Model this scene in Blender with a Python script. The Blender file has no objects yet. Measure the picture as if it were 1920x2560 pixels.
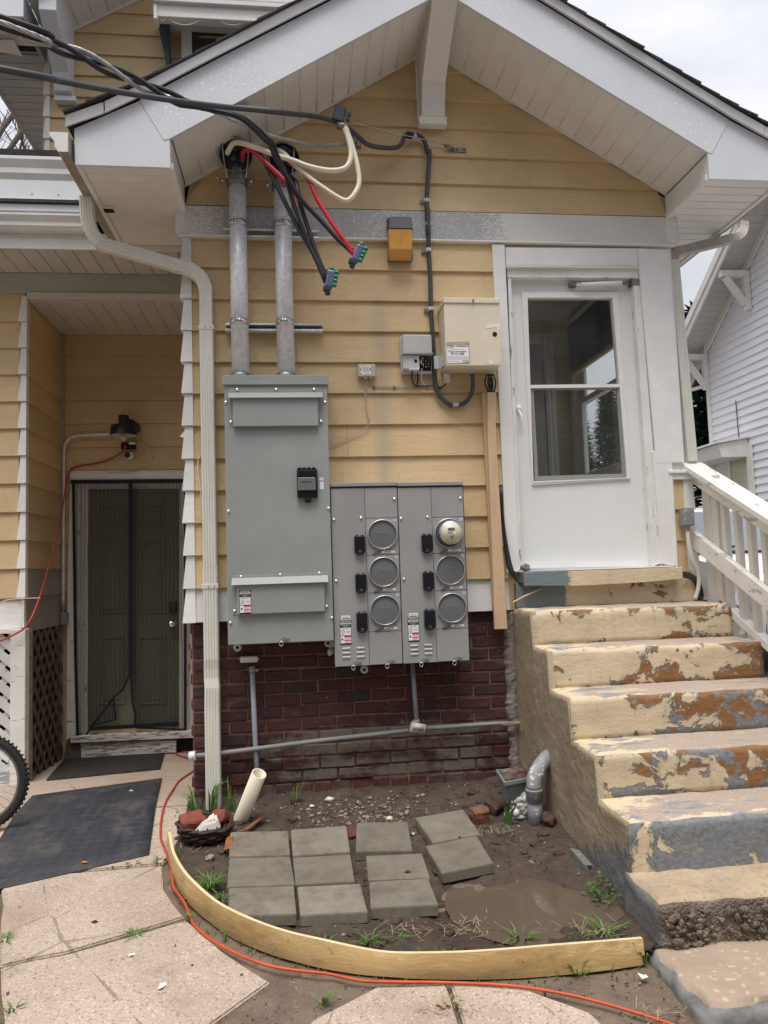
import bpy, bmesh, math, random
from mathutils import Vector, Matrix, noise
random.seed(7)
scene = bpy.context.scene
COL = scene.collection

# ------------------------------------------------------------------ camera
FPX, CX, CY, DIST, EYE = 1850.0, 960.0, 1280.0, 4.95, 1.46
YAW, PIT, ROL = math.radians(6.718), math.radians(4.366), math.radians(-1.836)
FW = Vector((math.sin(YAW)*math.cos(PIT), math.cos(YAW)*math.cos(PIT), math.sin(PIT)))
R0 = Vector((math.cos(YAW), -math.sin(YAW), 0)); U0 = R0.cross(FW)
RT = R0*math.cos(ROL) + U0*math.sin(ROL)
UP = U0*math.cos(ROL) - R0*math.sin(ROL)
CAM = Vector((0, -DIST, EYE))
cd = bpy.data.cameras.new('camera'); cam = bpy.data.objects.new('camera', cd); COL.objects.link(cam)
cam.matrix_world = Matrix(((RT.x, UP.x, -FW.x, CAM.x), (RT.y, UP.y, -FW.y, CAM.y), (RT.z, UP.z, -FW.z, CAM.z), (0, 0, 0, 1)))
cd.sensor_fit = 'VERTICAL'; cd.sensor_height = 24.0; cd.lens = 24.0*FPX/2560.0
cd.clip_start = 0.05; cd.clip_end = 2000
scene.camera = cam

# ------------------------------------------------------------------ sky and light (bright overcast)
SUN_EL, SUN_AZ = math.radians(70), math.radians(200)   # azimuth measured from +Y clockwise: behind the camera, to its left
w = bpy.data.worlds.new('World'); scene.world = w; w.use_nodes = True
wn = w.node_tree; wn.nodes.clear()
def wnode(t, **k):
    n = wn.nodes.new(t)
    for a, b in k.items(): setattr(n, a, b)
    return n
sky = wnode('ShaderNodeTexSky', sky_type='NISHITA', sun_disc=False, sun_elevation=SUN_EL, sun_rotation=SUN_AZ)
sky.dust_density = 2.0
tc = wnode('ShaderNodeTexCoord'); mp = wnode('ShaderNodeMapping'); mp.inputs['Scale'].default_value = (1.0, 1.0, 2.2)
nz = wnode('ShaderNodeTexNoise'); nz.inputs['Scale'].default_value = 3.2; nz.inputs['Detail'].default_value = 7; nz.inputs['Roughness'].default_value = .55
cr = wnode('ShaderNodeValToRGB')
cr.color_ramp.elements[0].position = .30; cr.color_ramp.elements[0].color = (5.9, 6.1, 6.8, 1)
cr.color_ramp.elements[1].position = .66; cr.color_ramp.elements[1].color = (9.2, 9.2, 9.5, 1)
mx = wnode('ShaderNodeMix', data_type='RGBA'); mx.inputs[0].default_value = .9
bg = wnode('ShaderNodeBackground'); bg.inputs[1].default_value = .05
wo = wnode('ShaderNodeOutputWorld')
L = wn.links.new
L(tc.outputs['Generated'], mp.inputs['Vector']); L(mp.outputs[0], nz.inputs['Vector']); L(nz.outputs['Fac'], cr.inputs[0])
# an overcast sky is brighter overhead than at the horizon (CIE overcast law, softened)
sx_ = wnode('ShaderNodeSeparateXYZ'); mr = wnode('ShaderNodeMapRange'); mr.inputs[1].default_value = 0; mr.inputs[2].default_value = 1; mr.inputs[3].default_value = .55; mr.inputs[4].default_value = 1.65
vm = wnode('ShaderNodeVectorMath', operation='SCALE'); L(tc.outputs['Generated'], sx_.inputs[0]); L(sx_.outputs[2], mr.inputs[0]); L(cr.outputs[0], vm.inputs[0]); L(mr.outputs[0], vm.inputs['Scale'])
L(sky.outputs[0], mx.inputs[6]); L(vm.outputs[0], mx.inputs[7]); L(mx.outputs[2], bg.inputs[0]); L(bg.outputs[0], wo.inputs[0])
sl = bpy.data.lights.new('sun', 'SUN'); sl.energy = 1.5; sl.angle = math.radians(32); sl.color = (1, .95, .88)
sun = bpy.data.objects.new('sun', sl); COL.objects.link(sun)
sdir = Vector((math.sin(SUN_AZ)*math.cos(SUN_EL), math.cos(SUN_AZ)*math.cos(SUN_EL), math.sin(SUN_EL)))
sun.rotation_euler = sdir.to_track_quat('Z', 'Y').to_euler(); sun.location = (0, -8, 12)
vs = scene.view_settings
vs.view_transform = 'Standard'; vs.look = 'None'; vs.gamma = 1; vs.use_curve_mapping = False; vs.exposure = 1.13
try:
    scene.cycles.use_denoising = True; scene.cycles.max_bounces = 8; scene.cycles.diffuse_bounces = 4; scene.cycles.transparent_max_bounces = 12
except Exception: pass

# ------------------------------------------------------------------ measuring: a view direction met with a known plane of the place
def Zm(x0, y0, s): return lambda x, y: (x0 + x/s, y0 + y/s)
S0 = Zm(0, 0, 1.0); DD = Zm(0, 0, 1659/1920)
Z1 = Zm(0, 0, 2.37); Z2 = Zm(500, 0, 2.37); Z3 = Zm(1200, 0, 2.304); Z4 = Zm(0, 540, 2.765); Z5 = Zm(440, 500, 2.765)
Z6 = Zm(900, 500, 2.765); Z7 = Zm(1200, 560, 2.304); Z8 = Zm(0, 1000, 2.9625)
W1 = Zm(540, 920, 2.37); W2 = Zm(1150, 1100, 2.1545); W3 = Zm(0, 1500, 2.9625); W4 = Zm(420, 1560, 2.86); W5 = Zm(900, 1560, 2.765)
W6 = Zm(1220, 1400, 2.37); W7 = Zm(0, 1960, 2.074); W8 = Zm(800, 1960, 1.481)
X1 = Zm(1660, 1120, 3.688); X2 = Zm(1300, 720, 4.424); X3 = Zm(820, 1180, 4.337); X4 = Zm(540, 340, 7.54); X5 = Zm(580, 1440, 5.184)
X6 = Zm(1680, 560, 3.457); X7 = Zm(0, 0, 3.95); X8 = Zm(720, 1120, 12.29)
Y1 = Zm(1010, 820, 6.38); Y2 = Zm(440, 1900, 5.925); Y3 = Zm(1060, 1900, 4.608); Y4 = Zm(0, 1780, 7.9); Y5 = Zm(1580, 2150, 4.88)
Y6 = Zm(800, 2200, 1.843); Y7 = Zm(240, 1020, 9.217); Y8 = Zm(820, 260, 4.608)
def ray(p): return FW + RT*((p[0]-CX)/FPX) - UP*((p[1]-CY)/FPX)
def atY(p, Y=0.0):
    d = ray(p); return CAM + d*((Y-CAM.y)/d.y)
def atZ(p, Z):
    d = ray(p); return CAM + d*((Z-CAM.z)/d.z)
def atX(p, X):
    d = ray(p); return CAM + d*((X-CAM.x)/d.x)
SLOPE = .08
def gz(y): return SLOPE*max(-9.0, min(2.2, y))
def atG(p, up=0.0):
    d = ray(p); t = (up + SLOPE*CAM.y - CAM.z)/(d.z - SLOPE*d.y); return CAM + d*t

# ------------------------------------------------------------------ object helpers
def tag(o, label=None, cat=None, group=None, kind=None):
    if label: o['label'] = label
    if cat: o['category'] = cat
    if group: o['group'] = group
    if kind: o['kind'] = kind
    return o
def thing(name, label, cat, loc, group=None):
    o = bpy.data.objects.new(name, None); o.empty_display_size = .1; COL.objects.link(o); o.location = loc
    return tag(o, label, cat, group)
def origin(o):
    v = Vector((0, 0, 0))
    while o is not None:
        v = v + Vector(o.location); o = o.parent
    return v
def link(name, me, mat=None, parent=None, loc=(0, 0, 0), rot=None):
    """loc is a world position; parents only translate"""
    o = bpy.data.objects.new(name, me); COL.objects.link(o)
    if mat is not None and len(me.materials) == 0:
        for m in (mat if isinstance(mat, (list, tuple)) else [mat]): me.materials.append(m)
    o.location = Vector(loc) - (origin(parent) if parent else Vector((0, 0, 0)))
    if rot is not None: o.rotation_euler = rot
    if parent: o.parent = parent
    return o
class MB:
    def __init__(s): s.bm = bmesh.new()
    def hexa(s, c, mi=0):
        """c: 8 corners, bottom loop then top loop"""
        v = [s.bm.verts.new(p) for p in c]; fs = []
        for f in ((3, 2, 1, 0), (4, 5, 6, 7), (0, 1, 5, 4), (1, 2, 6, 5), (2, 3, 7, 6), (3, 0, 4, 7)):
            fc = s.bm.faces.new([v[i] for i in f]); fc.material_index = mi; fs.append(fc)
        return v, fs
    def box(s, lo, hi, mi=0, bev=0, seg=1, M=None):
        x0, y0, z0 = lo; x1, y1, z1 = hi
        v, fs = s.hexa([(x0, y0, z0), (x1, y0, z0), (x1, y1, z0), (x0, y1, z0), (x0, y0, z1), (x1, y0, z1), (x1, y1, z1), (x0, y1, z1)], mi)
        if M is not None:
            for q in v: q.co = M @ q.co
        if bev:
            es = {e for f in fs for e in f.edges}
            bmesh.ops.bevel(s.bm, geom=list(es), offset=bev, segments=seg, affect='EDGES', profile=.5, clamp_overlap=True)
        return s
    def poly(s, pts, mi=0):
        f = s.bm.faces.new([s.bm.verts.new(p) for p in pts]); f.material_index = mi; return f
    def prism(s, pts, off, mi=0, bev=0):
        """closed outline extruded by the vector off"""
        off = Vector(off); a = [s.bm.verts.new(p) for p in pts]; b = [s.bm.verts.new(Vector(p)+off) for p in pts]; n = len(a); fs = []
        fs.append(s.bm.faces.new(a[::-1])); fs.append(s.bm.faces.new(b))
        for i in range(n): fs.append(s.bm.faces.new((a[i], a[(i+1) % n], b[(i+1) % n], b[i])))
        for f in fs: f.material_index = mi
        if bev:
            es = {e for f in fs for e in f.edges}
            bmesh.ops.bevel(s.bm, geom=list(es), offset=bev, segments=1, affect='EDGES', profile=.5, clamp_overlap=True)
        return s
    def tube(s, pts, r, n=8, mi=0, smooth=4, caps=True, prof=None):
        P = catmull(pts, smooth) if smooth > 1 and len(pts) > 2 else [Vector(p) for p in pts]
        rr = r if isinstance(r, (list, tuple)) else None
        m = len(P); ring0 = None; up = None
        T0 = (P[1]-P[0]).normalized(); up = T0.orthogonal().normalized()
        for i in range(m):
            T = (P[min(i+1, m-1)]-P[max(i-1, 0)]).normalized()
            up = (up - T*up.dot(T)); up = up.normalized() if up.length > 1e-6 else T.orthogonal().normalized()
            bi = T.cross(up)
            if rr: f = i/(m-1)*(len(rr)-1); k = min(int(f), len(rr)-2); R = rr[k]+(rr[k+1]-rr[k])*(f-k)
            else: R = r
            ring = [s.bm.verts.new(P[i] + (up*math.cos(2*math.pi*j/n)+bi*math.sin(2*math.pi*j/n))*R) for j in range(n)]
            if ring0:
                for j in range(n):
                    f = s.bm.faces.new((ring0[j], ring0[(j+1) % n], ring[(j+1) % n], ring[j])); f.smooth = True; f.material_index = mi
            elif caps: s.bm.faces.new(ring[::-1]).material_index = mi
            ring0 = ring
        if caps: s.bm.faces.new(ring0).material_index = mi
        return s
    def lathe(s, prof, n=24, M=None, mi=0, smooth=True, caps=True):
        """prof: (radius, height) along local Z"""
        M = M or Matrix(); r0 = None
        for (r, h) in prof:
            ring = [s.bm.verts.new(M @ Vector((r*math.cos(2*math.pi*j/n), r*math.sin(2*math.pi*j/n), h))) for j in range(n)]
            if r0:
                for j in range(n):
                    f = s.bm.faces.new((r0[j], r0[(j+1) % n], ring[(j+1) % n], ring[j])); f.smooth = smooth; f.material_index = mi
            elif caps and r > 1e-5: s.bm.faces.new(ring[::-1]).material_index = mi
            r0 = ring
        if caps and prof[-1][0] > 1e-5: s.bm.faces.new(r0).material_index = mi
        return s
    def blob(s, c, r, seed=0, amp=.25, freq=2.0, sub=3, M=None, mi=0, smooth=True):
        o = Vector((seed*3.1, seed*1.7, seed*5.3)); n0 = len(s.bm.verts)
        t = bmesh.ops.create_icosphere(s.bm, subdivisions=sub, radius=1.0)
        for v in t['verts']:
            d = v.co.normalized(); k = 1+amp*noise.noise(d*freq+o)*1.6+amp*.4*noise.noise(d*freq*3+o)
            q = Vector((d.x*r[0]*k, d.y*r[1]*k, d.z*r[2]*k))
            v.co = (M @ q if M else q) + Vector(c)
            for f in v.link_faces: f.smooth = smooth; f.material_index = mi
        return s
    def build(s, name, mat, parent=None, recalc=True, loc=(0, 0, 0), smooth=False):
        if recalc: bmesh.ops.recalc_face_normals(s.bm, faces=s.bm.faces)
        if smooth:
            for f in s.bm.faces: f.smooth = True
        me = bpy.data.meshes.new(name); s.bm.to_mesh(me); s.bm.free()
        return link(name, me, mat, parent, loc)
    def mesh(s, name, mat):
        bmesh.ops.recalc_face_normals(s.bm, faces=s.bm.faces)
        me = bpy.data.meshes.new(name); s.bm.to_mesh(me); s.bm.free()
        for m in (mat if isinstance(mat, (list, tuple)) else [mat]): me.materials.append(m)
        return me
def catmull(pts, k=4):
    P = [Vector(p) for p in pts]; P = [P[0]*2-P[1]] + P + [P[-1]*2-P[-2]]; out = []
    for i in range(1, len(P)-2):
        a, b, c, d = P[i-1], P[i], P[i+1], P[i+2]
        for j in range(k):
            t = j/k; out.append(.5*((2*b)+(c-a)*t+(2*a-5*b+4*c-d)*t*t+(3*b-a-3*c+d)*t*t*t))
    out.append(P[-2]); return out
def box(name, lo, hi, mat, parent=None, bev=0, seg=1):
    lo = tuple(lo); hi = tuple(hi)
    a = tuple(min(lo[i], hi[i]) for i in range(3)); b = tuple(max(lo[i], hi[i]) for i in range(3))
    return MB().box(a, b, bev=bev, seg=seg).build(name, mat, parent)
def tubeo(name, pts, r, mat, parent=None, n=8, smooth=4): return MB().tube(pts, r, n, smooth=smooth).build(name, mat, parent)
def wrect(z, q, Y):
    """average x0,x1,z0,z1 of a quad TL,TR,BR,BL seen on the plane Y"""
    P = [atY(z(*p), Y) for p in q]
    return (P[0].x+P[3].x)/2, (P[1].x+P[2].x)/2, (P[2].z+P[3].z)/2, (P[0].z+P[1].z)/2
def rq(x0, y0, x1, y1): return [(x0, y0), (x1, y0), (x1, y1), (x0, y1)]
def pbox(name, z, q, Y, dep, mat, parent=None, bev=0, seg=1):
    """box whose front face lies on the plane Y, dep deep"""
    x0, x1, z0, z1 = wrect(z, q, Y)
    return box(name, (x0, Y, z0), (x1, Y+dep, z1), mat, parent, bev, seg)
def pslab(name, pts, Y, dep, mat, parent=None, bev=0):
    """free outline (already pixels) on the plane Y, dep deep"""
    return MB().prism([atY(p, Y) for p in pts], (0, dep, 0), bev=bev).build(name, mat, parent)
TEXTS = []
def text(s, size, loc, mat, parent, name='lettering', align='CENTER', sx=1.0, ext=.0004, rot=(math.pi/2, 0, 0)):
    c = bpy.data.curves.new('t', 'FONT'); c.body = s; c.size = size; c.align_x = align; c.align_y = 'CENTER'; c.extrude = ext; c.resolution_u = 2
    o = bpy.data.objects.new('t', c); COL.objects.link(o); TEXTS.append((o, loc, mat, parent, name, sx, rot))
def flush_text():
    dg = bpy.context.evaluated_depsgraph_get(); dg.update()
    for o, loc, mat, parent, name, sx, rot in TEXTS:
        me = bpy.data.meshes.new_from_object(o.evaluated_get(dg)); me.materials.clear(); me.materials.append(mat)
        k = link(name, me, None, parent, loc, rot); k.scale = (sx, 1, 1)
    for t in TEXTS:
        c = t[0].data; bpy.data.objects.remove(t[0]); bpy.data.curves.remove(c)
def copy_tree(o, parent=None):
    c = o.copy(); COL.objects.link(c); c.parent = parent
    for ch in list(o.children): copy_tree(ch, c)
    return c

# ------------------------------------------------------------------ materials
class NT:
    def __init__(s, name):
        s.m = bpy.data.materials.new(name); s.m.use_nodes = True; s.t = s.m.node_tree; s.t.nodes.clear()
        s.b = s.n('ShaderNodeBsdfPrincipled'); s.o = s.n('ShaderNodeOutputMaterial'); s.l(s.b.outputs[0], s.o.inputs[0]); s._c = None
    def n(s, t, **k):
        x = s.t.nodes.new(t)
        for a, b in k.items(): setattr(x, a, b)
        return x
    def l(s, a, b): s.t.links.new(a, b)
    def set(s, i, v):
        if hasattr(v, 'is_linked') or hasattr(v, 'links'): s.l(v, i)
        else:
            try: i.default_value = v
            except Exception: i.default_value = (*v, 1) if len(v) == 3 else v
    def obj(s):
        """object coordinates shifted by a per-object random amount"""
        if s._c is None:
            t = s.n('ShaderNodeTexCoord'); oi = s.n('ShaderNodeObjectInfo'); ml = s.n('ShaderNodeMath', operation='MULTIPLY'); ml.inputs[1].default_value = 37.0
            s.l(oi.outputs['Random'], ml.inputs[0]); ad = s.n('ShaderNodeVectorMath', operation='ADD'); s.l(t.outputs['Object'], ad.inputs[0]); s.l(ml.outputs[0], ad.inputs[1]); s._c = ad.outputs[0]
        return s._c
    def pos(s): return s.n('ShaderNodeNewGeometry').outputs['Position']
    def rnd(s): return s.n('ShaderNodeObjectInfo').outputs['Random']
    def vmul(s, v, k):
        m = s.n('ShaderNodeMapping'); m.inputs['Scale'].default_value = k; s.l(v, m.inputs['Vector']); return m.outputs[0]
    def noise(s, v, sc, det=4, rough=.55, dist=0.0):
        x = s.n('ShaderNodeTexNoise'); s.l(v, x.inputs['Vector']); x.inputs['Scale'].default_value = sc; x.inputs['Detail'].default_value = det
        x.inputs['Roughness'].default_value = rough; x.inputs['Distortion'].default_value = dist; return x.outputs['Fac']
    def vor(s, v, sc, feat='F1', out='Distance'):
        x = s.n('ShaderNodeTexVoronoi', feature=feat); s.l(v, x.inputs['Vector']); x.inputs['Scale'].default_value = sc; return x.outputs[out]
    def ramp(s, f, stops):
        x = s.n('ShaderNodeValToRGB'); s.l(f, x.inputs[0]); e = x.color_ramp.elements
        while len(e) < len(stops): e.new(.5)
        for i, (p, c) in enumerate(stops): e[i].position = p; e[i].color = (c, c, c, 1) if not hasattr(c, '__len__') else (*c[:3], 1)
        return x.outputs[0]
    def mix(s, f, a, b, mode='MIX'):
        x = s.n('ShaderNodeMix', data_type='RGBA', blend_type=mode); s.set(x.inputs[0], f); s.set(x.inputs[6], a); s.set(x.inputs[7], b); return x.outputs[2]
    def math(s, op, a, b=0.0, clamp=False):
        x = s.n('ShaderNodeMath', operation=op); x.use_clamp = clamp; s.set(x.inputs[0], a); s.set(x.inputs[1], b); return x.outputs[0]
    def sep(s, v):
        x = s.n('ShaderNodeSeparateXYZ'); s.l(v, x.inputs[0]); return x.outputs
    def rng(s, f, a, b, c=0.0, d=1.0):
        x = s.n('ShaderNodeMapRange'); s.l(f, x.inputs[0]); x.inputs[1].default_value = a; x.inputs[2].default_value = b; x.inputs[3].default_value = c; x.inputs[4].default_value = d; return x.outputs[0]
    def bump(s, h, st=.3, d=.01, prev=None):
        x = s.n('ShaderNodeBump'); x.inputs['Strength'].default_value = st; x.inputs['Distance'].default_value = d; s.l(h, x.inputs['Height'])
        if prev: s.l(prev, x.inputs['Normal'])
        return x.outputs[0]
    def done(s, col, rough=.6, metal=0.0, nrm=None, spec=None):
        s.set(s.b.inputs['Base Color'], col); s.set(s.b.inputs['Roughness'], rough); s.set(s.b.inputs['Metallic'], metal)
        if nrm: s.l(nrm, s.b.inputs['Normal'])
        if spec is not None: s.b.inputs['Specular IOR Level'].default_value = spec
        return s.m
def sc3(c, k): return tuple(min(1, x*k) for x in c)
def plain(name, col, rough=.55, metal=0.0, var=.12, sc=9, bump=.08, bsc=60, spec=None, rnd=0.0, dirt=0.0):
    t = NT(name); v = t.obj(); n1 = t.noise(v, sc, 5)
    c = t.mix(t.rng(n1, .3, .7), sc3(col, 1-var), sc3(col, 1+var))
    if rnd: c = t.mix(1.0, c, t.ramp(t.rnd(), [(0, 1-rnd), (1, 1+rnd*.6)]), 'MULTIPLY')
    if dirt:
        d = t.noise(v, sc*2.2, 7, .7); c = t.mix(t.rng(d, .62, .72, 0, dirt), c, sc3(col, .35))
    nr = t.bump(t.noise(v, bsc, 3), bump, .004) if bump else None
    return t.done(c, rough, metal, nr, spec)
M = {}
def lap_mat(name, base, lo=.84, hi=1.1, groove=.36, rough=.5, dirt=None, stain=False):
    """painted hardboard siding with an embossed wood grain"""
    t = NT(name); v = t.obj()
    warp = t.noise(t.vmul(v, (1.1, 1.1, 2.5)), 1.6, 2)
    w_ = t.n('ShaderNodeCombineXYZ'); s = t.sep(v)
    t.l(t.math('MULTIPLY', s[0], .9), w_.inputs[0]); t.l(t.math('MULTIPLY', s[1], .9), w_.inputs[1])
    t.l(t.math('ADD', t.math('MULTIPLY', s[2], 30.0), t.math('MULTIPLY', warp, 6.0)), w_.inputs[2])
    g = t.noise(w_.outputs[0], 3.2, 4, .55); gl = t.rng(t.math('ABSOLUTE', t.math('SUBTRACT', g, .5)), 0.0, .028)
    big = t.noise(t.pos(), 1.1, 4); c = t.mix(t.rng(big, .3, .7), sc3(base, lo), sc3(base, hi))
    c = t.mix(t.math('MULTIPLY', t.math('SUBTRACT', 1.0, gl), groove), c, sc3(base, .55))
    fine = t.noise(t.vmul(v, (3, 3, 60)), 8, 3); c = t.mix(t.rng(fine, .5, .8, 0, .12), c, sc3(base, .7))
    c = t.mix(1.0, c, t.ramp(t.rnd(), [(0, .93), (1, 1.05)]), 'MULTIPLY')
    if stain:
        # grey run-off below the lamp, chalking and drips
        p = t.pos(); sp = t.sep(p); wob = t.noise(t.vmul(p, (1, 1, .5)), 4, 4); dx = t.math('ABSOLUTE', t.math('ADD', t.math('SUBTRACT', sp[0], .60), t.math('MULTIPLY', t.math('SUBTRACT', wob, .5), .10)))
        k = t.math('MULTIPLY', t.rng(dx, .09, .01, 0, .42), t.rng(sp[2], 3.5, 3.1)); c = t.mix(k, c, (.30, .27, .23))
        dr = t.noise(t.vmul(p, (16, 16, .7)), 2.4, 6, .6); c = t.mix(t.rng(dr, .56, .74, 0, .22), c, sc3(base, .55))
        fl = t.noise(p, 2.2, 7, .65); c = t.mix(t.rng(fl, .56, .70, 0, .25), c, (.62, .52, .36)); nh = t.vor(t.vmul(p, (2.4, 1, 4.66)), 1.0); c = t.mix(t.rng(nh, .035, .025, 0, .5), c, sc3(base, .35))
    if dirt:
        d = t.noise(v, dirt[1], 8, .72); c = t.mix(t.rng(d, dirt[2], dirt[2]+.05, 0, dirt[3]), c, dirt[0])
    return t.done(c, rough, 0, t.bump(gl, .35, .0025))
TAN = (.67, .495, .275)
M['tan'] = lap_mat('tan_siding_paint', TAN, stain=True)
M['white_lap'] = lap_mat('white_siding_paint', (.78, .78, .77), groove=.28)
M['white_cap'] = lap_mat('white_corner_paint', (.82, .82, .81), groove=.2, dirt=((.3, .3, .3), 30, .74, .5))
M['grey_lap'] = lap_mat('grey_skirt_paint', (.36, .345, .335), groove=.3)
M['white'] = plain('white_trim_paint', (.80, .80, .79), .45, var=.05, bump=.05)
M['door_white'] = plain('white_door_skin', (.78, .80, .80), .38, var=.03, sc=3, bump=.03, bsc=180)
def worn_white(name, base, under, thr, sc, amt=.9, stretch=(1, 1, 1), rough=.6):
    t = NT(name); v = t.obj(); n = t.noise(t.vmul(v, stretch), sc, 9, .68); m = t.rng(n, thr, thr+.03, 0, amt)
    c = t.mix(t.rng(t.noise(v, 4, 4), .3, .7), sc3(base, .88), sc3(base, 1.05)); c = t.mix(m, c, under)
    return t.done(c, rough, 0, t.bump(t.math('SUBTRACT', 1.0, m), .5, .003))
M['peel_white'] = worn_white('peeling_white_paint', (.78, .77, .74), (.24, .22, .19), .62, 7, .85, (1, 1, 6))
M['peel_jamb'] = worn_white('peeling_jamb_paint', (.80, .79, .77), (.20, .18, .16), .60, 6, .9, (6, 6, 1))
M['rail_white'] = worn_white('flaking_rail_paint', (.80, .78, .73), (.33, .31, .28), .585, 11, .75, (1, .35, 1))
M['rail_post'] = worn_white('railing_post_paint', (.70, .67, .60), (.36, .33, .28), .66, 8, .6)
M['sill_peel'] = worn_white('weathered_step_paint', (.68, .66, .63), (.20, .15, .14), .53, 9, .9, (1, 1, 7))
def band_mat():
    t = NT('weathered_frieze_paint'); p = t.pos(); s = t.sep(p)
    big = t.noise(t.vmul(p, (1, 1, 1.6)), 1.7, 3); fine = t.noise(t.vmul(p, (1, 1, 1.7)), 70, 6, .7)
    # the peeled stretches: near the pipes and between the lamp and the door
    a = t.math('SUBTRACT', 1.0, t.rng(t.math('ABSOLUTE', t.math('SUBTRACT', s[0], .10)), .42, .85)); b = t.math('SUBTRACT', 1.0, t.rng(t.math('ABSOLUTE', t.math('SUBTRACT', s[0], 1.08)), .22, .52))
    e = t.math('MAXIMUM', a, b); k = t.math('ADD', t.math('MULTIPLY', e, .21), t.math('MULTIPLY', big, .10))
    m = t.rng(t.math('ADD', fine, k), .66, .72, 0, .92)
    c = t.mix(m, (.70, .69, .66), t.mix(t.noise(p, 60, 3), (.30, .32, .345), (.47, .48, .50)))
    g = t.noise(t.vmul(p, (2, 2, 40)), 5, 3)
    c = t.mix(t.rng(g, .55, .7, 0, .2), c, (.4, .4, .39))
    return t.done(c, .6, 0, t.bump(t.math('SUBTRACT', g, t.math('MULTIPLY', m, .6)), .35, .004))
M['band'] = band_mat()
def fascia_mat(name, speck):
    t = NT(name); p = t.pos(); n = t.noise(p, 1.4, 4)
    c = t.mix(t.rng(n, .3, .7), (.60, .63, .68), (.70, .72, .76))  # blue tint of the sky is put into the white coil colour
    if speck:
        sp = t.noise(t.vmul(p, (1, 1, 1)), 75, 4, .7, .6); pt = t.noise(p, 2.1, 3)
        m = t.rng(t.math('ADD', sp, t.math('MULTIPLY', t.rng(pt, .35, .65), .09)), .655, .69, 0, .85); c = t.mix(m, c, (.93, .94, .95))
    dent = t.noise(p, 5, 2)
    return t.done(c, .36, .0, t.bump(dent, .12, .02))
M['fascia'] = fascia_mat('flaking_fascia_coil', True); M['fascia_clean'] = fascia_mat('white_fascia_coil', False)
M['alum'] = plain('white_aluminium_trim', (.74, .76, .79), .32, var=.05, sc=4, bump=.05, bsc=14)
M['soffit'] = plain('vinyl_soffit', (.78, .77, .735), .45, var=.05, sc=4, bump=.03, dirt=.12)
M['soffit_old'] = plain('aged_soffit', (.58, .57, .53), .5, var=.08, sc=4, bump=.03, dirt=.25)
M['soffit_grey'] = plain('dim_grey_eave', (.36, .38, .40), .5, var=.08, sc=5, dirt=.2)  # grey holds the dim light under the main eave; base rail shares it
M['gutter'] = plain('white_gutter', (.72, .72, .70), .35, var=.07, sc=6, dirt=.25)
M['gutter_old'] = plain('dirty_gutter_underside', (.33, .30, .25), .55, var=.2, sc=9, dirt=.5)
def spout_mat():
    t = NT('cream_downspout'); p = t.pos(); n = t.noise(t.vmul(p, (6, 6, 1)), 6, 6, .65)
    c = t.mix(t.rng(n, .35, .7), (.72, .71, .65), (.65, .64, .58))
    st = t.noise(t.vmul(p, (22, 22, .6)), 5, 4); c = t.mix(t.rng(st, .6, .78, 0, .10), c, (.46, .44, .38))
    return t.done(c, .42, 0, t.bump(t.noise(p, 14, 3), .1, .01))
M['spout'] = spout_mat()
M['spout_brown'] = plain('dusty_brown_downspout', (.42, .38, .335), .5, var=.15, sc=12, dirt=.3)
M['shingle'] = plain('asphalt_shingle', (.045, .042, .042), .95, var=.35, sc=40, bump=.5, bsc=200, rnd=.25)
def brick_mat(name, stops, spatter=True, effl=0.0):
    t = NT(name); v = t.obj(); p = t.pos(); base = t.ramp(t.rnd(), stops)
    n = t.noise(v, 26, 7, .7); c = t.mix(t.rng(n, .25, .75), t.mix(.5, base, (.008, .006, .006)), t.mix(.14, base, (.35, .2, .17)))
    if effl:
        # render smeared over the lower courses
        b = t.noise(t.vmul(p, (1.2, 1, 2.6)), 2.6, 6, .65); z = t.sep(p)
        k = t.math('SUBTRACT', 1.0, t.rng(t.math('ABSOLUTE', t.math('SUBTRACT', z[2], .26)), .13, .22)); xk = t.math('SUBTRACT', 1.0, t.rng(t.math('ABSOLUTE', t.math('SUBTRACT', z[0], .52)), .5, .95))
        m = t.rng(t.math('ADD', t.math('MULTIPLY', b, 1.5), t.math('MULTIPLY', t.math('MULTIPLY', k, xk), .34)), .90, 1.08, 0, .85)
        c = t.mix(m, c, t.mix(t.noise(v, 30, 6, .7), (.10, .085, .068), (.27, .235, .19)))
    if spatter:
        s = t.noise(t.vmul(p, (1, 1, .8)), 95, 2, .5); c = t.mix(t.rng(s, .745, .755, 0, .85), c, (.62, .6, .58))
    return t.done(c, .78, 0, t.bump(n, .8, .006))
DKB = [(0, (.052, .013, .013)), (.2, (.088, .019, .018)), (.45, (.026, .015, .016)), (.65, (.105, .022, .020)), (.85, (.034, .018, .018)), (1, (.072, .016, .017))]
M['brick'] = brick_mat('painted_brick', DKB, True, 1.0)
M['brick_low'] = brick_mat('weathered_brick', [(0, (.14, .032, .024)), (.3, (.05, .02, .018)), (.6, (.16, .12, .095)), (.8, (.07, .025, .02)), (1, (.15, .036, .028))], False, .0)
M['brick_bright'] = brick_mat('broken_red_brick', [(0, (.32, .07, .03)), (1, (.27, .055, .035))], False)
M['brick_orange'] = brick_mat('ochre_brick', [(0, (.19, .085, .03)), (1, (.22, .1, .04))], False)
M['mortar'] = plain('dark_mortar', (.215, .105, .08), .9, var=.35, sc=14, bump=.6, bsc=80)
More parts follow.
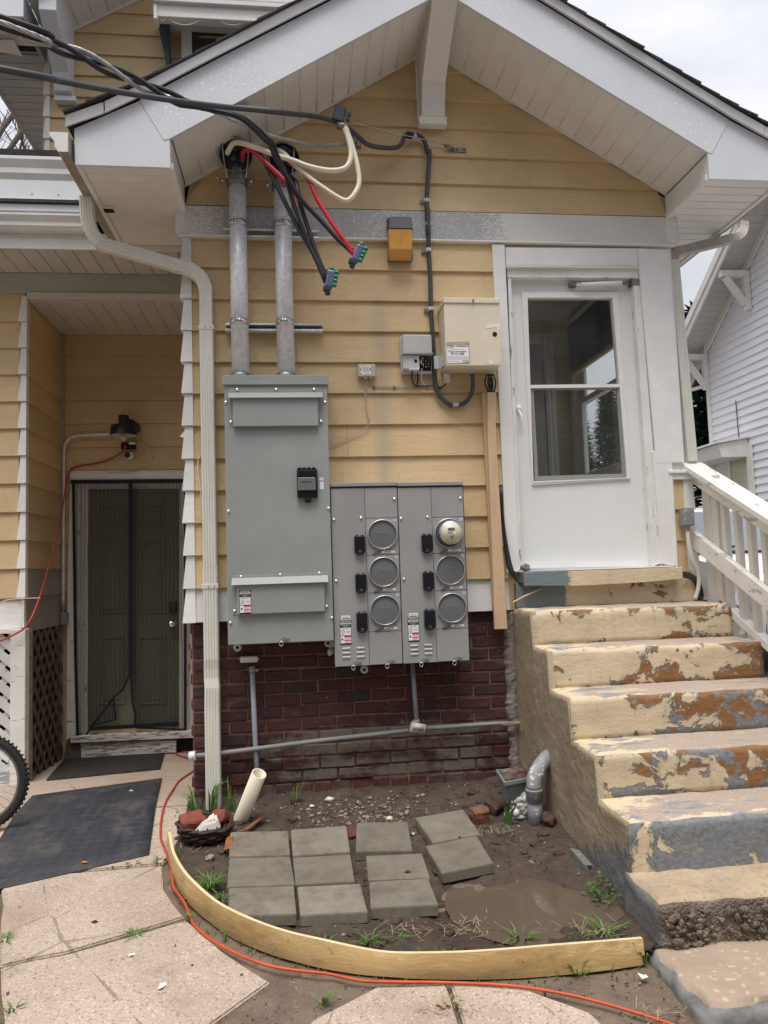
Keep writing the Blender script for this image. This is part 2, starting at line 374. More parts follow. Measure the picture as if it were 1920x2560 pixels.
def galv():
    t = NT('galvanised_steel'); v = t.obj(); vo = t.vor(t.vmul(v, (1, 1, .55)), 75, 'F1', 'Color'); n = t.noise(t.vmul(v, (1, 1, 2.2)), 20, 5)
    sp = t.sep(vo)[0]; c = t.mix(sp, (.60, .63, .66), (.80, .82, .84)); c = t.mix(t.rng(n, .45, .72, 0, .55), c, (.90, .91, .92))
    sc = t.noise(t.vmul(v, (1.2, 1.2, 5)), 16, 4, .6, 2.0); c = t.mix(t.rng(sc, .69, .71, 0, .5), c, (.2, .2, .21))
    return t.done(c, t.rng(n, .3, .7, .28, .46), .15, t.bump(n, .18, .004))
M['galv'] = galv()
M['steel'] = plain('zinc_hardware', (.62, .63, .64), .32, .9, var=.1, bump=.05)
M['steel_dark'] = plain('dull_steel', (.22, .23, .24), .45, .8, var=.2)
M['chrome'] = plain('bright_metal', (.8, .79, .76), .16, 1.0, var=.05, bump=0)
def dusty(name, col, rough=.42):
    t = NT(name); v = t.obj(); n = t.noise(v, 2.6, 5, .6); c = t.mix(t.rng(n, .3, .7), sc3(col, .94), sc3(col, 1.06))
    s = t.noise(v, 130, 2); c = t.mix(t.rng(s, .75, .78, 0, .5), c, sc3(col, 1.8)); rn_ = t.noise(t.vmul(v, (5, 5, .5)), 2.2, 4, .55); c = t.mix(t.rng(rn_, .55, .78, 0, .12), c, sc3(col, .62)); du = t.noise(v, 1.1, 7, .62); c = t.mix(t.rng(du, .50, .66, 0, .25), c, sc3(col, 1.3)); sr = t.noise(t.vmul(v, (2, 2, 9)), 8, 5, .7, 3.0); c = t.mix(t.rng(sr, .70, .71, 0, .35), c, sc3(col, 1.6))
    return t.done(c, t.rng(n, .3, .7, rough-.06, rough+.08), 0, t.bump(t.noise(v, 3.5, 2), .10, .02, t.bump(t.noise(v, 260, 2), .05, .001)))
M['panel'] = dusty('grey_green_enclosure_paint', (.30, .325, .315)); M['panel2'] = dusty('grey_meter_paint', (.315, .315, .315)); M['panel_lite'] = dusty('pale_grey_enclosure', (.47, .48, .48))
M['seam'] = plain('black_seam', (.012, .012, .013), .8, bump=0)
M['blank'] = plain('grey_meter_blank', (.155, .165, .175), .30, var=.04, bump=.02)
M['blank2'] = plain('grey_meter_blank_emboss', (.21, .22, .23), .3, var=.04, bump=.02)
M['ring'] = plain('brushed_meter_ring', (.58, .59, .60), .34, .75, var=.06)
M['black'] = plain('black_plastic', (.010, .011, .016), .28, var=.3, bump=.03)
M['black_soft'] = plain('black_cable_jacket', (.016, .018, .026), .42, var=.2, bump=.04)
M['cable_grey'] = plain('dark_grey_coax', (.055, .058, .068), .45, var=.15)
M['wire_white'] = plain('ivory_wire', (.78, .71, .58), .38, var=.06)
M['wire_red'] = plain('red_wire', (.55, .016, .05), .33, var=.12)
M['alum_wire'] = plain('bare_aluminium_strand', (.46, .46, .45), .4, .7, var=.25, sc=60)
M['green'] = plain('green_connector_cap', (.02, .23, .10), .4, var=.15)
M['purple'] = plain('blue_grey_connector', (.10, .12, .22), .3, var=.25, sc=40)
M['connector_dark'] = plain('dark_connector', (.03, .05, .06), .3)
M['cream_box'] = plain('cream_metal_cabinet', (.72, .655, .52), .42, var=.05, sc=5, dirt=.1)
M['cream_side'] = plain('cream_cabinet_flank', (.70, .64, .51), .42, var=.05, sc=5, dirt=.15)
M['grey_box'] = plain('pale_grey_plastic', (.50, .52, .54), .4, var=.06)
M['beige_box'] = plain('beige_plastic', (.50, .47, .40), .5, var=.06)
M['label_white'] = plain('white_label', (.85, .85, .84), .45, var=.03, bump=0)
M['label_black'] = plain('black_label_print', (.012, .012, .014), .5, bump=0)
M['label_red'] = plain('red_label_print', (.55, .03, .05), .5, bump=0)
M['glue'] = plain('old_label_glue', (.42, .36, .26), .7, var=.25, sc=30)
M['amber'] = plain('amber_lens', (.62, .33, .075), .25, var=.18, sc=10, dirt=.35)
M['lamp_grey'] = plain('dark_bronze_housing', (.085, .088, .092), .5, var=.12)
def wood_mat(name, col, col2, sc=6):
    t = NT(name); v = t.obj(); n = t.noise(t.vmul(v, (9, 9, .8)), sc, 5, .6, .6); c = t.mix(t.rng(n, .3, .7), col, col2)
    pt = t.noise(v, 5, 6, .65); c = t.mix(t.rng(pt, .6, .63, 0, .75), c, (.46, .42, .30))
    return t.done(c, .65, 0, t.bump(n, .2, .003))
M['chase'] = wood_mat('bare_tan_board', (.56, .38, .235), (.68, .48, .31))
M['lattice_brown'] = plain('weathered_brown_lattice', (.145, .12, .10), .8, var=.3, sc=18, rnd=.25, bump=.3)
M['lattice_white'] = worn_white('flaking_white_lattice', (.66, .65, .63), (.22, .21, .20), .63, 14, .7)
M['dark'] = plain('dark_void', (.012, .011, .011), .95, bump=0)
M['door_green'] = plain('olive_grey_door', (.17, .175, .125), .4, var=.05, sc=3)
M['navy'] = plain('navy_binding', (.006, .007, .016), .75, bump=.1)
M['pvc'] = plain('ivory_pvc', (.72, .66, .53), .42, var=.05, dirt=.3)
M['pvc_grey'] = plain('grey_conduit', (.30, .33, .38), .42, var=.1, dirt=.15)
M['iron'] = worn_white('painted_iron_pipe', (.25, .25, .255), (.55, .53, .49), .62, 30, .7)
M['iron_elbow'] = worn_white('grey_pipe_flaking', (.26, .27, .285), (.66, .65, .62), .57, 16, .9)
M['planter'] = plain('grey_plastic_planter', (.20, .22, .21), .5, var=.2, sc=10, dirt=.3)
M['plaster'] = worn_white('white_plaster_chipped', (.80, .80, .78), (.06, .06, .06), .665, 34, .8)
M['basket'] = plain('dark_wicker', (.045, .026, .022), .7, var=.4, sc=30, bump=.4)
M['rust'] = plain('rusty_strap', (.26, .095, .03), .7, var=.35, sc=22, bump=.4)
M['stone_white'] = plain('pale_stone', (.62, .57, .53), .8, var=.12, sc=12, bump=.4, bsc=30, dirt=.25)
M['stone_grey'] = plain('rough_grey_rock', (.24, .21, .19), .9, var=.3, sc=30, bump=.7, bsc=40)
def grass_mat(name, a, b):
    t = NT(name); c = t.mix(t.noise(t.obj(), 30, 3), a, b); t.b.inputs['Subsurface Weight'].default_value = 0.0
    return t.done(c, .55)
M['grass'] = grass_mat('grass_blade', (.055, .13, .022), (.14, .25, .05)); M['straw'] = grass_mat('dry_straw', (.27, .21, .12), (.42, .35, .22))
M['leaf'] = grass_mat('weed_leaf', (.04, .12, .02), (.10, .20, .04))
M['orange'] = plain('orange_cord', (.50, .075, .022), .5, var=.22, sc=7, dirt=.45)
M['red_cord'] = plain('dull_red_cord', (.42, .055, .035), .5, var=.15)
def mat_rubber():
    t = NT('black_rubber_mat'); p = t.pos(); n = t.noise(p, 3, 6, .65)
    ck = t.n('ShaderNodeTexChecker'); ck.inputs['Scale'].default_value = 20; mpn = t.n('ShaderNodeMapping'); mpn.inputs['Rotation'].default_value = (0, 0, .75); t.l(p, mpn.inputs[0]); t.l(mpn.outputs[0], ck.inputs[0])
    wv = t.n('ShaderNodeTexWave'); wv.inputs['Scale'].default_value = 60; t.l(mpn.outputs[0], wv.inputs[0])
    h = t.math('ADD', t.math('MULTIPLY', ck.outputs['Fac'], .6), t.math('MULTIPLY', wv.outputs['Fac'], .3))
    c = t.mix(t.rng(n, .35, .75), (.020, .023, .033), (.05, .052, .06)); c = t.mix(t.math('MULTIPLY', ck.outputs['Fac'], .22), c, (.075, .078, .088)); d = t.noise(p, 2.2, 9, .72); c = t.mix(t.rng(d, .50, .70, 0, .55), c, (.20, .18, .15)); sp = t.noise(p, 70, 3); c = t.mix(t.rng(sp, .71, .74, 0, .5), c, (.35, .32, .28))
    return t.done(c, .55, 0, t.bump(h, .8, .006))
M['rubber'] = mat_rubber()
M['doormat'] = plain('worn_coir_doormat', (.028, .022, .019), .95, var=.6, sc=22, bump=.9, bsc=160)
def aggregate():
    t = NT('pinkish_exposed_aggregate'); p = t.pos(); big = t.noise(p, 1.3, 6, .62); c = t.mix(t.rng(big, .3, .72), (.385, .31, .245), (.54, .45, .365))
    ag = t.vor(p, 150, 'F1', 'Color'); k = t.sep(ag)[0]; c = t.mix(t.rng(k, .0, 1.0, 0, 1), sc3((.44, .34, .265), 1.0), c); c = t.mix(t.rng(k, .86, .90, 0, .55), c, (.66, .58, .5)); c = t.mix(t.rng(k, .1, .06, 0, .6), c, (.16, .115, .09))
    st = t.noise(p, 2.0, 10, .72); c = t.mix(t.rng(st, .50, .70, 0, .55), c, (.24, .175, .135)); st2 = t.noise(p, .8, 5, .6); c = t.mix(t.rng(st2, .45, .62, 0, .35), c, (.27, .205, .16)); sp = t.noise(p, 9, 8, .75); c = t.mix(t.rng(sp, .66, .69, 0, .7), c, (.11, .08, .07)); ck_ = t.vor(t.vmul(p, (1, 1, .01)), 1.1, 'DISTANCE_TO_EDGE'); wb = t.noise(p, 6, 4); c = t.mix(t.rng(t.math('ADD', ck_, t.math('MULTIPLY', t.math('SUBTRACT', wb, .5), .05)), .005, .002, 0, .55), c, (.13, .10, .08))
    wh = t.noise(p, 5.5, 9, .7, 1.0); c = t.mix(t.rng(wh, .715, .76, 0, .4), c, (.75, .68, .6))
    return t.done(c, .85, 0, t.bump(t.math('ADD', t.noise(p, 180, 3), t.math('MULTIPLY', k, .5)), .45, .004))
M['walk'] = aggregate()
def soil():
    t = NT('wet_brown_soil'); p = t.pos(); n = t.noise(p, 6, 9, .7); c = t.mix(t.rng(n, .25, .75), (.040, .027, .020), (.135, .098, .074)); m0 = t.noise(p, 22, 6, .7); c = t.mix(t.rng(m0, .5, .66, 0, .6), c, (.032, .022, .017))
    f = t.noise(p, 85, 4, .7); c = t.mix(t.rng(f, .62, .70, 0, .6), c, (.24, .19, .15)); f2 = t.noise(p, 130, 2); c = t.mix(t.rng(f2, .75, .77, 0, .9), c, (.5, .46, .4))
    s = t.sep(p); dx = t.math('MULTIPLY', t.math('SUBTRACT', s[0], .92), 1.0); dy = t.math('MULTIPLY', t.math('ADD', s[1], 1.65), 1.4)
    r = t.math('SQRT', t.math('ADD', t.math('MULTIPLY', dx, dx), t.math('MULTIPLY', dy, dy))); wet = t.rng(t.math('ADD', r, t.math('MULTIPLY', n, .35)), .95, .55)
    c = t.mix(t.math('MULTIPLY', wet, .55), c, (.062, .040, .030))
    return t.done(c, t.rng(wet, 0, 1, .92, .42), 0, t.bump(t.math('ADD', t.math('ADD', n, t.math('MULTIPLY', m0, .6)), t.math('MULTIPLY', f, .35)), 1.0, .03))
M['soil'] = soil()
def dirt_mat():
    t = NT('sandy_brown_dirt'); p = t.pos(); n = t.noise(p, 5, 9, .7); c = t.mix(t.rng(n, .3, .7), (.105, .072, .052), (.215, .158, .118)); f = t.noise(p, 110, 3, .7); c = t.mix(t.rng(f, .60, .68, 0, .6), c, (.36, .29, .23)); c = t.mix(t.rng(f, .36, .30, 0, .5), c, (.05, .035, .026))
    return t.done(c, .92, 0, t.bump(t.math('ADD', n, t.math('MULTIPLY', f, .5)), .9, .012))
M['dirt'] = dirt_mat()
M['ground'] = plain('packed_earth', (.13, .10, .08), .95, var=.3, sc=3, bump=.6, bsc=40, dirt=.3)
M['asphalt'] = plain('worn_driveway', (.20, .195, .19), .9, var=.2, sc=2, bump=.5, bsc=120)
def water():
    t = NT('muddy_puddle'); n = t.noise(t.pos(), 7, 3); return t.done((.112, .084, .063), .025, 0, t.bump(n, .02, .01), .6)
M['water'] = water()
M['paver'] = None
def paver_mat():
    t = NT('grey_concrete_paver'); v = t.obj(); n = t.noise(v, 9, 8, .7); c = t.mix(t.rng(n, .3, .72), (.145, .127, .100), (.235, .210, .168)); c = t.mix(1.0, c, t.ramp(t.rnd(), [(0, .78), (1, 1.10)]), 'MULTIPLY'); pt = t.n('ShaderNodeNewGeometry').outputs['Pointiness']; mu = t.noise(v, 5, 8, .7); c = t.mix(t.rng(mu, .52, .66, 0, .6), c, (.10, .075, .056))
    s = t.noise(v, 150, 2); c = t.mix(t.rng(s, .72, .75, 0, .5), c, (.38, .35, .3)); s2 = t.noise(v, 16, 9, .75); c = t.mix(t.rng(s2, .66, .69, 0, .6), c, (.07, .058, .046))
    return t.done(c, .85, 0, t.bump(t.noise(v, 120, 4), .45, .003))
M['paver'] = paver_mat()
CREAM = (.67, .55, .38)
def riser_mat(shift=None):
    t = NT('peeling_cream_riser_paint' if not shift else 'peeling_threshold_paint'); p = t.pos(); s = t.sep(p); v = t.vmul(p, (1, 1, 1.25)); pt = t.n('ShaderNodeNewGeometry').outputs['Pointiness']
    n = t.noise(v, 4.6, 12, .68, .5); n2 = t.noise(v, 5.2, 9, .64, .4); fine = t.noise(v, 38, 7, .72)
    bias = t.math('ADD', t.math('ADD', t.rng(s[0], 1.5, 2.3, -.085, .035), t.math('ADD', t.rng(s[2], 1.10, .45, -.055, .035), t.rng(s[2], .34, .26, 0, .11))), t.rng(pt, .50, .58, 0, .08))
    k = t.math('ADD', t.math('ADD', n, bias), t.math('ADD', t.math('MULTIPLY', fine, .12), -.10 if shift else 0.0)); m = t.rng(k, .600, .607); rim = t.rng(k, .588, .600); m2 = t.rng(k, .616, .622)
    blue = t.mix(t.rng(fine, .3, .7), (.13, .15, .165), (.27, .285, .30)); org = t.mix(t.rng(fine, .3, .75), (.20, .088, .030), (.34, .17, .06)); conc = t.mix(fine, (.24, .20, .17), (.40, .345, .29))
    sel = t.rng(t.math('ADD', n2, t.math('ADD', t.rng(s[2], 1.0, .4, -.09, -.01), t.rng(s[2], .36, .26, 0, .2))), .50, .512); under = t.mix(sel, org, blue); under = t.mix(t.rng(t.noise(v, 7.5, 8, .65), .60, .615, 0, .85), under, conc)
    c = t.mix(t.rng(t.noise(v, 2.0, 6, .6), .3, .7), sc3(CREAM, .80), sc3(CREAM, 1.06)); dr = t.noise(t.vmul(p, (9, 9, 1.4)), 3, 6, .65); c = t.mix(t.rng(dr, .54, .74, 0, .38), c, sc3(CREAM, .52)); c = t.mix(t.rng(fine, .60, .75, 0, .3), c, sc3(CREAM, .6))
    if shift: bl_ = t.rng(t.math('ADD', s[0], t.math('MULTIPLY', fine, .12)), shift+.02, shift); c = t.mix(bl_, c, (.17, .215, .225))
    c = t.mix(t.math('MULTIPLY', rim, .55), c, (.80, .70, .52)); c = t.mix(m, c, blue); c = t.mix(m2, c, under); sp = t.noise(p, 46, 3); c = t.mix(t.rng(sp, .72, .75, 0, .75), c, (.14, .10, .07))
    h = t.math('ADD', t.math('ADD', t.math('MULTIPLY', t.math('SUBTRACT', 1.0, m), .7), t.math('MULTIPLY', t.math('SUBTRACT', 1.0, m2), .4)), t.math('ADD', t.math('MULTIPLY', t.noise(t.vmul(p, (1, 1, 1.8)), 20, 6, .65), .8), t.math('MULTIPLY', rim, .25)))
    return t.done(c, t.rng(fine, .3, .7, .45, .7), 0, t.bump(h, .8, .008))
def tread_mat():
    t = NT('worn_tread_concrete'); p = t.pos(); s = t.sep(p); v = t.vmul(p, (.55, 1.3, 1)); pt = t.n('ShaderNodeNewGeometry').outputs['Pointiness']; edge = t.rng(pt, .50, .57, 0, .09); n = t.math('ADD', t.noise(v, 6.5, 12, .70, .3), edge); n2 = t.noise(v, 4.2, 10, .66); f = t.noise(p, 120, 3)
    ag = t.mix(t.rng(f, .35, .65), (.33, .265, .215), (.49, .40, .335)); lft = t.rng(s[0], 2.1, 1.5, -.04, .11)
    c = t.mix(t.rng(t.math('ADD', n2, lft), .565, .585, 0, .92), ag, t.mix(t.rng(n, .3, .7), (.17, .19, .205), (.33, .345, .36)))
    c = t.mix(t.rng(t.math('ADD', n, lft), .60, .615), c, sc3(CREAM, .98)); w2 = t.noise(v, 15, 8, .7); c = t.mix(t.rng(w2, .63, .66, 0, .75), c, (.64, .62, .58)); dk = t.noise(v, 5, 9, .7); c = t.mix(t.rng(dk, .55, .68, 0, .5), c, (.15, .125, .105))
    return t.done(c, .7, 0, t.bump(t.math('ADD', t.math('ADD', n, w2), t.math('MULTIPLY', f, .4)), .9, .009))
def flank_mat():
    t = NT('shaded_stained_flank_stucco'); p = t.pos(); s = t.sep(p); n = t.noise(p, 2.4, 6); c = t.mix(t.rng(n, .3, .7), (.285, .225, .150), (.40, .32, .22))  # base cream darkened for the shade on this side; streaks are stains
    st = t.noise(t.vmul(p, (9, 9, .9)), 3.2, 6, .65); c = t.mix(t.rng(st, .52, .72, 0, .45), c, (.20, .155, .105)); f = t.noise(p, 70, 5, .7); c = t.mix(t.rng(f, .60, .68, 0, .55), c, (.16, .125, .085))
    g = t.noise(t.vmul(p, (14, 14, 2.2)), 2.6, 8, .7); h = t.math('ADD', t.math('ADD', s[2], t.math('MULTIPLY', t.math('ADD', s[1], 1.0), .36)), t.math('ADD', t.math('MULTIPLY', g, -.34), .24))
    c = t.mix(t.rng(h, .03, -.01, 0, .9), c, t.mix(t.rng(f, .3, .7), (.10, .105, .11), (.20, .21, .215)))
    return t.done(c, .85, 0, t.bump(t.math('ADD', t.noise(p, 34, 6, .7), t.math('MULTIPLY', f, .5)), .95, .012))
M['riser'] = riser_mat(); M['threshold'] = riser_mat(1.86); M['tread'] = tread_mat(); M['flank'] = flank_mat()
def patch_top():
    t = NT('ochre_stained_step_top'); p = t.pos(); n = t.noise(p, 4, 7, .65); c = t.mix(t.rng(n, .3, .7), (.34, .245, .145), (.50, .40, .285)); f = t.noise(p, 60, 6, .7); c = t.mix(t.rng(f, .52, .66, 0, .7), c, (.20, .15, .11)); g2 = t.noise(p, 3, 8, .68); c = t.mix(t.rng(g2, .50, .62, 0, .6), c, (.30, .25, .205))
    return t.done(c, .85, 0, t.bump(f, .5, .006))
def rough_conc():
    t = NT('crumbling_concrete'); p = t.pos(); n = t.noise(p, 9, 8, .7); vo = t.vor(p, 75); c = t.mix(t.rng(n, .3, .75), (.115, .090, .070), (.27, .22, .175)); s = t.sep(p)
    g = t.noise(p, 5, 8, .65); c = t.mix(t.rng(t.math('ADD', g, t.rng(s[0], 1.7, 2.4, -.15, .08)), .52, .56, 0, .85), c, (.22, .225, .225))
    return t.done(c, .92, 0, t.bump(t.math('ADD', n, t.math('MULTIPLY', vo, -.5)), .9, .02))
M['patch_top'] = patch_top(); M['rough_conc'] = rough_conc()
def low_top():
    t = NT('pebbled_low_step'); p = t.pos(); n = t.noise(p, 4, 7, .65); c = t.mix(t.rng(n, .3, .7), (.31, .235, .17), (.43, .34, .26)); vo = t.vor(p, 60, 'F1', 'Color'); c = t.mix(t.rng(t.sep(vo)[0], .925, .94, 0, .5), c, (.60, .52, .43))
    w2 = t.noise(p, 7, 10, .74); c = t.mix(t.rng(w2, .64, .68, 0, .6), c, (.50, .50, .49)); d3 = t.noise(p, 4, 9, .7); c = t.mix(t.rng(d3, .52, .68, 0, .5), c, (.17, .125, .09)); return t.done(c, .85, 0, t.bump(t.noise(p, 60, 5), .6, .008))
M['low_top'] = low_top(); M['low_side'] = plain('grey_streaked_concrete', (.22, .22, .215), .85, var=.35, sc=14, bump=.6, bsc=40, dirt=.5)
def board_mat():
    t = NT('curved_edging_board_paint'); p = t.pos(); s = t.sep(p); wv = t.noise(t.vmul(p, (1, 1, 2)), 3.0, 3)
    w_ = t.n('ShaderNodeCombineXYZ'); t.l(t.math('MULTIPLY', s[0], 1.0), w_.inputs[0]); t.l(t.math('MULTIPLY', s[1], 1.0), w_.inputs[1]); t.l(t.math('ADD', t.math('MULTIPLY', s[2], 44.0), t.math('MULTIPLY', wv, 7.0)), w_.inputs[2])
    g = t.noise(w_.outputs[0], 2.6, 2, .5); gl = t.rng(t.math('ABSOLUTE', t.math('SUBTRACT', g, .5)), .012, .03); n = t.noise(p, 3, 5)
    c = t.mix(t.rng(n, .3, .7), (.48, .315, .125), (.62, .43, .195)); c = t.mix(t.math('MULTIPLY', t.math('SUBTRACT', 1.0, gl), .55), c, (.74, .60, .36)); d = t.noise(p, 30, 5); c = t.mix(t.rng(d, .64, .70, 0, .55), c, (.2, .14, .07)); mu = t.noise(t.vmul(p, (1, 1, 2.4)), 5, 9, .72); c = t.mix(t.rng(mu, .52, .70, 0, .55), c, (.17, .12, .075))
    return t.done(c, .5, 0, t.bump(gl, -.3, .003))
M['board'] = board_mat(); M['board_edge'] = plain('board_top_edge', (.70, .56, .33), .6, var=.12, sc=10)
def glass():
    t = NT('window_glass'); m = t.t; tr = t.n('ShaderNodeBsdfTransparent'); tr.inputs[0].default_value = (.975, .985, .98, 1); gl = t.n('ShaderNodeBsdfGlossy'); gl.inputs['Roughness'].default_value = .02
    lw_ = t.n('ShaderNodeLayerWeight'); lw_.inputs[0].default_value = .5; fr = t.math('ADD', t.math('MULTIPLY', t.math('POWER', lw_.outputs['Facing'], 5.0), .6), .035); ms = t.n('ShaderNodeMixShader'); t.l(fr, ms.inputs[0]); t.l(tr.outputs[0], ms.inputs[1]); t.l(gl.outputs[0], ms.inputs[2]); du = t.n('ShaderNodeBsdfDiffuse'); du.inputs[0].default_value = (.6, .6, .57, 1); md = t.n('ShaderNodeMixShader'); dn = t.noise(t.pos(), 9, 6, .65); t.l(t.rng(dn, .3, .8, .008, .035), md.inputs[0]); t.l(ms.outputs[0], md.inputs[1]); t.l(du.outputs[0], md.inputs[2]); t.l(md.outputs[0], t.o.inputs[0]); return t.m
M['glass'] = glass()
def mesh_cloth():
    t = NT('black_screen_netting'); tr = t.n('ShaderNodeBsdfTransparent'); df = t.n('ShaderNodeBsdfDiffuse'); df.inputs[0].default_value = (.035, .037, .036, 1)
    p = t.pos(); s = t.sep(p); wob = t.math('ADD', s[0], t.math('MULTIPLY', t.noise(t.vmul(p, (1, 1, .6)), 3, 2), .03)); st = t.math('FRACT', t.math('MULTIPLY', wob, 30.0)); line = t.math('LESS_THAN', st, .13)
    ms = t.n('ShaderNodeMixShader'); t.l(t.math('ADD', t.math('MULTIPLY', line, .50), .27), ms.inputs[0]); t.l(tr.outputs[0], ms.inputs[1]); t.l(df.outputs[0], ms.inputs[2]); t.l(ms.outputs[0], t.o.inputs[0]); return t.m
M['net'] = mesh_cloth()
# ================================================================== ground of the place
def gz(y): return SLOPE*max(-9.0, y) if y < 0 else -.057*min(y, 2.2)
def atG(p, up=0.0):
    d = ray(p); t = (up + SLOPE*CAM.y - CAM.z)/(d.z - SLOPE*d.y); q = CAM + d*t
    if q.y > 0:
        t = (up - .057*CAM.y - CAM.z)/(d.z + .057*d.y); q = CAM + d*t
    return q
# ================================================================== the house
house = thing('house', 'tan lap-sided house with white trim, gabled back porch and painted brick base', 'house', (1.0, 1.0, 0))
LXW, RXW = -.70, 2.78          # porch wall ends
AL, AR, AP = (-.70, 4.083), (2.73, 4.113), (1.005, 5.128)   # soffit line at the wall: left, right, apex
def zsl(x):
    return AL[1]+(AP[1]-AL[1])*(x-AL[0])/(AP[0]-AL[0]) if x < AP[0] else AR[1]+(AP[1]-AR[1])*(AR[0]-x)/(AR[0]-AP[0])
def xL(z): return max(-.70, AL[0]+(z-AL[1])*(AP[0]-AL[0])/(AP[1]-AL[1]))
def xR(z): return min(2.725, AR[0]-(z-AR[1])*(AR[0]-AP[0])/(AP[1]-AR[1]))
def lap(parent, xa, xb, z0, z1, Y, mat, xa1=None, xb1=None, name='siding_board', proud=.024):
    xa1 = xa if xa1 is None else xa1; xb1 = xb if xb1 is None else xb1
    m = MB(); m.hexa([(xa, Y-proud, z0), (xb, Y-proud, z0), (xb, Y, z0), (xa, Y, z0), (xa1, Y-.004, z1), (xb1, Y-.004, z1), (xb1, Y, z1), (xa1, Y, z1)])
    return m.build(name, mat, parent)
def lapx(parent, ya, yb, z0, z1, X, mat, s=1, name='siding_board'):
    """board on a wall X = const whose face looks along s*X"""
    m = MB(); m.hexa([(X+s*.019, ya, z0), (X+s*.019, yb, z0), (X, yb, z0), (X, ya, z0), (X+s*.004, ya, z1), (X+s*.004, yb, z1), (X, yb, z1), (X, ya, z1)])
    return m.build(name, mat, parent)
# ---- porch front wall
m = MB(); DX0, DX1, DZ0, DZ1 = 1.50, 2.52, 1.40, 3.56
m.box((LXW+.02, .002, 1.15), (DX0, .12, 3.98)); m.box((DX0, .002, DZ1), (DX1, .12, 3.98))
m.box((DX0, .002, 1.15), (DX1, .12, DZ0-.02))
m.prism([(xL(3.98), .002, 3.98), (xR(3.98), .002, 3.98), (xR(4.1), .002, 4.1), (AP[0], .002, AP[1]), (xL(4.1), .002, 4.1)], (0, .12, 0))
fw = m.build('front_wall', M['tan'], house)
box('corner_post', (DX1, .002, 1.15), (RXW-.03, .12, 3.98), M['white'], house)
ZL = [3.73, 3.515, 3.297, 3.081, 2.866, 2.653, 2.437, 2.218, 2.008, 1.796, 1.584, 1.369]
seams = {3: .02, 6: .35, 9: -.1}
for i in range(len(ZL)-1):
    z1, z0 = ZL[i], ZL[i+1]; x1 = atY(Z6(917, 300), 0).x
    if i in seams:
        lap(fw, -.668, seams[i]-.001, z0, z1, 0, M['tan']); lap(fw, seams[i]+.001, x1, z0, z1, 0, M['tan'])
    else: lap(fw, -.668, x1, z0, z1, 0, M['tan'])
GL = [3.947, 4.148, 4.350, 4.558, 4.765, 4.975, 5.12]
for i in range(len(GL)-1):
    a, b = GL[i], GL[i+1]
    if i == 2:
        sx = atY(Z2(948, 800), 0).x
        lap(fw, xL(a), sx-.001, a, b, 0, M['tan'], xL(b), sx-.001); lap(fw, sx+.001, xR(a), a, b, 0, M['tan'], sx+.001, xR(b))
    else: lap(fw, xL(a), xR(a), a, b, 0, M['tan'], xL(b), xR(b))
lap(fw, -.668, 1.42, 1.152, 1.366, 0, M['white_lap'], name='skirt_board')
# frieze band and its thin ledge
box('frieze_board', (-.745, -.034, 3.735), (2.765, -.001, 3.938), M['band'], fw, .003)
box('frieze_ledge', (-.75, -.042, 3.722), (2.775, -.001, 3.7345), M['white'], fw, .002)
box('frieze_end_board', (-.765, -.038, 3.74), (-.70, .06, 3.934), M['white_lap'], fw, .003)
box('frieze_end_board', (2.70, -.0365, 3.74), (2.80, .06, 3.936), M['white_lap'], fw, .003)
# corner caps, one for each board
def cap(parent, xa, xb, z0, z1, Y, mat, back=.05):
    m = MB(); m.hexa([(xa-.012, Y-.036, z0), (xb, Y-.034, z0), (xb, Y+back, z0), (xa-.012, Y+back, z0), (xa+.010, Y-.021, z1), (xb-.004, Y-.020, z1), (xb-.004, Y+back, z1), (xa+.010, Y+back, z1)])
    return m.build('corner_cap', mat, parent)
for i in range(len(ZL)-1): cap(fw, -.728+random.uniform(-.003, .003), -.664, ZL[i+1]+.001, ZL[i]-.003 if i else 3.720, 0, M['white_cap'])
cap(fw, -.735, -.664, 1.150, 1.366, 0, M['white_cap'])
# loose cap tongue sticking out
m = MB(); p = [atY(Z4(*q), -.01) for q in ((1285, 1468), (1283, 1535), (1243, 1525))]; m.prism(p, (0, .004, 0)); m.build('loose_cap_tongue', M['soffit'], fw)
# ---- left end wall of the porch (faces the recess; not in view, keeps it solid)
box('side_wall', (-.70, .122, -.2), (-.60, 1.93, 3.98), M['tan'], house)
# ---- right end wall with a window opening, floor, ceiling, back wall of the porch room
rw = MB(); WY0, WY1, WZ0, WZ1 = .22, 1.74, 2.22, 3.72
rw.box((2.66, .122, 1.1), (2.76, WY0, 3.98)); rw.box((2.66, WY1, 1.1), (2.76, 1.93, 3.98)); rw.box((2.66, WY0, 1.1), (2.76, WY1, WZ0)); rw.box((2.66, WY0, WZ1), (2.76, WY1, 3.98))
rw = rw.build('porch_end_wall', M['soffit'], house)
box('porch_floor', (-.6, .122, 1.33), (2.66, 1.93, 1.39), M['soffit'], house)
box('porch_ceiling', (-.6, .122, 3.82), (2.66, 1.93, 3.88), M['soffit'], house)
M['yellow_lap'] = plain('pale_yellow_inner_siding', (.60, .54, .34), .55, var=.06, sc=4)
ib = box('inner_wall', (-.6, 1.88, 1.39), (2.66, 1.93, 3.82), M['yellow_lap'], house)
M['inner_grey'] = plain('grey_inner_door', (.46, .48, .49), .45, var=.05)
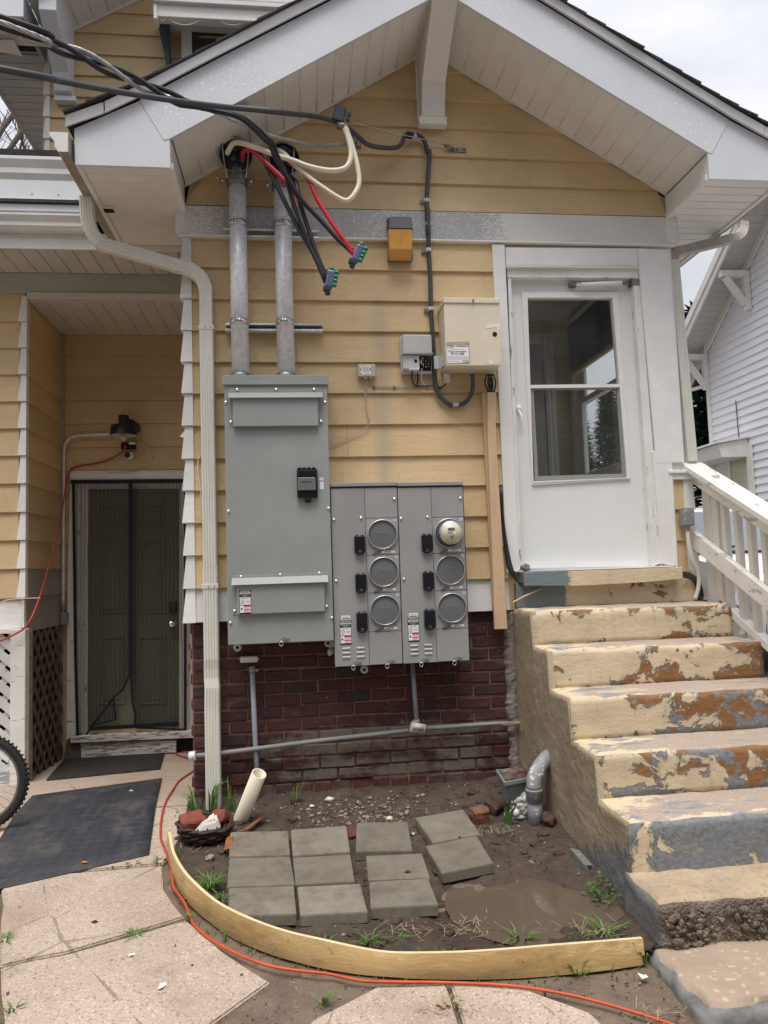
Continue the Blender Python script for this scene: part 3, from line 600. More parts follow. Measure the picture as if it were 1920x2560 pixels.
# inner door seen through the glass
ix0 = atY(X2(275, 1100), 1.86).x; ixf = atY(X2(385, 1100), 1.86).x; iz = atY(X2(200, 620), 1.86).z; izf = atY(X2(200, 500), 1.86).z
idr = box('inner_door', (ix0-.80, 1.862, 1.39), (ix0, 1.88, iz), M['inner_grey'], house, .004)
box('door_casing', (ix0, 1.84, 1.39), (ixf, 1.879, izf), M['white'], idr, .006); box('door_casing', (ix0-.9, 1.845, iz+.001), (ix0-.001, 1.879, izf-.002), M['white'], idr, .006)
for k in range(2):
    box('door_moulding', (ix0+.02+.035*k, 1.832, 1.39), (ix0+.035+.035*k, 1.841, izf-.02-.03*k), M['white'], idr, .003)
k = 0; z = 1.45
while z < 3.78:
    m = MB(); m.hexa([(ixf+.003, 1.866, z), (2.655, 1.866, z), (2.655, 1.881, z), (ixf+.003, 1.881, z), (ixf+.003, 1.878, z+.099), (2.655, 1.878, z+.099), (2.655, 1.881, z+.099), (ixf+.003, 1.881, z+.099)]); m.build('siding_board', M['yellow_lap'], ib); z += .10
# window in the porch end wall: casing, sashes, panes, pleated blind
wnd = MB()
for a, b in (((2.645, WY0-.07, WZ0-.06), (2.659, WY0, WZ1+.06)), ((2.645, WY1, WZ0-.06), (2.659, WY1+.09, WZ1+.06)), ((2.646, WY0, WZ1), (2.659, WY1, WZ1+.07)), ((2.62, WY0-.05, WZ0-.05), (2.659, WY1+.05, WZ0))): wnd.box(a, b, bev=.003)
wnd = wnd.build('window', M['white'], house)
zm = 2.96
def sash(x, z0, z1):
    s = MB()
    for a, b in (((x, WY0+.002, z0), (x+.03, WY0+.06, z1)), ((x, WY1-.10, z0), (x+.03, WY1-.002, z1)), ((x+.001, WY0+.06, z0), (x+.029, WY1-.10, z0+.06)), ((x+.001, WY0+.06, z1-.05), (x+.029, WY1-.10, z1))): s.box(a, b, bev=.002)
    s.build('sash', M['soffit'], wnd); box('pane', (x+.013, WY0+.05, z0+.05), (x+.017, WY1-.09, z1-.04), M['glass'], wnd)
sash(2.675, WZ0+.002, zm+.03); sash(2.71, zm-.02, WZ1-.002)
bl = MB(); zb0, zb1 = 3.25, 3.71; n = 18
for i in range(n):
    za = zb1-(zb1-zb0)*i/n; zb = zb1-(zb1-zb0)*(i+1)/n; zc = (za+zb)/2
    bl.prism([(2.636, WY0-.01, za), (2.606, WY0-.01, zc), (2.636, WY0-.01, zb), (2.6375, WY0-.01, zb), (2.609, WY0-.01, zc), (2.6375, WY0-.01, za)], (0, WY1-WY0+.02, 0))
M['blind'] = plain('navy_pleated_blind', (.035, .042, .15), .6, var=.2)
blo = bl.build('window_blind', M['blind'], wnd)
box('head_rail', (2.60, WY0-.02, 3.71), (2.644, WY1+.02, 3.755), M['white'], blo, .003); box('bottom_rail', (2.604, WY0-.015, zb0-.035), (2.64, WY1+.015, zb0), M['chase'], blo, .003)
# ---- storm door and its surround
casing = MB()
def quad(m, pts, Y, dep, bev=.0): m.prism([atY(p, Y) for p in pts], (0, dep, 0), bev=bev)
quad(casing, [Z6(914, 303), Z6(1000, 305), W2(322, 700), W2(252, 716)], -.030, .03, .003)
cs = casing.build('door_casing', M['white'], house)
pslab('door_header', [Z7(147, 133), Z7(903, 139), Z7(911, 241), Z7(151, 237)], -.024, .024, M['white'], cs, .003)
pslab('drip_cap', [Z7(150, 239), Z7(915, 243), Z7(914, 250), Z7(152, 247)], -.045, .05, M['peel_white'], cs)
pslab('head_jamb', [Z7(155, 249), Z7(913, 252), Z7(912, 310), Z7(159, 306)], -.018, .10, M['peel_white'], cs)
pslab('side_jamb', [Z7(160, 284), Z7(178, 284), W2(333, 690), W2(310, 695)], -.012, .10, M['peel_jamb'], cs)
pslab('side_jamb', [Z7(880, 287), Z7(914, 287), W2(1092, 662), W2(1036, 680)], -.012, .10, M['peel_jamb'], cs)
pslab('door_casing', [Z7(905, 139), Z7(1089, 148), Z7(1178, 1372), Z7(1018, 1380), Z7(917, 255)], -.028, .028, M['white'], cs, .003)
pslab('door_casing', [W2(1035, 60), W2(1140, 60), W2(1178, 683), W2(1095, 668)], -.0265, .026, M['white'], cs, .003)
# short clapboard strip, cap and corner caps beside the casing
st = MB(); quad(st, [X1(48, 206), X1(272, 200), X1(276, 230), X1(52, 232)], -.045, .06, .003); st = st.build('strip_cap', M['white'], cs)
pslab('strip_trim', [X1(76, 232), X1(270, 230), X1(272, 288), X1(80, 290)], -.030, .03, M['white'], st, .002)
pslab('strip_edge', [X1(50, 232), X1(78, 232), X1(132, 1128), X1(112, 1130)], -.034, .034, M['white'], st, .002)
yy = [290, 566, 852, 1136]
for i in range(3):
    m = MB(); lo_ = [atY(X1(84+18*i, yy[i]), -.006), atY(X1(186+14*i, yy[i]), -.006)]; hi_ = [atY(X1(102+18*i, yy[i+1]), -.022), atY(X1(206+18*i, yy[i+1]), -.022)]
    m.hexa([hi_[0], hi_[1], hi_[1]+Vector((0, .022, 0)), hi_[0]+Vector((0, .022, 0)), lo_[0], lo_[1], lo_[1]+Vector((0, .006, 0)), lo_[0]+Vector((0, .006, 0))]); m.build('siding_board', M['tan'], st)
    a, b = atY(X1(180+14*i, yy[i]), -.014), atY(X1(262+14*i, yy[i]), -.014); c, d = atY(X1(196+22*i, yy[i+1]), -.036), atY(X1(292+26*i, yy[i+1]), -.036)
    m = MB(); m.hexa([c, d, d+Vector((0, .08, 0)), c+Vector((0, .08, 0)), a, b, b+Vector((0, .06, 0)), a+Vector((0, .06, 0))]); m.build('corner_cap', M['white_cap'], st)
# door leaf
DY = .045
dl = [S0(1270, 694), S0(1578, 711), S0(1629, 1421), S0(1300, 1424)]
go = [X2(20, 42), X2(1083, 47), X2(1226, 2112), X2(134, 2178)]
def ring(name, out, inn, Y, dep, mat, parent):
    m = MB(); A = [atY(p, Y) for p in out]; B = [atY(p, Y) for p in inn]; off = Vector((0, dep, 0))
    for i in range(4):
        j = (i+1) % 4; m.hexa([A[i], A[j], B[j], B[i], A[i]+off, A[j]+off, B[j]+off, B[i]+off])
    bmesh.ops.remove_doubles(m.bm, verts=m.bm.verts, dist=1e-5)
    return m.build(name, mat, parent)
door = ring('storm_door', dl, go, DY, .035, M['door_white'], house)
gi = [X2(84, 106), X2(1023, 106), X2(1187, 2095), X2(150, 2135)]
ring('glass_moulding', go, gi, DY-.014, .052, M['white'], door)
ring('glass_bead', [X2(60, 82), X2(1045, 84), X2(1207, 2103), X2(142, 2156)], gi, DY-.018, .01, M['white'], door)
pslab('mid_rail', [X2(118, 1072), X2(1100, 1060), X2(1102, 1096), X2(112, 1106)], DY-.012, .03, M['white'], door)
M['frame_grey'] = plain('grey_sash_frame', (.30, .30, .29), .4, var=.05)
ring('lower_sash', [X2(112, 1108), X2(1122, 1098), X2(1187, 2093), X2(166, 2128)], [X2(150, 1128), X2(1070, 1116), X2(1132, 2052), X2(202, 2080)], DY+.004, .02, M['frame_grey'], door)
pslab('pane', [X2(80, 102), X2(1028, 102), X2(1100, 1064), X2(120, 1076)], DY+.012, .004, M['glass'], door)
pslab('pane', [X2(120, 1110), X2(1110, 1100), X2(1180, 2085), X2(170, 2120)], DY+.017, .004, M['glass'], door)
pslab('bottom_sweep', [W2(330, 660), W2(1028, 648), W2(1030, 680), W2(333, 690)], DY-.006, .02, M['white'], door)
# pull handle
h = MB(); c = atY(Z7(222, 1065), DY); h.lathe([(.0, -.004), (.020, -.004), (.022, .006), (.014, .022), (.0, .024)], 20, Matrix.Translation(c) @ Matrix.Rotation(math.pi/2, 4, 'X') @ Matrix.Diagonal((1, 1.35, 1, 1)))
h.tube([atY(Z7(224, 1075), DY-.022), atY(Z7(236, 1100), DY-.04), atY(Z7(238, 1130), DY-.042), atY(Z7(229, 1158), DY-.03)], [.008, .009, .008, .007], 10); h.build('door_handle', M['label_white'], door)
# closer
h = MB(); h.tube([atY(Z7(583, 350), DY-.05), atY(Z7(815, 340), DY-.05)], .0165, 14, smooth=1); h.tube([atY(Z7(555, 352), DY-.05), atY(Z7(583, 351), DY-.05)], .008, 8, smooth=1); hc = h.build('door_closer', M['label_white'], door)
h = MB(); h.tube([atY(Z7(520, 352), DY-.02), atY(Z7(560, 351), DY-.05)], .007, 8, smooth=1); h.box(atY(Z7(518, 360), DY-.03), atY(Z7(545, 345), DY+.001)); h.build('closer_bracket', M['steel_dark'], door); h = MB(); h.tube([atY(Z7(813, 337), DY-.05), atY(Z7(895, 345), DY-.05)], .005, 8, smooth=1); h.box(atY(Z7(875, 352), DY-.06), atY(Z7(898, 335), DY-.0)); h.build('closer_bracket', M['steel_dark'], door)
# threshold slab and riser board above the landing
m = MB(); A = [atY(W2(*q), -.13) for q in ((341, 712), (650, 704), (1110, 688), (1199, 684), (1201, 748), (1000, 765), (650, 784), (346, 786))]; m.prism(A, (0, .145, 0), bev=.004); th = m.build('door_threshold', M['threshold'], house)
box('threshold_flashing', (A[0].x-.03, -.05, A[0].z+.002), (A[3].x-.02, .06, A[0].z+.012), M['alum'], th)
box('riser_board', (1.46, -.045, 1.165), (2.80, -.002, A[7].z+.02), M['threshold'], th, .004)
# ---- foundation of bricks
fd = box('foundation', (LXW, .037, -.45), (1.62, .30, 1.15), M['mortar'], house)
CH, BL_, J = .0815, .232, .011
bmsh = {}
def brick_mesh(key, L_, H_, D_, mat, seed):
    m = MB(); m.box((-L_/2, 0, -H_/2), (L_/2, D_, H_/2), bev=.006)
    for v in m.bm.verts:
        q = noise.noise_vector(v.co*14+Vector((seed*7.1, 0, 0)))*.004; v.co += Vector((q.x, min(0.002, q.y), q.z))
    return m.mesh('brick', mat)
for kind, mt, L_ in (('s', M['brick'], BL_-J), ('h', M['brick'], BL_/2-J), ('lo', M['brick_low'], .108)):
    for sd in range(4): bmsh[kind, sd] = brick_mesh(kind, L_, CH-J, .10, mt, sd)
for r in range(15):
    z = 1.15-CH*(r+.5)
    if z < -.1: break
    low = r >= 13
    x = LXW+(.0 if r % 2 == 0 else -.116); step = .126 if low else BL_
    while x < 1.50:
        kd = 'lo' if low else 's'; cx = x+step/2
        if cx-step/2 < LXW-.001: kd = 'h'; cx = LXW+BL_/4
        br = link('brick', bmsh[kd, random.randrange(4)], None, fd, (cx, .026+random.uniform(-.004, .005)-(.012 if r > 9 and random.random() < .4 else 0), z+random.uniform(-.002, .002)+.003*math.sin(cx*2+r)))
        br.rotation_euler = (random.uniform(-.012, .012), random.uniform(-.008, .008), random.uniform(-.015, .015)); x += step
# left return of the foundation (edge-on bricks at the corner) and cement smear against the stairs
for r in range(14):
    for k in range(2):
        br = link('brick', bmsh['s', r % 4], None, fd, (LXW-.010, .15+.24*k+(.1 if r % 2 else 0), 1.15-CH*(r+.5)), (0, 0, -math.pi/2))
m = MB(); ring0 = None
for i in range(60):
    z = 1.14-i*.0205; e = .020+.022*noise.noise(Vector((z*9, 2, 0)))+.012*noise.noise(Vector((z*31, 7, 0)))
    ring = [m.bm.verts.new(p) for p in ((1.46, -.004, z), (1.435-e*.5, -.012+.012*noise.noise(Vector((z*25, 1, 4))), z), (1.415-e, .004+.010*noise.noise(Vector((z*22, 5, 1))), z), (1.405-e*1.2, .034, z), (1.46, .034, z))]
    if ring0:
        for k in range(5): m.bm.faces.new((ring0[k], ring0[(k+1) % 5], ring[(k+1) % 5], ring[k]))
    ring0 = ring
m.build('cement_smear', M['stone_grey'], fd)
# ---- gable soffit, fascia and roof of the porch
YF = -.56
sof = MB()
for (x0, x1) in ((AL[0], AP[0]), (AP[0], AR[0])):
    z0, z1 = zsl(x0+1e-6), zsl(x1-1e-6); sof.hexa([(x0, YF+.004, z0+.016), (x1, YF+.004, z1+.016), (x1, -.004, z1+.016), (x0, -.004, z0+.016), (x0, YF+.004, z0+.05), (x1, YF+.004, z1+.05), (x1, -.004, z1+.05), (x0, -.004, z0+.05)])
sof = sof.build('gable_soffit', M['soffit'], house)
N = 15
for (x0, x1) in ((AL[0], AP[0]-.02), (AP[0]+.02, AR[0])):
    for i in range(N):
        a = x0+(x1-x0)*i/N+.0035; b = x0+(x1-x0)*(i+1)/N-.0035; za, zb = zsl(a), zsl(b); e = .006
        m = MB(); m.hexa([(a, YF+.006, za+e), (b, YF+.006, zb+e), (b, -.006, zb+e), (a, -.006, za+e), (a-.003, YF+.006, za+.02), (b+.003, YF+.006, zb+.02), (b+.003, -.006, zb+.02), (a-.003, -.006, za+.02)]); m.build('soffit_panel', M['soffit'], sof)
        # raised bead along one edge
        m = MB(); m.tube([(b+.0035, YF+.01, zb+.006), (b+.0035, -.008, zb+.006)], .0055, 6, smooth=1); m.build('panel_bead', M['soffit'], sof)
for (xa, xb) in ((AL[0], AP[0]), (AP[0], AR[0])):
    za, zb = zsl(xa+1e-6), zsl(xb-1e-6); m = MB(); m.hexa([(xa, -.03, za-.014), (xb, -.03, zb-.014), (xb, -.021, zb-.014), (xa, -.021, za-.014), (xa, -.03, za+.006), (xb, -.03, zb+.006), (xb, -.021, zb+.006), (xa, -.021, za+.006)]); m.build('soffit_channel', M['soffit'], sof)
# fascia plates: flaking coil stock on the rakes, cleaner plates at the eave ends
YP = -.585
def P2(x, z, y=YP): return (x, y, z)
fa = house
topL = [(-1.262, 4.121), (-1.084, 4.198), (-.879, 4.312), (-.407, 4.598), (-.036, 4.820), (AP[0], 5.445)]
m = MB(); m.prism([P2(-.882, 4.305), P2(-.407, 4.596), P2(-.036, 4.818), P2(AP[0], 5.440), P2(AP[0], AP[1]-.012), P2(-.712, 4.069), P2(-.743, 4.063)], (0, .022, 0)); rk = m.build('rake_fascia', M['fascia'], house)
m = MB(); m.prism([P2(AP[0]+.001, 5.440), P2(1.615, 5.092), P2(2.155, 4.771), P2(2.889, 4.335), P2(2.753, 4.107), P2(2.735, 4.10), P2(AP[0]+.001, AP[1]-.012)], (0, .022, 0)); m.build('rake_fascia', M['fascia'], house)
m = MB(); m.prism([P2(-1.258, 4.113, YP+.003), P2(-.883, 4.302, YP+.003), P2(-.744, 4.064, YP+.003), P2(-.709, 4.072, YP+.003), P2(-.705, 3.892, YP+.003), P2(-1.253, 3.894, YP+.003)], (0, .022, 0)); m.build('eave_end_plate', M['fascia_clean'], house)
m = MB(); m.prism([P2(2.891, 4.334, YP+.003), P2(3.27, 4.145, YP+.003), P2(3.265, 3.929, YP+.003), P2(2.722, 3.929, YP+.003), P2(2.723, 4.11, YP+.003), P2(2.753, 4.106, YP+.003)], (0, .022, 0)); m.build('eave_end_plate', M['fascia_clean'], house)
# drip edge (L-shaped metal) along both rakes
def drip(pts, hgt, name='drip_edge'):
    m = MB()
    for i in range(len(pts)-1):
        a, b = pts[i], pts[i+1]
        m.hexa([(a[0], YP-.018, a[1]), (b[0], YP-.018, b[1]), (b[0], YP-.004, b[1]+.004), (a[0], YP-.004, a[1]+.004), (a[0], YP-.030, a[1]+hgt), (b[0], YP-.030, b[1]+hgt), (b[0], YP+.05, b[1]+hgt), (a[0], YP+.05, a[1]+hgt)])
        m.hexa([(a[0], YP-.034, a[1]-.010), (b[0], YP-.034, b[1]-.010), (b[0], YP-.017, b[1]-.001), (a[0], YP-.017, a[1]-.001), (a[0], YP-.036, a[1]-.002), (b[0], YP-.036, b[1]-.002), (b[0], YP-.018, b[1]+.010), (a[0], YP-.018, a[1]+.010)])
    return m.build(name, M['alum'], house)
dL = [(-1.300, 4.112), (-1.084, 4.203)]; dL2 = [(-1.076, 4.207), (-.879, 4.317), (-.407, 4.604), (-.036, 4.826), (AP[0], 5.450)]
dR = [(AP[0]+.001, 5.450), (1.615, 5.100), (2.155, 4.777), (2.889, 4.343), (3.115, 4.222)]; dR2 = [(3.118, 4.220), (3.31, 4.135)]
for q in (dL, dL2, dR, dR2): drip(q, .062)
# roof deck and shingle courses, running back to the main wall
rf = MB()
for a, b in (((-1.30, 4.177), (-.879, 4.383)), ((-.879, 4.383), (AP[0], 5.513)), ((AP[0], 5.513), (2.889, 4.409)), ((2.889, 4.409), (3.31, 4.20))):
    rf.hexa([(a[0], YP-.02, a[1]-.05), (b[0], YP-.02, b[1]-.05), (b[0], 1.93, b[1]-.05), (a[0], 1.93, a[1]-.05), (a[0], YP-.02, a[1]), (b[0], YP-.02, b[1]), (b[0], 1.93, b[1]), (a[0], 1.93, a[1])])
rf = rf.build('roof', M['shingle'], house)
def courses(path):
    tot = 0; seg = []
    for i in range(len(path)-1):
        a, b = Vector((path[i][0], 0, path[i][1])), Vector((path[i+1][0], 0, path[i+1][1])); seg.append((a, b, (b-a).length)); tot += (b-a).length
    def pt(s):
        for a, b, l in seg:
            if s <= l: return a+(b-a)*(s/l), (b-a).normalized()
            s -= l
        return seg[-1][1], (seg[-1][1]-seg[-1][0]).normalized()
    s = 0
    while s < tot:
        p, d = pt(s); q, _ = pt(min(tot, s+.15)); nrm = Vector((-d.z, 0, d.x)); nrm = nrm if nrm.z > 0 else -nrm; jit = random.uniform(0, .014)
        m = MB(); m.hexa([p+Vector((0, YP-.044-jit, 0))+nrm*.001, q+Vector((0, YP-.044-jit, 0))+nrm*.001, q+Vector((0, 1.92, 0))+nrm*.001, p+Vector((0, 1.92, 0))+nrm*.001, p+Vector((0, YP-.044-jit, 0))+nrm*.016, q+Vector((0, YP-.044-jit, 0))+nrm*.005, q+Vector((0, 1.92, 0))+nrm*.005, p+Vector((0, 1.92, 0))+nrm*.016])
        m.build('shingle_course', M['shingle'], rf); s += .145
courses([(-1.305, 4.178), (-.879, 4.386), (AP[0], 5.515)]); courses([(3.315, 4.201), (2.889, 4.412), (AP[0], 5.515)])
# eave boxes along both sides: horizontal soffit of cross panels, inner cheek
def eave(x0, x1, zf, xin, s):
    e = box('eave_box', (x0+.024, YP+.026, zf+.032), (x1-.024, 1.9, zf+.16), M['soffit'], house)
    y = YP+.03; k = 0
    while y < 1.85:
        w_ = .098; m = MB(); m.box((x0+.03, y+.003, zf+.012), (x1-.03, y+w_-.003, zf+.031), bev=.003); m.build('soffit_panel', M['soffit'], e); y += w_
    for xx in (x0, x1-.03): box('soffit_channel', (xx, YP+.0255, zf), (xx+.03, 1.89, zf+.03), M['soffit'], e, .002)
    cz = max(zsl(xin-.01), zsl(xin+.01)) if False else 4.10
    box('inner_cheek', (xin-.02 if s < 0 else xin, YP+.026, zf+.032), (xin if s < 0 else xin+.02, -.006, cz), M['soffit'], e)
    box('cheek_trim', (xin-.004 if s < 0 else xin-.012, YP+.027, zf+.001), (xin+.012 if s < 0 else xin+.004, -.006, zf+.04), M['soffit'], e, .003)
    return e
e1 = eave(-1.255, -.705, 3.893, -.705, -1); e2 = eave(2.722, 3.268, 3.930, 2.722, 1)
# small vent plate with a hole under the left eave
c = atZ(Z1(642, 1235), 3.905); vp_ = box('vent_plate', (c.x-.04, c.y-.035, 3.888), (c.x+.04, c.y+.035, 3.9045), M['soffit'], e1, .004); box('vent_hole', (c.x-.026, c.y-.03, 3.884), (c.x+.036, c.y+.02, 3.889), M['dark'], vp_)
# ridge bracket
def bracket(parent, x0, x1, pts, name='roof_bracket', mat='soffit'):
    m = MB(); m.prism([(x0, y, z) for y, z in pts], (x1-x0, 0, 0), bev=.003); return m.build(name, M[mat], parent)
bx0, bx1 = .925, 1.087
bracket(house, bx0, bx1, [(-.62, 5.36), (-.62, 5.05), (-.50, 4.99), (-.17, 4.80), (-.10, 4.60), (-.004, 4.585), (-.004, 5.2)])
m = MB(); m.box((bx0-.018, -.09, 4.545), (bx1+.018, -.021, 4.60), bev=.003); m.box((bx0-.02, -.035, 4.60), (bx0-.002, -.021, 5.06)); m.box((bx1+.002, -.035, 4.60), (bx1+.02, -.021, 5.06)); m.build('bracket_foot', M['soffit'], house)
m = MB(); m.prism([(bx0-.004, -.632, 5.40), (bx1+.004, -.632, 5.40), (bx1+.004, -.632, 5.04), (bx0-.004, -.632, 5.04)], (0, .01, 0)); m.build('bracket_face', M['fascia_clean'], house)

# ================================================================== the wing on the left and the recess with the lower door
YW, YB = 1.05, 1.95
ww = box('wing_wall', (-4.2, YW+.001, 1.09), (-2.10, YW+.10, 3.72), M['tan'], house)
WL = [3.70, 3.49, 3.278, 3.066, 2.852, 2.638, 2.424, 2.207, 1.985, 1.768, 1.548, 1.326]
for i in range(len(WL)-1):
    lap(ww, -4.2, -2.138, WL[i+1], WL[i], YW, M['tan']); cap(ww, -2.130, -2.078, WL[i+1]+.001, WL[i]-.003, YW, M['white_cap'], .03)
lap(ww, -4.2, -2.112, 1.093, 1.30, YW, M['white_lap'], name='skirt_board'); box('skirt_end', (-2.110, YW-.02, 1.10), (-2.09, YW+.02, 1.31), M['white'], ww)
rs = box('recess_side_wall', (-2.20, YW+.101, 1.09), (-2.101, YB, 3.72), M['tan'], house)
for i in range(len(WL)-1): lapx(rs, YW+.035, YB-.001, WL[i+1], WL[i], -2.10, M['tan'] if i < len(WL)-2 else M['grey_lap'])
lapx(rs, YW+.02, YB-.001, 1.06, 1.322, -2.10, M['grey_lap'], name='skirt_board')
rb = box('recess_back_wall', (-2.2, YB+.001, -.15), (-.60, YB+.1, 3.72), M['tan'], house)
BLs = [3.70, 3.49, 3.278, 3.066, 2.852, 2.638, 2.424]
for i in range(len(BLs)-1): lap(rb, -2.08, -.70, BLs[i+1], BLs[i], YB, M['tan'])
for i in range(1, 6): lap(rb, -2.08, -2.03, 2.424-.215*i, 2.424-.215*(i-1), YB, M['tan'])
box('inside_corner_strip', (-2.098, YB-.05, 1.1), (-2.065, YB-.0195, 3.66), M['grey_lap'], rb, .004)
# recess ceiling panels
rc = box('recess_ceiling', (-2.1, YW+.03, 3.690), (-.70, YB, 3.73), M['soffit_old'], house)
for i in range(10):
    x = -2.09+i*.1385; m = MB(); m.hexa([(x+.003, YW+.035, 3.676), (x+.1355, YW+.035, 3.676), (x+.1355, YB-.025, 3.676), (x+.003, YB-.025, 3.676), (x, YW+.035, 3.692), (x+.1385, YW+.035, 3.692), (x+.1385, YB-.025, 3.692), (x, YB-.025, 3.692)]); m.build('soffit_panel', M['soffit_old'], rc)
# frieze over the opening, wing eave soffit, wing gutter and fascia bands above
box('frieze_board', (-4.2, YW-.03, 3.722), (-.74, YW+.03, 3.885), M['grey_lap'] if False else M['band'] if False else lap_mat('weathered_grey_frieze', (.46, .46, .42), groove=.25), ww, .003)
box('frieze_trim', (-2.075, YW-.045, 3.672), (-.74, YW+.029, 3.7215), M['soffit_old'], ww, .003)
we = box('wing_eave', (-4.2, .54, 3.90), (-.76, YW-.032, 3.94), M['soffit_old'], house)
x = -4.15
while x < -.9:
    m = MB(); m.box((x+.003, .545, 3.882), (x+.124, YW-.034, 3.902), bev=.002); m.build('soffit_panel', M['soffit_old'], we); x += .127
box('eave_fascia', (-4.2, .525, 3.862), (-.80, .5395, 3.985), M['gutter'], we, .002)
def kgutter(name, x0, x1, Y, z0, z1, mat, parent):
    m = MB(); d = .10; h = z1-z0; pr = [(Y, z0), (Y-.055, z0), (Y-.075, z0+h*.25), (Y-.075, z0+h*.5), (Y-d, z0+h*.85), (Y-d, z1), (Y-d+.012, z1), (Y-d+.012, z0+h*.86), (Y-.066, z0+h*.52), (Y-.066, z0+h*.28), (Y-.05, z0+.008), (Y-.006, z0+.008), (Y-.006, z1), (Y, z1)]
    m.prism([(x0, y, z) for y, z in pr], (x1-x0, 0, 0)); return m.build(name, mat, parent)
g1 = kgutter('wing_gutter', -4.2, -1.47, .522, 3.975, 4.085, M['gutter'], we); box('gutter_end', (-1.47, .43, 3.978), (-1.462, .52, 4.083), M['gutter'], g1)
box('drip_edge', (-4.2, .42, 4.092), (-1.40, .56, 4.150), M['alum'], we, .004); box('shingle_edge', (-4.2, .40, 4.152), (-1.32, 1.9, 4.175), M['shingle'], we)
wf = box('upper_band', (-4.2, .66, 4.27), (-1.30, .70, 4.455), M['alum'], house, .003)
box('flashing_strip', (-4.2, .64, 4.20), (-1.62, .662, 4.282), M['soffit'], wf, .003); box('bare_board', (-1.70, .652, 4.178), (-1.3, .668, 4.268), M['lamp_grey'], wf)
for i in range(6): MB().lathe([(.005, 0), (.004, .004)], 8, Matrix.Translation((-2.05+i*.16-(i % 2)*.03, .659, 4.285+(.06 if i % 3 else .02))) @ Matrix.Rotation(math.pi/2, 4, 'X')).build('nail_head', M['steel_dark'], wf)
kgutter('upper_gutter', -4.2, -1.25, .72, 4.46, 4.62, M['gutter'], wf); box('roof_edge', (-4.2, .62, 4.625), (-1.28, 1.94, 4.67), M['shingle'], wf)
# ---- upper storey of the main house
YU = 2.0
uw = MB(); uw.box((-2.28, YU+.001, 3.7), (1.8, YU+.15, 6.5)); uw.prism([(-2.28, YU+.001, 6.5), (1.8, YU+.001, 6.5), (1.8, YU+.001, 7.6), (.6, YU+.001, 8.1), (-2.26, YU+.001, 6.52)], (0, .15, 0)); uw = uw.build('upper_wall', M['tan'], house)
def zmain(x): return 6.661+.571*(x+1.986)
UL = [4.70, 4.915, 5.13, 5.345, 5.56, 5.775, 5.988, 6.203, 6.417, 6.632, 6.847, 7.062]
for i in range(len(UL)-1):
    a, b = UL[i], UL[i+1]; x0a = max(-2.215, -1.986+(a-6.661)/.571); x0b = max(-2.215, -1.986+(b-6.661)/.571)
    lap(uw, x0a, 1.79, a, b, YU, M["tan"], x0b, 1.79)
    if b < 6.5: cap(uw, -2.262, -2.212, a+.001, b-.003, YU, M['white_cap'], .03)
# main gable soffit and eave return
ms = MB(); x0, x1 = -2.24, .6; ms.hexa([(x0, 1.42, zmain(x0)+.016), (x1, 1.42, zmain(x1)+.016), (x1, YU-.004, zmain(x1)+.016), (x0, YU-.004, zmain(x0)+.016), (x0, 1.42, zmain(x0)+.06), (x1, 1.42, zmain(x1)+.06), (x1, YU-.004, zmain(x1)+.06), (x0, YU-.004, zmain(x0)+.06)]); ms = ms.build('main_gable_soffit', M['soffit'], house)
for i in range(20):
    a = x0+.142*i+.003; b = a+.136; za, zb = zmain(a), zmain(b); m = MB(); m.hexa([(a, 1.425, za+.004), (b, 1.425, zb+.004), (b, YU-.006, zb+.004), (a, YU-.006, za+.004), (a-.003, 1.425, za+.02), (b+.003, 1.425, zb+.02), (b+.003, YU-.006, zb+.02), (a-.003, YU-.006, za+.02)]); m.build('soffit_panel', M['soffit'], ms)
m = MB(); m.hexa([(-2.2, YU-.034, zmain(-2.2)-.02), (.6, YU-.034, zmain(.6)-.02), (.6, YU-.021, zmain(.6)-.02), (-2.2, YU-.021, zmain(-2.2)-.02), (-2.2, YU-.034, zmain(-2.2)+.004), (.6, YU-.034, zmain(.6)+.004), (.6, YU-.021, zmain(.6)+.004), (-2.2, YU-.021, zmain(-2.2)+.004)]); m.build('soffit_channel', M['soffit'], ms)
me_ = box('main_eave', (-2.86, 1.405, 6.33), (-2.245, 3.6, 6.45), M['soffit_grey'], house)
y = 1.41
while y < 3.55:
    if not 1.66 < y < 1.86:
        m = MB(); m.box((-2.83, y+.003, 6.312), (-2.275, y+.117, 6.331), bev=.002); m.build('soffit_panel', M['soffit_grey'] if y > 1.7 else M['soffit'], me_)  # rear panels take the darker copy painted for dim light
    y += .12
m = MB(); m.hexa([(-2.83, 1.65, 6.26), (-2.42, 1.65, 6.27), (-2.40, 1.80, 6.235), (-2.83, 1.80, 6.30), (-2.83, 1.65, 6.268), (-2.42, 1.65, 6.278), (-2.40, 1.80, 6.243), (-2.83, 1.80, 6.308)]); m.build('sagging_panel', M['soffit'], me_)
box('soffit_hole', (-2.80, 1.66, 6.326), (-2.29, 1.86, 6.3295), M['dark'], me_)
for xx in (-2.86, -2.275): box('soffit_channel', (xx, 1.404, 6.30), (xx+.03, 3.6, 6.331), M['soffit_grey'], me_, .002)
box('eave_end_plate', (-2.86, 1.385, 6.30), (-2.245, 1.404, 6.62), M['fascia_clean'], me_, .003); box('inner_cheek', (-2.262, 1.42, 6.335), (-2.244, YU-.006, 6.53), M['soffit_grey'], me_)
m = MB(); m.hexa([(-2.3, 1.375, 6.50), (.6, 1.375, zmain(.6)), (.6, 1.40, zmain(.6)), (-2.3, 1.40, 6.50), (-2.3, 1.375, 6.86), (.6, 1.375, zmain(.6)+.34), (.6, 1.40, zmain(.6)+.34), (-2.3, 1.40, 6.86)]); m.build('main_rake_fascia', M['fascia_clean'], house)
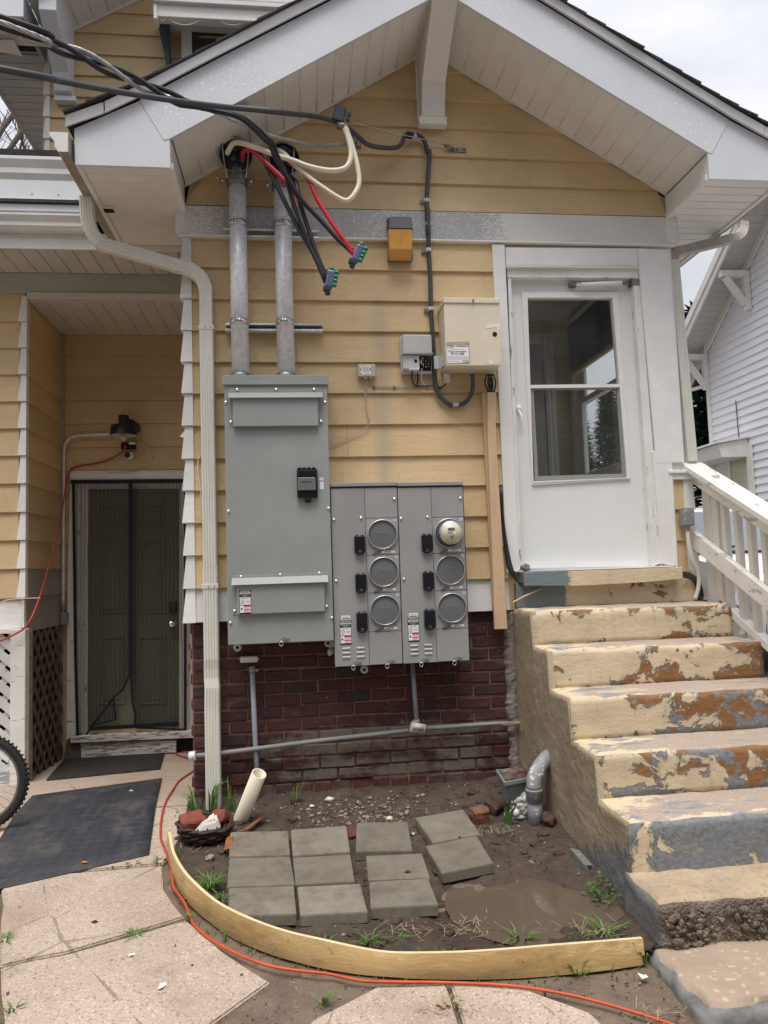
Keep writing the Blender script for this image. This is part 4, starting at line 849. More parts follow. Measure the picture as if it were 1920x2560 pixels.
# eave bracket on the main wall
b0 = atY(X7(562, 850), YU-.06); b1 = atY(X7(725, 850), YU-.06)
mb_ = bracket(house, b0.x, b1.x, [(1.44, 6.80), (1.44, 6.42), (1.80, 6.10), (1.86, 5.96), (YU-.022, 5.93), (YU-.022, 6.7)], mat='fascia_clean'); box('bracket_foot', (b0.x-.012, 1.90, 5.895), (b1.x+.03, YU-.02, 5.945), M['fascia_clean'], mb_, .003)
# ---- upper window and folded awning
zt = atY(Z1(1150, 140), YU-.02).z; xw0 = atY(Z1(1075, 200), YU-.02).x
uwn = box('upper_window', (xw0, YU-.05, 5.2), (xw0+.10, YU-.02, zt), M['white'], house, .004)
M['brown_sash'] = plain('dark_brown_sash', (.05, .035, .03), .5)
for k, (a, b) in enumerate((((xw0+.10, YU-.045, 5.2), (xw0+.16, YU-.021, zt-.02)), ((xw0+.16, YU-.044, zt-.12), (xw0+1.0, YU-.021, zt-.02)), ((xw0+.16, YU-.038, zt-.26), (xw0+1.0, YU-.022, zt-.235)), ((xw0+.42, YU-.037, 5.2), (xw0+.44, YU-.0225, zt-.12)))): box('sash', a, b, M['brown_sash'], uwn, .002)
box('pane', (xw0+.16, YU-.03, 5.2), (xw0+1.0, YU-.026, zt-.1), M['glass'], uwn); box('window_dark', (xw0+.16, YU-.0215, 5.2), (xw0+1.0, YU-.0205, zt-.1), M['dark'], uwn)
aw = pbox('awning', Z1, rq(925, 27, 1760, 118), 1.62, .10, M['soffit'], house, .006)
pbox('awning_end', Z1, rq(908, 18, 932, 110), 1.605, .12, M['white'], aw, .006); pbox('awning_hood', Z1, rq(905, -2, 1760, 26), 1.58, .42, M['gutter'], aw, .005); pbox('awning_hood', Z1, rq(1010, -30, 1760, -2), 1.64, .34, M['gutter'], aw, .005)
pts = []; x = 935
while x < 1700:
    pts += [Z1(x, 100), Z1(x+30, 128), Z1(x+55, 100), Z1(x+90, 128), Z1(x+140, 146), Z1(x+190, 146), Z1(x+250, 120)]; x += 280
MB().tube([atY(p, 1.64) for p in pts], .0035, 6, smooth=2).build('valance_cord', M['label_white'], aw)
M['awning_cloth'] = plain('dark_blue_grey_canvas', (.05, .065, .075), .8, var=.3)
m = MB(); q = [Z1(928, 108), Z1(990, 112), Z1(1000, 300), Z1(1005, 412), Z1(990, 415), Z1(965, 280)]; m.prism([atY(p, 1.86) for p in q], (0, .12, 0)); m.build('folded_canvas', M['awning_cloth'], aw)
tubeo('awning_arm', [atY(Z1(1000, 112), 1.84), atY(Z1(1012, 405), 1.93)], .011, M['lamp_grey'], aw, smooth=1)
# ================================================================== ground, walk and planting bed
def sheet(name, xs, ys, zf, mat, kind='structure', keep=None, smooth=True):
    bm = bmesh.new(); V = [[bm.verts.new((x, y, zf(x, y))) for x in xs] for y in ys]
    for j in range(len(ys)-1):
        for i in range(len(xs)-1):
            if keep and not keep((xs[i]+xs[i+1])/2, (ys[j]+ys[j+1])/2): continue
            f = bm.faces.new((V[j][i], V[j][i+1], V[j+1][i+1], V[j+1][i])); f.smooth = smooth
    bmesh.ops.delete(bm, geom=[v for v in bm.verts if not v.link_faces], context='VERTS')
    me = bpy.data.meshes.new(name); bm.to_mesh(me); bm.free(); o = link(name, me, mat)
    if kind: o['kind'] = kind
    return o
def lin(a, b, n): return [a+(b-a)*i/n for i in range(n+1)]
sheet('ground', [-300, -60, -20, -8, -4, 0, 3.25, 8, 20, 60, 300], [-40, -9, -4, -2, 0, 1, 2.2, 6, 12, 30, 80, 600], lambda x, y: gz(y)-.12, M['ground'], smooth=False)
DRZ = .34
drv = MB(); drv.box((3.25, -9, -1.2), (40, 60, DRZ)); drv = drv.build('driveway', M['asphalt']); drv['kind'] = 'structure'
def inpoly(x, y, P):
    c = False; n = len(P)
    for i in range(n):
        a, b = P[i], P[(i+1) % n]
        if (a[1] > y) != (b[1] > y) and x < (b[0]-a[0])*(y-a[1])/(b[1]-a[1])+a[0]: c = not c
    return c
# dirt around the slabs
def dz(x, y): return gz(y)-.022+.010*noise.noise(Vector((x*3, y*3, 0)))+.005*noise.noise(Vector((x*14, y*14, 3)))
wk = sheet('walkway', lin(-4.0, 2.0, 150), lin(-4.2, 2.2, 130), dz, M['dirt'])
def slab(poly, name='slab'):
    P = []
    for i in range(len(poly)):
        a, b = Vector(poly[i]), Vector(poly[(i+1) % len(poly)]); n = max(1, int((b-a).length/.12))
        for k in range(n):
            q = a+(b-a)*(k/n); j = noise.noise_vector(Vector((q.x*5, q.y*5, 0)))*(.010 if 0 < k else .0); P.append((q.x+j.x, q.y+j.y))
    m = MB(); m.prism([(x, y, gz(y)) for x, y in P], (0, 0, -.06)); bmesh.ops.recalc_face_normals(m.bm, faces=m.bm.faces)
    top = [f for f in m.bm.faces if f.normal.z > .9]; bmesh.ops.bevel(m.bm, geom=[e for f in top for e in f.edges], offset=.007, segments=2, affect='EDGES'); m.build(name, M['walk'], wk)
slab([(-.70, .004), (-.72, 1.94), (-2.08, 1.94), (-2.3, .9), (-3.6, .6), (-3.6, .004)])
slab([(-.70, -.004), (-3.6, -.004), (-3.6, -.78), (-1.0, -.782), (-.745, -.775), (-.70, -.45)])
slab([(-.752, -.80), (-.70, -1.05), (-.56, -1.325), (-1.02, -1.528), (-1.262, -1.588), (-1.36, -1.33), (-1.44, -1.08), (-1.56, -.80)])
slab([(-1.58, -.80), (-1.46, -1.08), (-1.385, -1.34), (-1.29, -1.60), (-1.15, -1.90), (-1.0, -2.35), (-3.6, -2.35), (-3.6, -.80)])
slab([(-1.02, -1.548), (-.545, -1.352), (-.36, -1.62), (-.15, -1.86), (-.38, -2.10), (-.62, -2.36), (-.97, -2.36), (-1.12, -1.92), (-1.255, -1.60)])
slab([(.262, -1.955), (.532, -1.985), (.535, -2.5), (-.30, -2.5), (.02, -2.10)])
slab([(.552, -1.985), (.83, -2.055), (1.02, -2.215), (1.10, -2.5), (.555, -2.5)])
slab([(-.60, -2.39), (-.40, -2.10), (-.33, -2.52), (1.9, -2.52), (1.9, -4.0), (-3.6, -4.0), (-3.6, -2.37)])
# bed: outline inside the curved board
bt = [DD(*p) for p in ((369, 1838), (378, 1888), (402, 1935), (432, 1968), (476, 2003), (520, 2030), (580, 2055), (640, 2073), (710, 2090), (780, 2101), (840, 2106), (900, 2110), (1000, 2112), (1100, 2110), (1200, 2103), (1300, 2093), (1388, 2080))]
tp = [DD(*p) for p in ((369, 1797), (376, 1840), (396, 1880), (424, 1910), (462, 1942), (502, 1964), (560, 1990), (622, 2012), (690, 2030), (770, 2047), (835, 2055), (890, 2054), (995, 2050), (1098, 2044), (1200, 2038), (1300, 2033), (1389, 2026))]
BB = [atG(p, -.012) for p in bt]
BT = [atY(p, b.y+.004) for p, b in zip(tp, BB)]
for i in range(len(BB)): BT[i] = Vector((BB[i].x+(BT[i].x-BB[i].x)*.6, BB[i].y+.004+.012*math.sin(i*.9), BT[i].z))
bedpoly = [(b.x, b.y) for b in BB]+[(1.47, -1.95), (1.47, .05), (-.72, .05)]
PZ = -.118; PC = (1.06, -1.46)
def zbed(x, y):
    b = max(gz(y), -.120+.02*(-1.5-y) if y < -1.5 else gz(y))
    n = .020*noise.noise(Vector((x*4, y*4, 1)))+.013*noise.noise(Vector((x*11, y*11, 5)))+.007*noise.noise(Vector((x*30, y*30, 9)))
    b += .035*max(0, 1+y/.35)*(1 if x < 1.3 else .6) if y > -.35 else 0
    if x > 1.2: b += .05*min(1, (x-1.2)/.22)*max(0, min(1, (y+1.7)/.5+.4))
    d = math.hypot((x-PC[0])/.36, (y-PC[1])/.26+.35*(x-PC[0]))+.5*noise.noise(Vector((x*3.3, y*3.3, 2))); k = max(0, min(1, 1.25-d)); b = b+n*(1-k*.7); b = b*(1-k)+(PZ-.035)*k
    d2 = math.hypot((x-.30)/.14, (y+1.80)/.05); k2 = max(0, min(1, 1.3-d2)); b = b*(1-k2)+(-.155)*k2
    return b-.004
bed = sheet('garden_bed', lin(-.75, 1.50, 180), lin(-2.06, .06, 170), zbed, M['soil'], keep=lambda x, y: inpoly(x, y, bedpoly))
def puddle(c, rx, ry, z):
    m = MB(); m.poly([(c[0]+rx*math.cos(a), c[1]+ry*math.sin(a), z) for a in [2*math.pi*i/40 for i in range(40)]]); o = m.build('puddle', M['water'], recalc=False); o['kind'] = 'structure'
puddle(PC, .42, .42, PZ); puddle((.30, -1.80), .11, .035, -.136)
# curved edging board
bd = MB()
def bstrip():
    n = len(BB); th = .015; R = []
    Bs, Ts = catmull(BB, 4), catmull(BT, 4)
    for i in range(len(Bs)):
        t = (Bs[min(i+1, len(Bs)-1)]-Bs[max(i-1, 0)]); nr = Vector((t.y, -t.x, 0)).normalized()*th
        R.append([bd.bm.verts.new(p) for p in (Bs[i]+nr, Bs[i]*.5+Ts[i]*.5+nr*1.5, Ts[i]+nr, Ts[i], Bs[i]*.5+Ts[i]*.5, Bs[i])])
    for i in range(len(R)-1):
        for k in range(6):
            f = bd.bm.faces.new((R[i][k], R[i+1][k], R[i+1][(k+1) % 6], R[i][(k+1) % 6])); f.material_index = 1 if k == 2 else 0; f.smooth = k in (0, 1, 3, 4)
    for i in range(len(R)-1):
        for k in (0, 2, 3, 5):
            e = bd.bm.edges.get((R[i][k], R[i+1][k]))
            if e: e.smooth = False
    bd.bm.faces.new(R[0]); bd.bm.faces.new(R[-1][::-1])
bstrip(); bo = bd.build('edging_board', [M['board'], M['board_edge']]); tag(bo, 'long cream-yellow board bent in a curve to edge the muddy bed', 'garden edging')
# pavers
PV = [[(497, 1797), (622, 1794), (627, 1848), (494, 1851)], [(628, 1792), (748, 1783), (757, 1840), (632, 1850)], [(770, 1777), (880, 1774), (892, 1838), (768, 1840)], [(896, 1766), (1000, 1748), (1040, 1803), (935, 1822)], [(918, 1827), (1030, 1805), (1067, 1865), (955, 1888)], [(495, 1853), (627, 1850), (638, 1912), (490, 1917)], [(632, 1852), (757, 1845), (767, 1905), (638, 1912)], [(790, 1848), (912, 1843), (930, 1898), (795, 1903)], [(494, 1918), (635, 1913), (641, 1975), (493, 1980)], [(642, 1915), (778, 1908), (795, 1970), (648, 1978)], [(797, 1905), (925, 1897), (948, 1955), (800, 1962)]]
PL = ['square grey concrete paver beside the wicker basket of bricks', 'square grey paver laid between the basket-side paver and its lone neighbour in the back row', 'square grey paver set alone with gaps around it in the back row', 'skewed grey paver tilted against the ochre brick rubble', 'skewed grey paver lying at the edge of the wet mud', 'grey paver in the middle row along the board curve', 'grey paver enclosed on all sides in the middle row', 'grey paver in the middle row with a brown leaf on it', 'grey paver at the corner of the paving nearest the grass tuft', 'grey paver in the middle of the front row', 'front-row grey paver ending beside the puddle']
for q, lb in zip(PV, PL):
    zj_ = .043+random.uniform(0, .009); T = [atG(DD(*p), zj_+random.uniform(-.003, .003)) for p in q]; c = sum(T, Vector())/4; T = [c+(p-c)*.992 for p in T]
    m = MB(); m.prism([p-c for p in T], (0, 0, -.05)); bmesh.ops.bevel(m.bm, geom=list(m.bm.edges), offset=.0035, segments=2, affect='EDGES')
    o = m.build('concrete_paver', M['paver'], loc=c); tag(o, lb, 'paver', 'square concrete pavers in the bed')
# ================================================================== concrete stairs
def gridbox(lo, hi, res=.035, rnd=.012, amp=.005, seed=0, slots=True, freq=9, ylim=99):
    bm = bmesh.new(); n = [max(1, round((hi[i]-lo[i])/res)) for i in range(3)]; vs = {}
    def vert(i, j, k):
        if (i, j, k) not in vs: vs[i, j, k] = bm.verts.new((lo[0]+(hi[0]-lo[0])*i/n[0], lo[1]+(hi[1]-lo[1])*j/n[1], lo[2]+(hi[2]-lo[2])*k/n[2]))
        return vs[i, j, k]
    def face(a, b, c, d, mi): f = bm.faces.new((a, b, c, d)); f.material_index = mi if slots else 0; f.smooth = True
    for i in range(n[0]):
        for k in range(n[2]): face(vert(i, 0, k), vert(i+1, 0, k), vert(i+1, 0, k+1), vert(i, 0, k+1), 0); face(vert(i, n[1], k), vert(i, n[1], k+1), vert(i+1, n[1], k+1), vert(i+1, n[1], k), 0)
    for i in range(n[0]):
        for j in range(n[1]): face(vert(i, j, n[2]), vert(i+1, j, n[2]), vert(i+1, j+1, n[2]), vert(i, j+1, n[2]), 1); face(vert(i, j, 0), vert(i, j+1, 0), vert(i+1, j+1, 0), vert(i+1, j, 0), 1)
    for j in range(n[1]):
        for k in range(n[2]): face(vert(0, j, k), vert(0, j, k+1), vert(0, j+1, k+1), vert(0, j+1, k), 2); face(vert(n[0], j, k), vert(n[0], j+1, k), vert(n[0], j+1, k+1), vert(n[0], j, k+1), 2)
    for v in bm.verts:
        p = v.co.copy(); ex = sum(1 for a in range(3) if min(abs(p[a]-lo[a]), abs(p[a]-hi[a])) < 1e-6)
        if ex >= 2:
            bot = abs(p.z-lo[2]) < 1e-6; r = 0 if p.y > ylim else rnd*(1 if abs(p.z-hi[2]) < 1e-6 else 0 if bot else .4)
            for a in range(3):
                if abs(p[a]-lo[a]) < 1e-6: v.co[a] += r*(.6+.8*noise.noise(p*7))
                elif abs(p[a]-hi[a]) < 1e-6: v.co[a] -= r*(.6+.8*noise.noise(p*7+Vector((3, 1, 2))))
        q = noise.noise_vector(p*freq+Vector((seed, 0, 0)))*amp+noise.noise_vector(p*freq*3+Vector((seed, 5, 0)))*amp*.5; v.co += q
    return bm
def bmobj(bm, name, mat, parent=None):
    me = bpy.data.meshes.new(name); bm.to_mesh(me); bm.free(); return link(name, me, mat, parent)
stairs = thing('concrete_stairs', 'concrete steps with peeling cream, ochre and blue-grey paint up to the white door', 'stairs', (2.1, -1.0, -.2))
SX0, SX1 = 1.452, 2.80
tops = [(1.165, -.385), (.95, -.67), (.725, -.99), (.50, -1.32), (.285, -1.66)]
for i, (zt_, yf) in enumerate(tops):
    zb_ = tops[i+1][0]-.006 if i+1 < len(tops) else -.25
    bmobj(gridbox((SX0, yf, zb_), (SX1+.01*i, .0, zt_), seed=0, ylim=tops[i-1][1]-.01 if i else 9), 'step', [M['riser'], M['tread'], M['flank']], stairs)
# one continuous stuccoed skin over the open flank, following the stepped profile
def prof(y):
    z = tops[-1][0]
    for zt_, yf in tops[::-1]:
        if y >= yf+.004: z = zt_
    return z-.010+.006*noise.noise(Vector((y*9, 3, 0)))
fy = lin(-1.655, .0, 92); N_ = 60; bm = bmesh.new(); G_ = []
for y in fy:
    zt_ = prof(y); row = []
    for k in range(N_+1):
        z = -.28+(zt_+.28)*k/N_; p = Vector((SX0, y, z)); row.append(bm.verts.new((SX0-.007+.005*noise.noise(p*7)+.004*noise.noise(p*26)+.003*noise.noise(p*60)+(.006 if k == N_ else 0), y, z)))
    G_.append(row)
for i in range(len(fy)-1):
    for k in range(N_): bm.faces.new((G_[i][k], G_[i][k+1], G_[i+1][k+1], G_[i+1][k])).smooth = True
ex = bmesh.ops.extrude_edge_only(bm, edges=[e for e in bm.edges if e.is_boundary])
for v in [g_ for g_ in ex['geom'] if isinstance(g_, bmesh.types.BMVert)]: v.co.x = SX0+.03
bmesh.ops.recalc_face_normals(bm, faces=bm.faces); bmobj(bm, 'stair_flank', M['flank'], stairs)
bmobj(gridbox((1.432, -1.95, -.14), (2.95, -1.60, .06), .03, .02, .010, 5), 'patched_step', [M['rough_conc'], M['patch_top'], M['flank']], stairs)
bmobj(gridbox((1.385, -2.36, -.42), (3.0, -1.80, -.12), .03, .03, .010, 9), 'low_step', [M['low_side'], M['low_top'], M['low_side']], stairs)
m = MB(); rr = random.Random(3)
for i in range(220):
    x = rr.uniform(1.46, 2.1); z = rr.uniform(-.12, .02)-.06*max(0, x-1.85); r = .0035+.014*rr.random()**3; m.blob((x, -1.955-rr.uniform(0, .010), z), (r*rr.uniform(.8, 1.6), r*.6, r), i, .6, 2.5, 2 if r > .009 else 1)
o = m.build('crumbled_aggregate', M['rough_conc'], stairs); o['kind'] = 'stuff'
# ================================================================== wooden railing on the right of the stairs
rail = thing('stair_railing', 'flaking white wooden railing with square balusters beside the concrete steps', 'railing', (2.84, -.6, .6))
def zr(y, a): return a+.50*(y+.1)      # rails fall toward the street
def rbar(name, x0, x1, y0, y1, a, h, mat=None):
    m = MB(); m.hexa([(x0, y0, zr(y0, a)-h), (x1, y0, zr(y0, a)-h), (x1, y1, zr(y1, a)-h), (x0, y1, zr(y1, a)-h), (x0, y0, zr(y0, a)), (x1, y0, zr(y0, a)), (x1, y1, zr(y1, a)), (x0, y1, zr(y1, a))])
    bmesh.ops.bevel(m.bm, geom=list(m.bm.edges), offset=.004, segments=1, affect='EDGES'); return m.build(name, mat or M['rail_white'], rail)
rbar('top_rail', 2.735, 2.90, -2.3, .03, 2.085, .042); rbar('sub_rail', 2.765, 2.805, -2.3, -.03, 2.040, .075)
rbar('mid_rail', 2.755, 2.80, -2.3, .0, 1.62, .125)
rbar('bottom_rail', 2.80, 2.86, -2.3, -.24, 1.255, .06)
po = MB(); po.box((2.805, -.20, 1.10), (2.905, -.10, 2.02), bev=.004); po.build('newel_post', M['rail_post'], rail)
po = MB(); po.box((2.80, -.285, 1.10), (2.84, -.215, 2.02), bev=.003); po.build('newel_post', M['rail_post'], rail)
y = -.335; bm_ = None
while y > -2.25:
    m = MB(); m.box((2.806, y-.021, zr(y, 1.215)-.06), (2.848, y+.021, zr(y, 2.00)), bev=.003); m.build('baluster', M['rail_post'], rail); y -= .137
for k, y in enumerate((-.44, -.98, -1.5)): box('rail_block', (2.815, y-.02, zr(y, 1.2)-.16), (2.85, y+.03, zr(y, 1.2)-.055), M['rail_white'], rail, .003)
# grey outlet box and painted conduit at the railing end
ob = thing('outlet_box', 'weathered grey outlet box with bent painted conduit at the railing end', 'outlet box', atY(X1(220, 640), -.05))
pbox('box_body', X1, [(172, 552), (270, 548), (290, 712), (186, 720)], -.10, .065, M['iron'], ob, .005)
pbox('cover_plate', X1, [(180, 560), (266, 556), (284, 704), (194, 712)], -.106, .0055, M['iron_elbow'], ob, .002)
MB().tube([atY(X1(*p), -.075) for p in ((215, 715), (222, 830), (240, 960), (268, 1060), (305, 1130), (322, 1220), (310, 1320), (285, 1395))], .014, 10).build('conduit', M['rail_post'], ob)
MB().lathe([(.02, 0), (.02, .05)], 12, Matrix.Translation(atY(X1(212, 760), -.075))).build('conduit_hub', M['iron'], ob)
# ================================================================== neighbour house on the right
NX, NC = 7.6, 7.74; KN = 7.6/6.2
nb = thing('neighbour_house', 'white clapboard neighbour house with bracketed gable beyond the driveway', 'house', (9.0, 4.0, DRZ))
M['nb_white'] = plain('white_clapboard', (.74, .75, .78), .5, var=.05, sc=2)
M['nb_trim'] = plain('white_wood_trim', (.70, .69, .665), .55, var=.08, sc=5, dirt=.15)
M['nb_soffit'] = plain('board_soffit_white', (.48, .475, .455), .6, var=.1, sc=9, dirt=.2)
def zi(y): return 5.47+.0+(1.46-5.47)*0 if False else (1.46+(5.47-1.46)*KN) - .733*(y-(-4.95+(4.21+4.95)*KN))
# gable end wall facing -X
YR = 1.2; ztop = zi(YR)
m = MB(); m.prism([(NX+.02, NC, DRZ), (NX+.02, NC, zi(NC)), (NX+.02, YR, ztop), (NX+.02, YR-(NC-YR), zi(NC)), (NX+.02, YR-(NC-YR), DRZ)], (6.0, 0, 0)); nw = m.build('wall', M['nb_white'], nb)
z = DRZ+.15; RV = .135
while z < ztop-.1:
    z1 = z+RV; ye = NC if z < zi(NC) else YR+(ztop-z)/.733; ye1 = NC if z1 < zi(NC) else YR+(ztop-z1)/.733; y0 = -3.2
    m = MB(); m.hexa([(NX-.016, y0, z), (NX-.016, ye, z), (NX+.02, ye, z), (NX+.02, y0, z), (NX+.006, y0, z1), (NX+.006, ye1, z1), (NX+.02, ye1, z1), (NX+.02, y0, z1)]); m.build('clapboard', M['nb_white'], nw); z = z1
box('corner_board', (NX-.03, NC-.09, DRZ), (NX+.03, NC+.02, zi(NC)), M['nb_trim'], nb)
# roof with overhang toward the driveway, planked soffit, rake board
OV = .52; ye, yt = NC+.75, YR
m = MB(); m.hexa([(NX-OV, ye, zi(ye)+.05), (NX+6, ye, zi(ye)+.05), (NX+6, yt, zi(yt)+.05), (NX-OV, yt, zi(yt)+.05), (NX-OV, ye, zi(ye)+.12), (NX+6, ye, zi(ye)+.12), (NX+6, yt, zi(yt)+.12), (NX-OV, yt, zi(yt)+.12)]); nr = m.build('roof', M['shingle'], nb)
m = MB(); m.hexa([(NX-OV, ye, zi(ye)+.02), (NX+.1, ye, zi(ye)+.02), (NX+.1, yt, zi(yt)+.02), (NX-OV, yt, zi(yt)+.02), (NX-OV, ye, zi(ye)+.049), (NX+.1, ye, zi(ye)+.049), (NX+.1, yt, zi(yt)+.049), (NX-OV, yt, zi(yt)+.049)]); m.build('soffit', M['nb_soffit'], nr)
y = ye-.01
while y > 2.0:
    y1 = y-.105; m = MB(); m.hexa([(NX-OV+.03, y, zi(y)), (NX-.03, y, zi(y)), (NX-.03, y1, zi(y1)), (NX-OV+.03, y1, zi(y1)), (NX-OV+.03, y, zi(y)+.021), (NX-.03, y, zi(y)+.021), (NX-.03, y1, zi(y1)+.021), (NX-OV+.03, y1, zi(y1)+.021)]); m.build('soffit_plank', M['nb_soffit'], nr); y -= .110
for (xa, xb, dz0, dz1) in ((NX-OV-.035, NX-OV, -.12, .10), (NX-OV-.06, NX-OV-.036, .0, .16), (NX-.06, NX-.017, -.13, .0)):
    m = MB(); m.hexa([(xa, ye+.05, zi(ye+.05)+dz0), (xb, ye+.05, zi(ye+.05)+dz0), (xb, yt, zi(yt)+dz0), (xa, yt, zi(yt)+dz0), (xa, ye+.05, zi(ye+.05)+dz1), (xb, ye+.05, zi(ye+.05)+dz1), (xb, yt, zi(yt)+dz1), (xa, yt, zi(yt)+dz1)]); m.build('rake_board', M['nb_trim'], nr)
def knee(y):
    z = zi(y)-.13; k = MB(); k.box((NX-OV, y-.05, z-.10), (NX-.018, y+.05, z)); o = k.build('eave_bracket', M['nb_trim'], nb)
    box('bracket_post', (NX-.11, y-.045, z-.66), (NX-.018, y+.045, z-.101), M['nb_trim'], o)
    m = MB(); a = Vector((NX-OV+.09, y, z-.101)); b = Vector((NX-.10, y, z-.56)); d = (b-a).normalized(); n = Vector((-d.z, 0, d.x))*.045
    m.hexa([a-n+Vector((0, -.04, 0)), a+n+Vector((0, -.04, 0)), a+n+Vector((0, .04, 0)), a-n+Vector((0, .04, 0)), b-n+Vector((0, -.04, 0)), b+n+Vector((0, -.04, 0)), b+n+Vector((0, .04, 0)), b-n+Vector((0, .04, 0))]); m.build('bracket_brace', M['nb_trim'], o)
q = atX(X6(660, 400), NX); knee(q.y); q = atX(X6(300, 1085), NX); knee(NC-.05)
# gutter line and pipe at the far corner, window, little lean-to roof, cable on the wall
MB().tube([(NX-OV-.02, NC+.4, 4.55), (NX-.1, NC-.02, 4.62), (NX-.06, NC-.06, 4.75), (NX-.06, NC-.12, 5.6)], .035, 8, smooth=1).build('drain_pipe', M['nb_trim'], nb)
q0, q1 = atX(X6(520, 2030), NX), atX(X6(665, 2000), NX); wz1 = q0.z; y0, y1 = q1.y, q0.y
nwn = MB(); nwn.box((NX-.05, y0-.14, 1.7), (NX-.017, y0, wz1+.16)); nwn = nwn.build('window', M['nb_trim'], nb)
box('window_trim', (NX-.05, y1, 1.7), (NX-.017, y1+.13, wz1+.16), M['nb_trim'], nwn); box('window_trim', (NX-.052, y0-.001, wz1), (NX-.017, y1+.001, wz1+.158), M['nb_trim'], nwn)
M['curtain'] = plain('cream_curtain', (.55, .52, .38), .8, var=.12, sc=12)
cu = MB()
for i in range(9):
    ya = y0+(y1-y0)*i/9; cu.poly([(NX-.022-(.012 if i % 2 else 0), ya, 1.9), (NX-.022-(0 if i % 2 else .012), ya+(y1-y0)/9, 1.9), (NX-.022-(0 if i % 2 else .012), ya+(y1-y0)/9, wz1), (NX-.022-(.012 if i % 2 else 0), ya, wz1)])
bmesh.ops.remove_doubles(cu.bm, verts=cu.bm.verts, dist=1e-5); cu.build('curtain', M['curtain'], nwn); box('pane', (NX-.042, y0, 1.7), (NX-.038, y1, wz1), M['glass'], nwn); box('sash', (NX-.046, y0, 1.93), (NX-.03, y1, 1.99), M['nb_trim'], nwn)
q = atX(X6(445, 1870), NX-.45); m = MB(); zz = q.z
m.hexa([(NX-.5, q.y, zz-.28), (NX-.017, q.y, zz-.28), (NX-.017, q.y+3, zz-.28), (NX-.5, q.y+3, zz-.28), (NX-.55, q.y, zz-.06), (NX-.017, q.y, zz+.03), (NX-.017, q.y+3, zz+.03), (NX-.55, q.y+3, zz-.06)]); lt = m.build('lean_to_eave', M['nb_trim'], nb)
m = MB(); m.hexa([(NX-.6, q.y-.04, zz-.055), (NX-.017, q.y-.04, zz+.035), (NX-.017, q.y+3, zz+.035), (NX-.6, q.y+3, zz-.055), (NX-.6, q.y-.04, zz-.02), (NX-.017, q.y-.04, zz+.07), (NX-.017, q.y+3, zz+.07), (NX-.6, q.y+3, zz-.02)]); m.build('lean_to_roof', M['nb_trim'], lt)
tubeo('wall_cable', [atX(X6(*p), NX-.02) for p in ((550, 1525), (560, 1640), (572, 1790), (585, 1890), (600, 1965))], .008, M['cable_grey'], nb)
# ================================================================== car on the driveway
car = thing('parked_car', 'white sport utility vehicle parked nose-first on the driveway behind the railing', 'car', (4.95, 3.2, DRZ))
M['car_white'] = plain('white_car_paint', (.74, .72, .68), .2, var=.02, bump=0); M['car_glass'] = plain('sky_toned_windshield', (.22, .25, .30), .06, var=.05, bump=0, spec=.9); M['tyre'] = plain('tyre_rubber', (.018, .018, .019), .8); M['lamp_glass'] = plain('clear_lamp', (.7, .72, .74), .08, .3, var=.3, sc=30, bump=.4, bsc=30); M['car_orange'] = plain('orange_marker', (.75, .16, .02), .2); M['blue_sign'] = plain('blue_roof_sign', (.02, .22, .55), .4)  # windshield colour includes the sky it reflects
cx0, cx1, yn, G = 4.02, 5.88, 1.45, DRZ+.02
def car_body():
    prof = [(0.02, .32), (0.0, .58), (.06, .86), (.18, .98), (1.15, 1.13), (1.30, 1.15), (2.02, 1.66), (2.4, 1.74), (4.1, 1.72), (4.5, 1.2), (4.55, .4)]
    bm = bmesh.new(); rings = []
    for f, ins in ((0.0, .05), (.05, .0), (.5, -.0), (.95, .0), (1.0, .05)):
        r = []
        for (y, z) in prof:
            narrow = .13*max(0, (z-1.12)/.6); cen = (cx0+cx1)/2; hw = (cx1-cx0)/2-narrow-ins-(.14*max(0, 1-y/.45)); x = cen+(f*2-1)*hw; bow = .10*(1-(f*2-1)**2)*(1 if y < 1.2 else 0); r.append(bm.verts.new((x, yn+y-bow+ins*.5, G+z)))
        rings.append(r)
    for a, b in zip(rings, rings[1:]):
        for i in range(len(prof)-1):
            fc = bm.faces.new((a[i], b[i], b[i+1], a[i+1])); fc.smooth = True; fc.material_index = 1 if i == 5 else 0
    for r, rev in ((rings[0], False), (rings[-1], True)): bm.faces.new(r if not rev else r[::-1])
    bmesh.ops.recalc_face_normals(bm, faces=bm.faces); return bmobj(bm, 'body', [M['car_white'], M['car_glass']], car)
cb = car_body()
m = MB(); m.box((cx0+.22, yn-.06, G+.28), (cx1-.22, yn+.2, G+.50), bev=.02); m.build('bumper_grille', M['black'], car)
m = MB(); m.hexa([(cx0+.06, yn+.30, G+.64), (cx0+.42, yn-.035, G+.66), (cx0+.46, yn+.1, G+.66), (cx0+.1, yn+.35, G+.64), (cx0+.05, yn+.42, G+.88), (cx0+.40, yn+.06, G+.86), (cx0+.44, yn+.2, G+.86), (cx0+.1, yn+.45, G+.88)]); hl = m.build('headlight', M['lamp_glass'], car)
m = MB(); m.hexa([(cx0+.035, yn+.38, G+.62), (cx0+.10, yn+.25, G+.63), (cx0+.14, yn+.3, G+.63), (cx0+.08, yn+.42, G+.62), (cx0+.035, yn+.45, G+.86), (cx0+.09, yn+.32, G+.78), (cx0+.13, yn+.36, G+.78), (cx0+.08, yn+.5, G+.86)]); m.build('turn_signal', M['car_orange'], car)
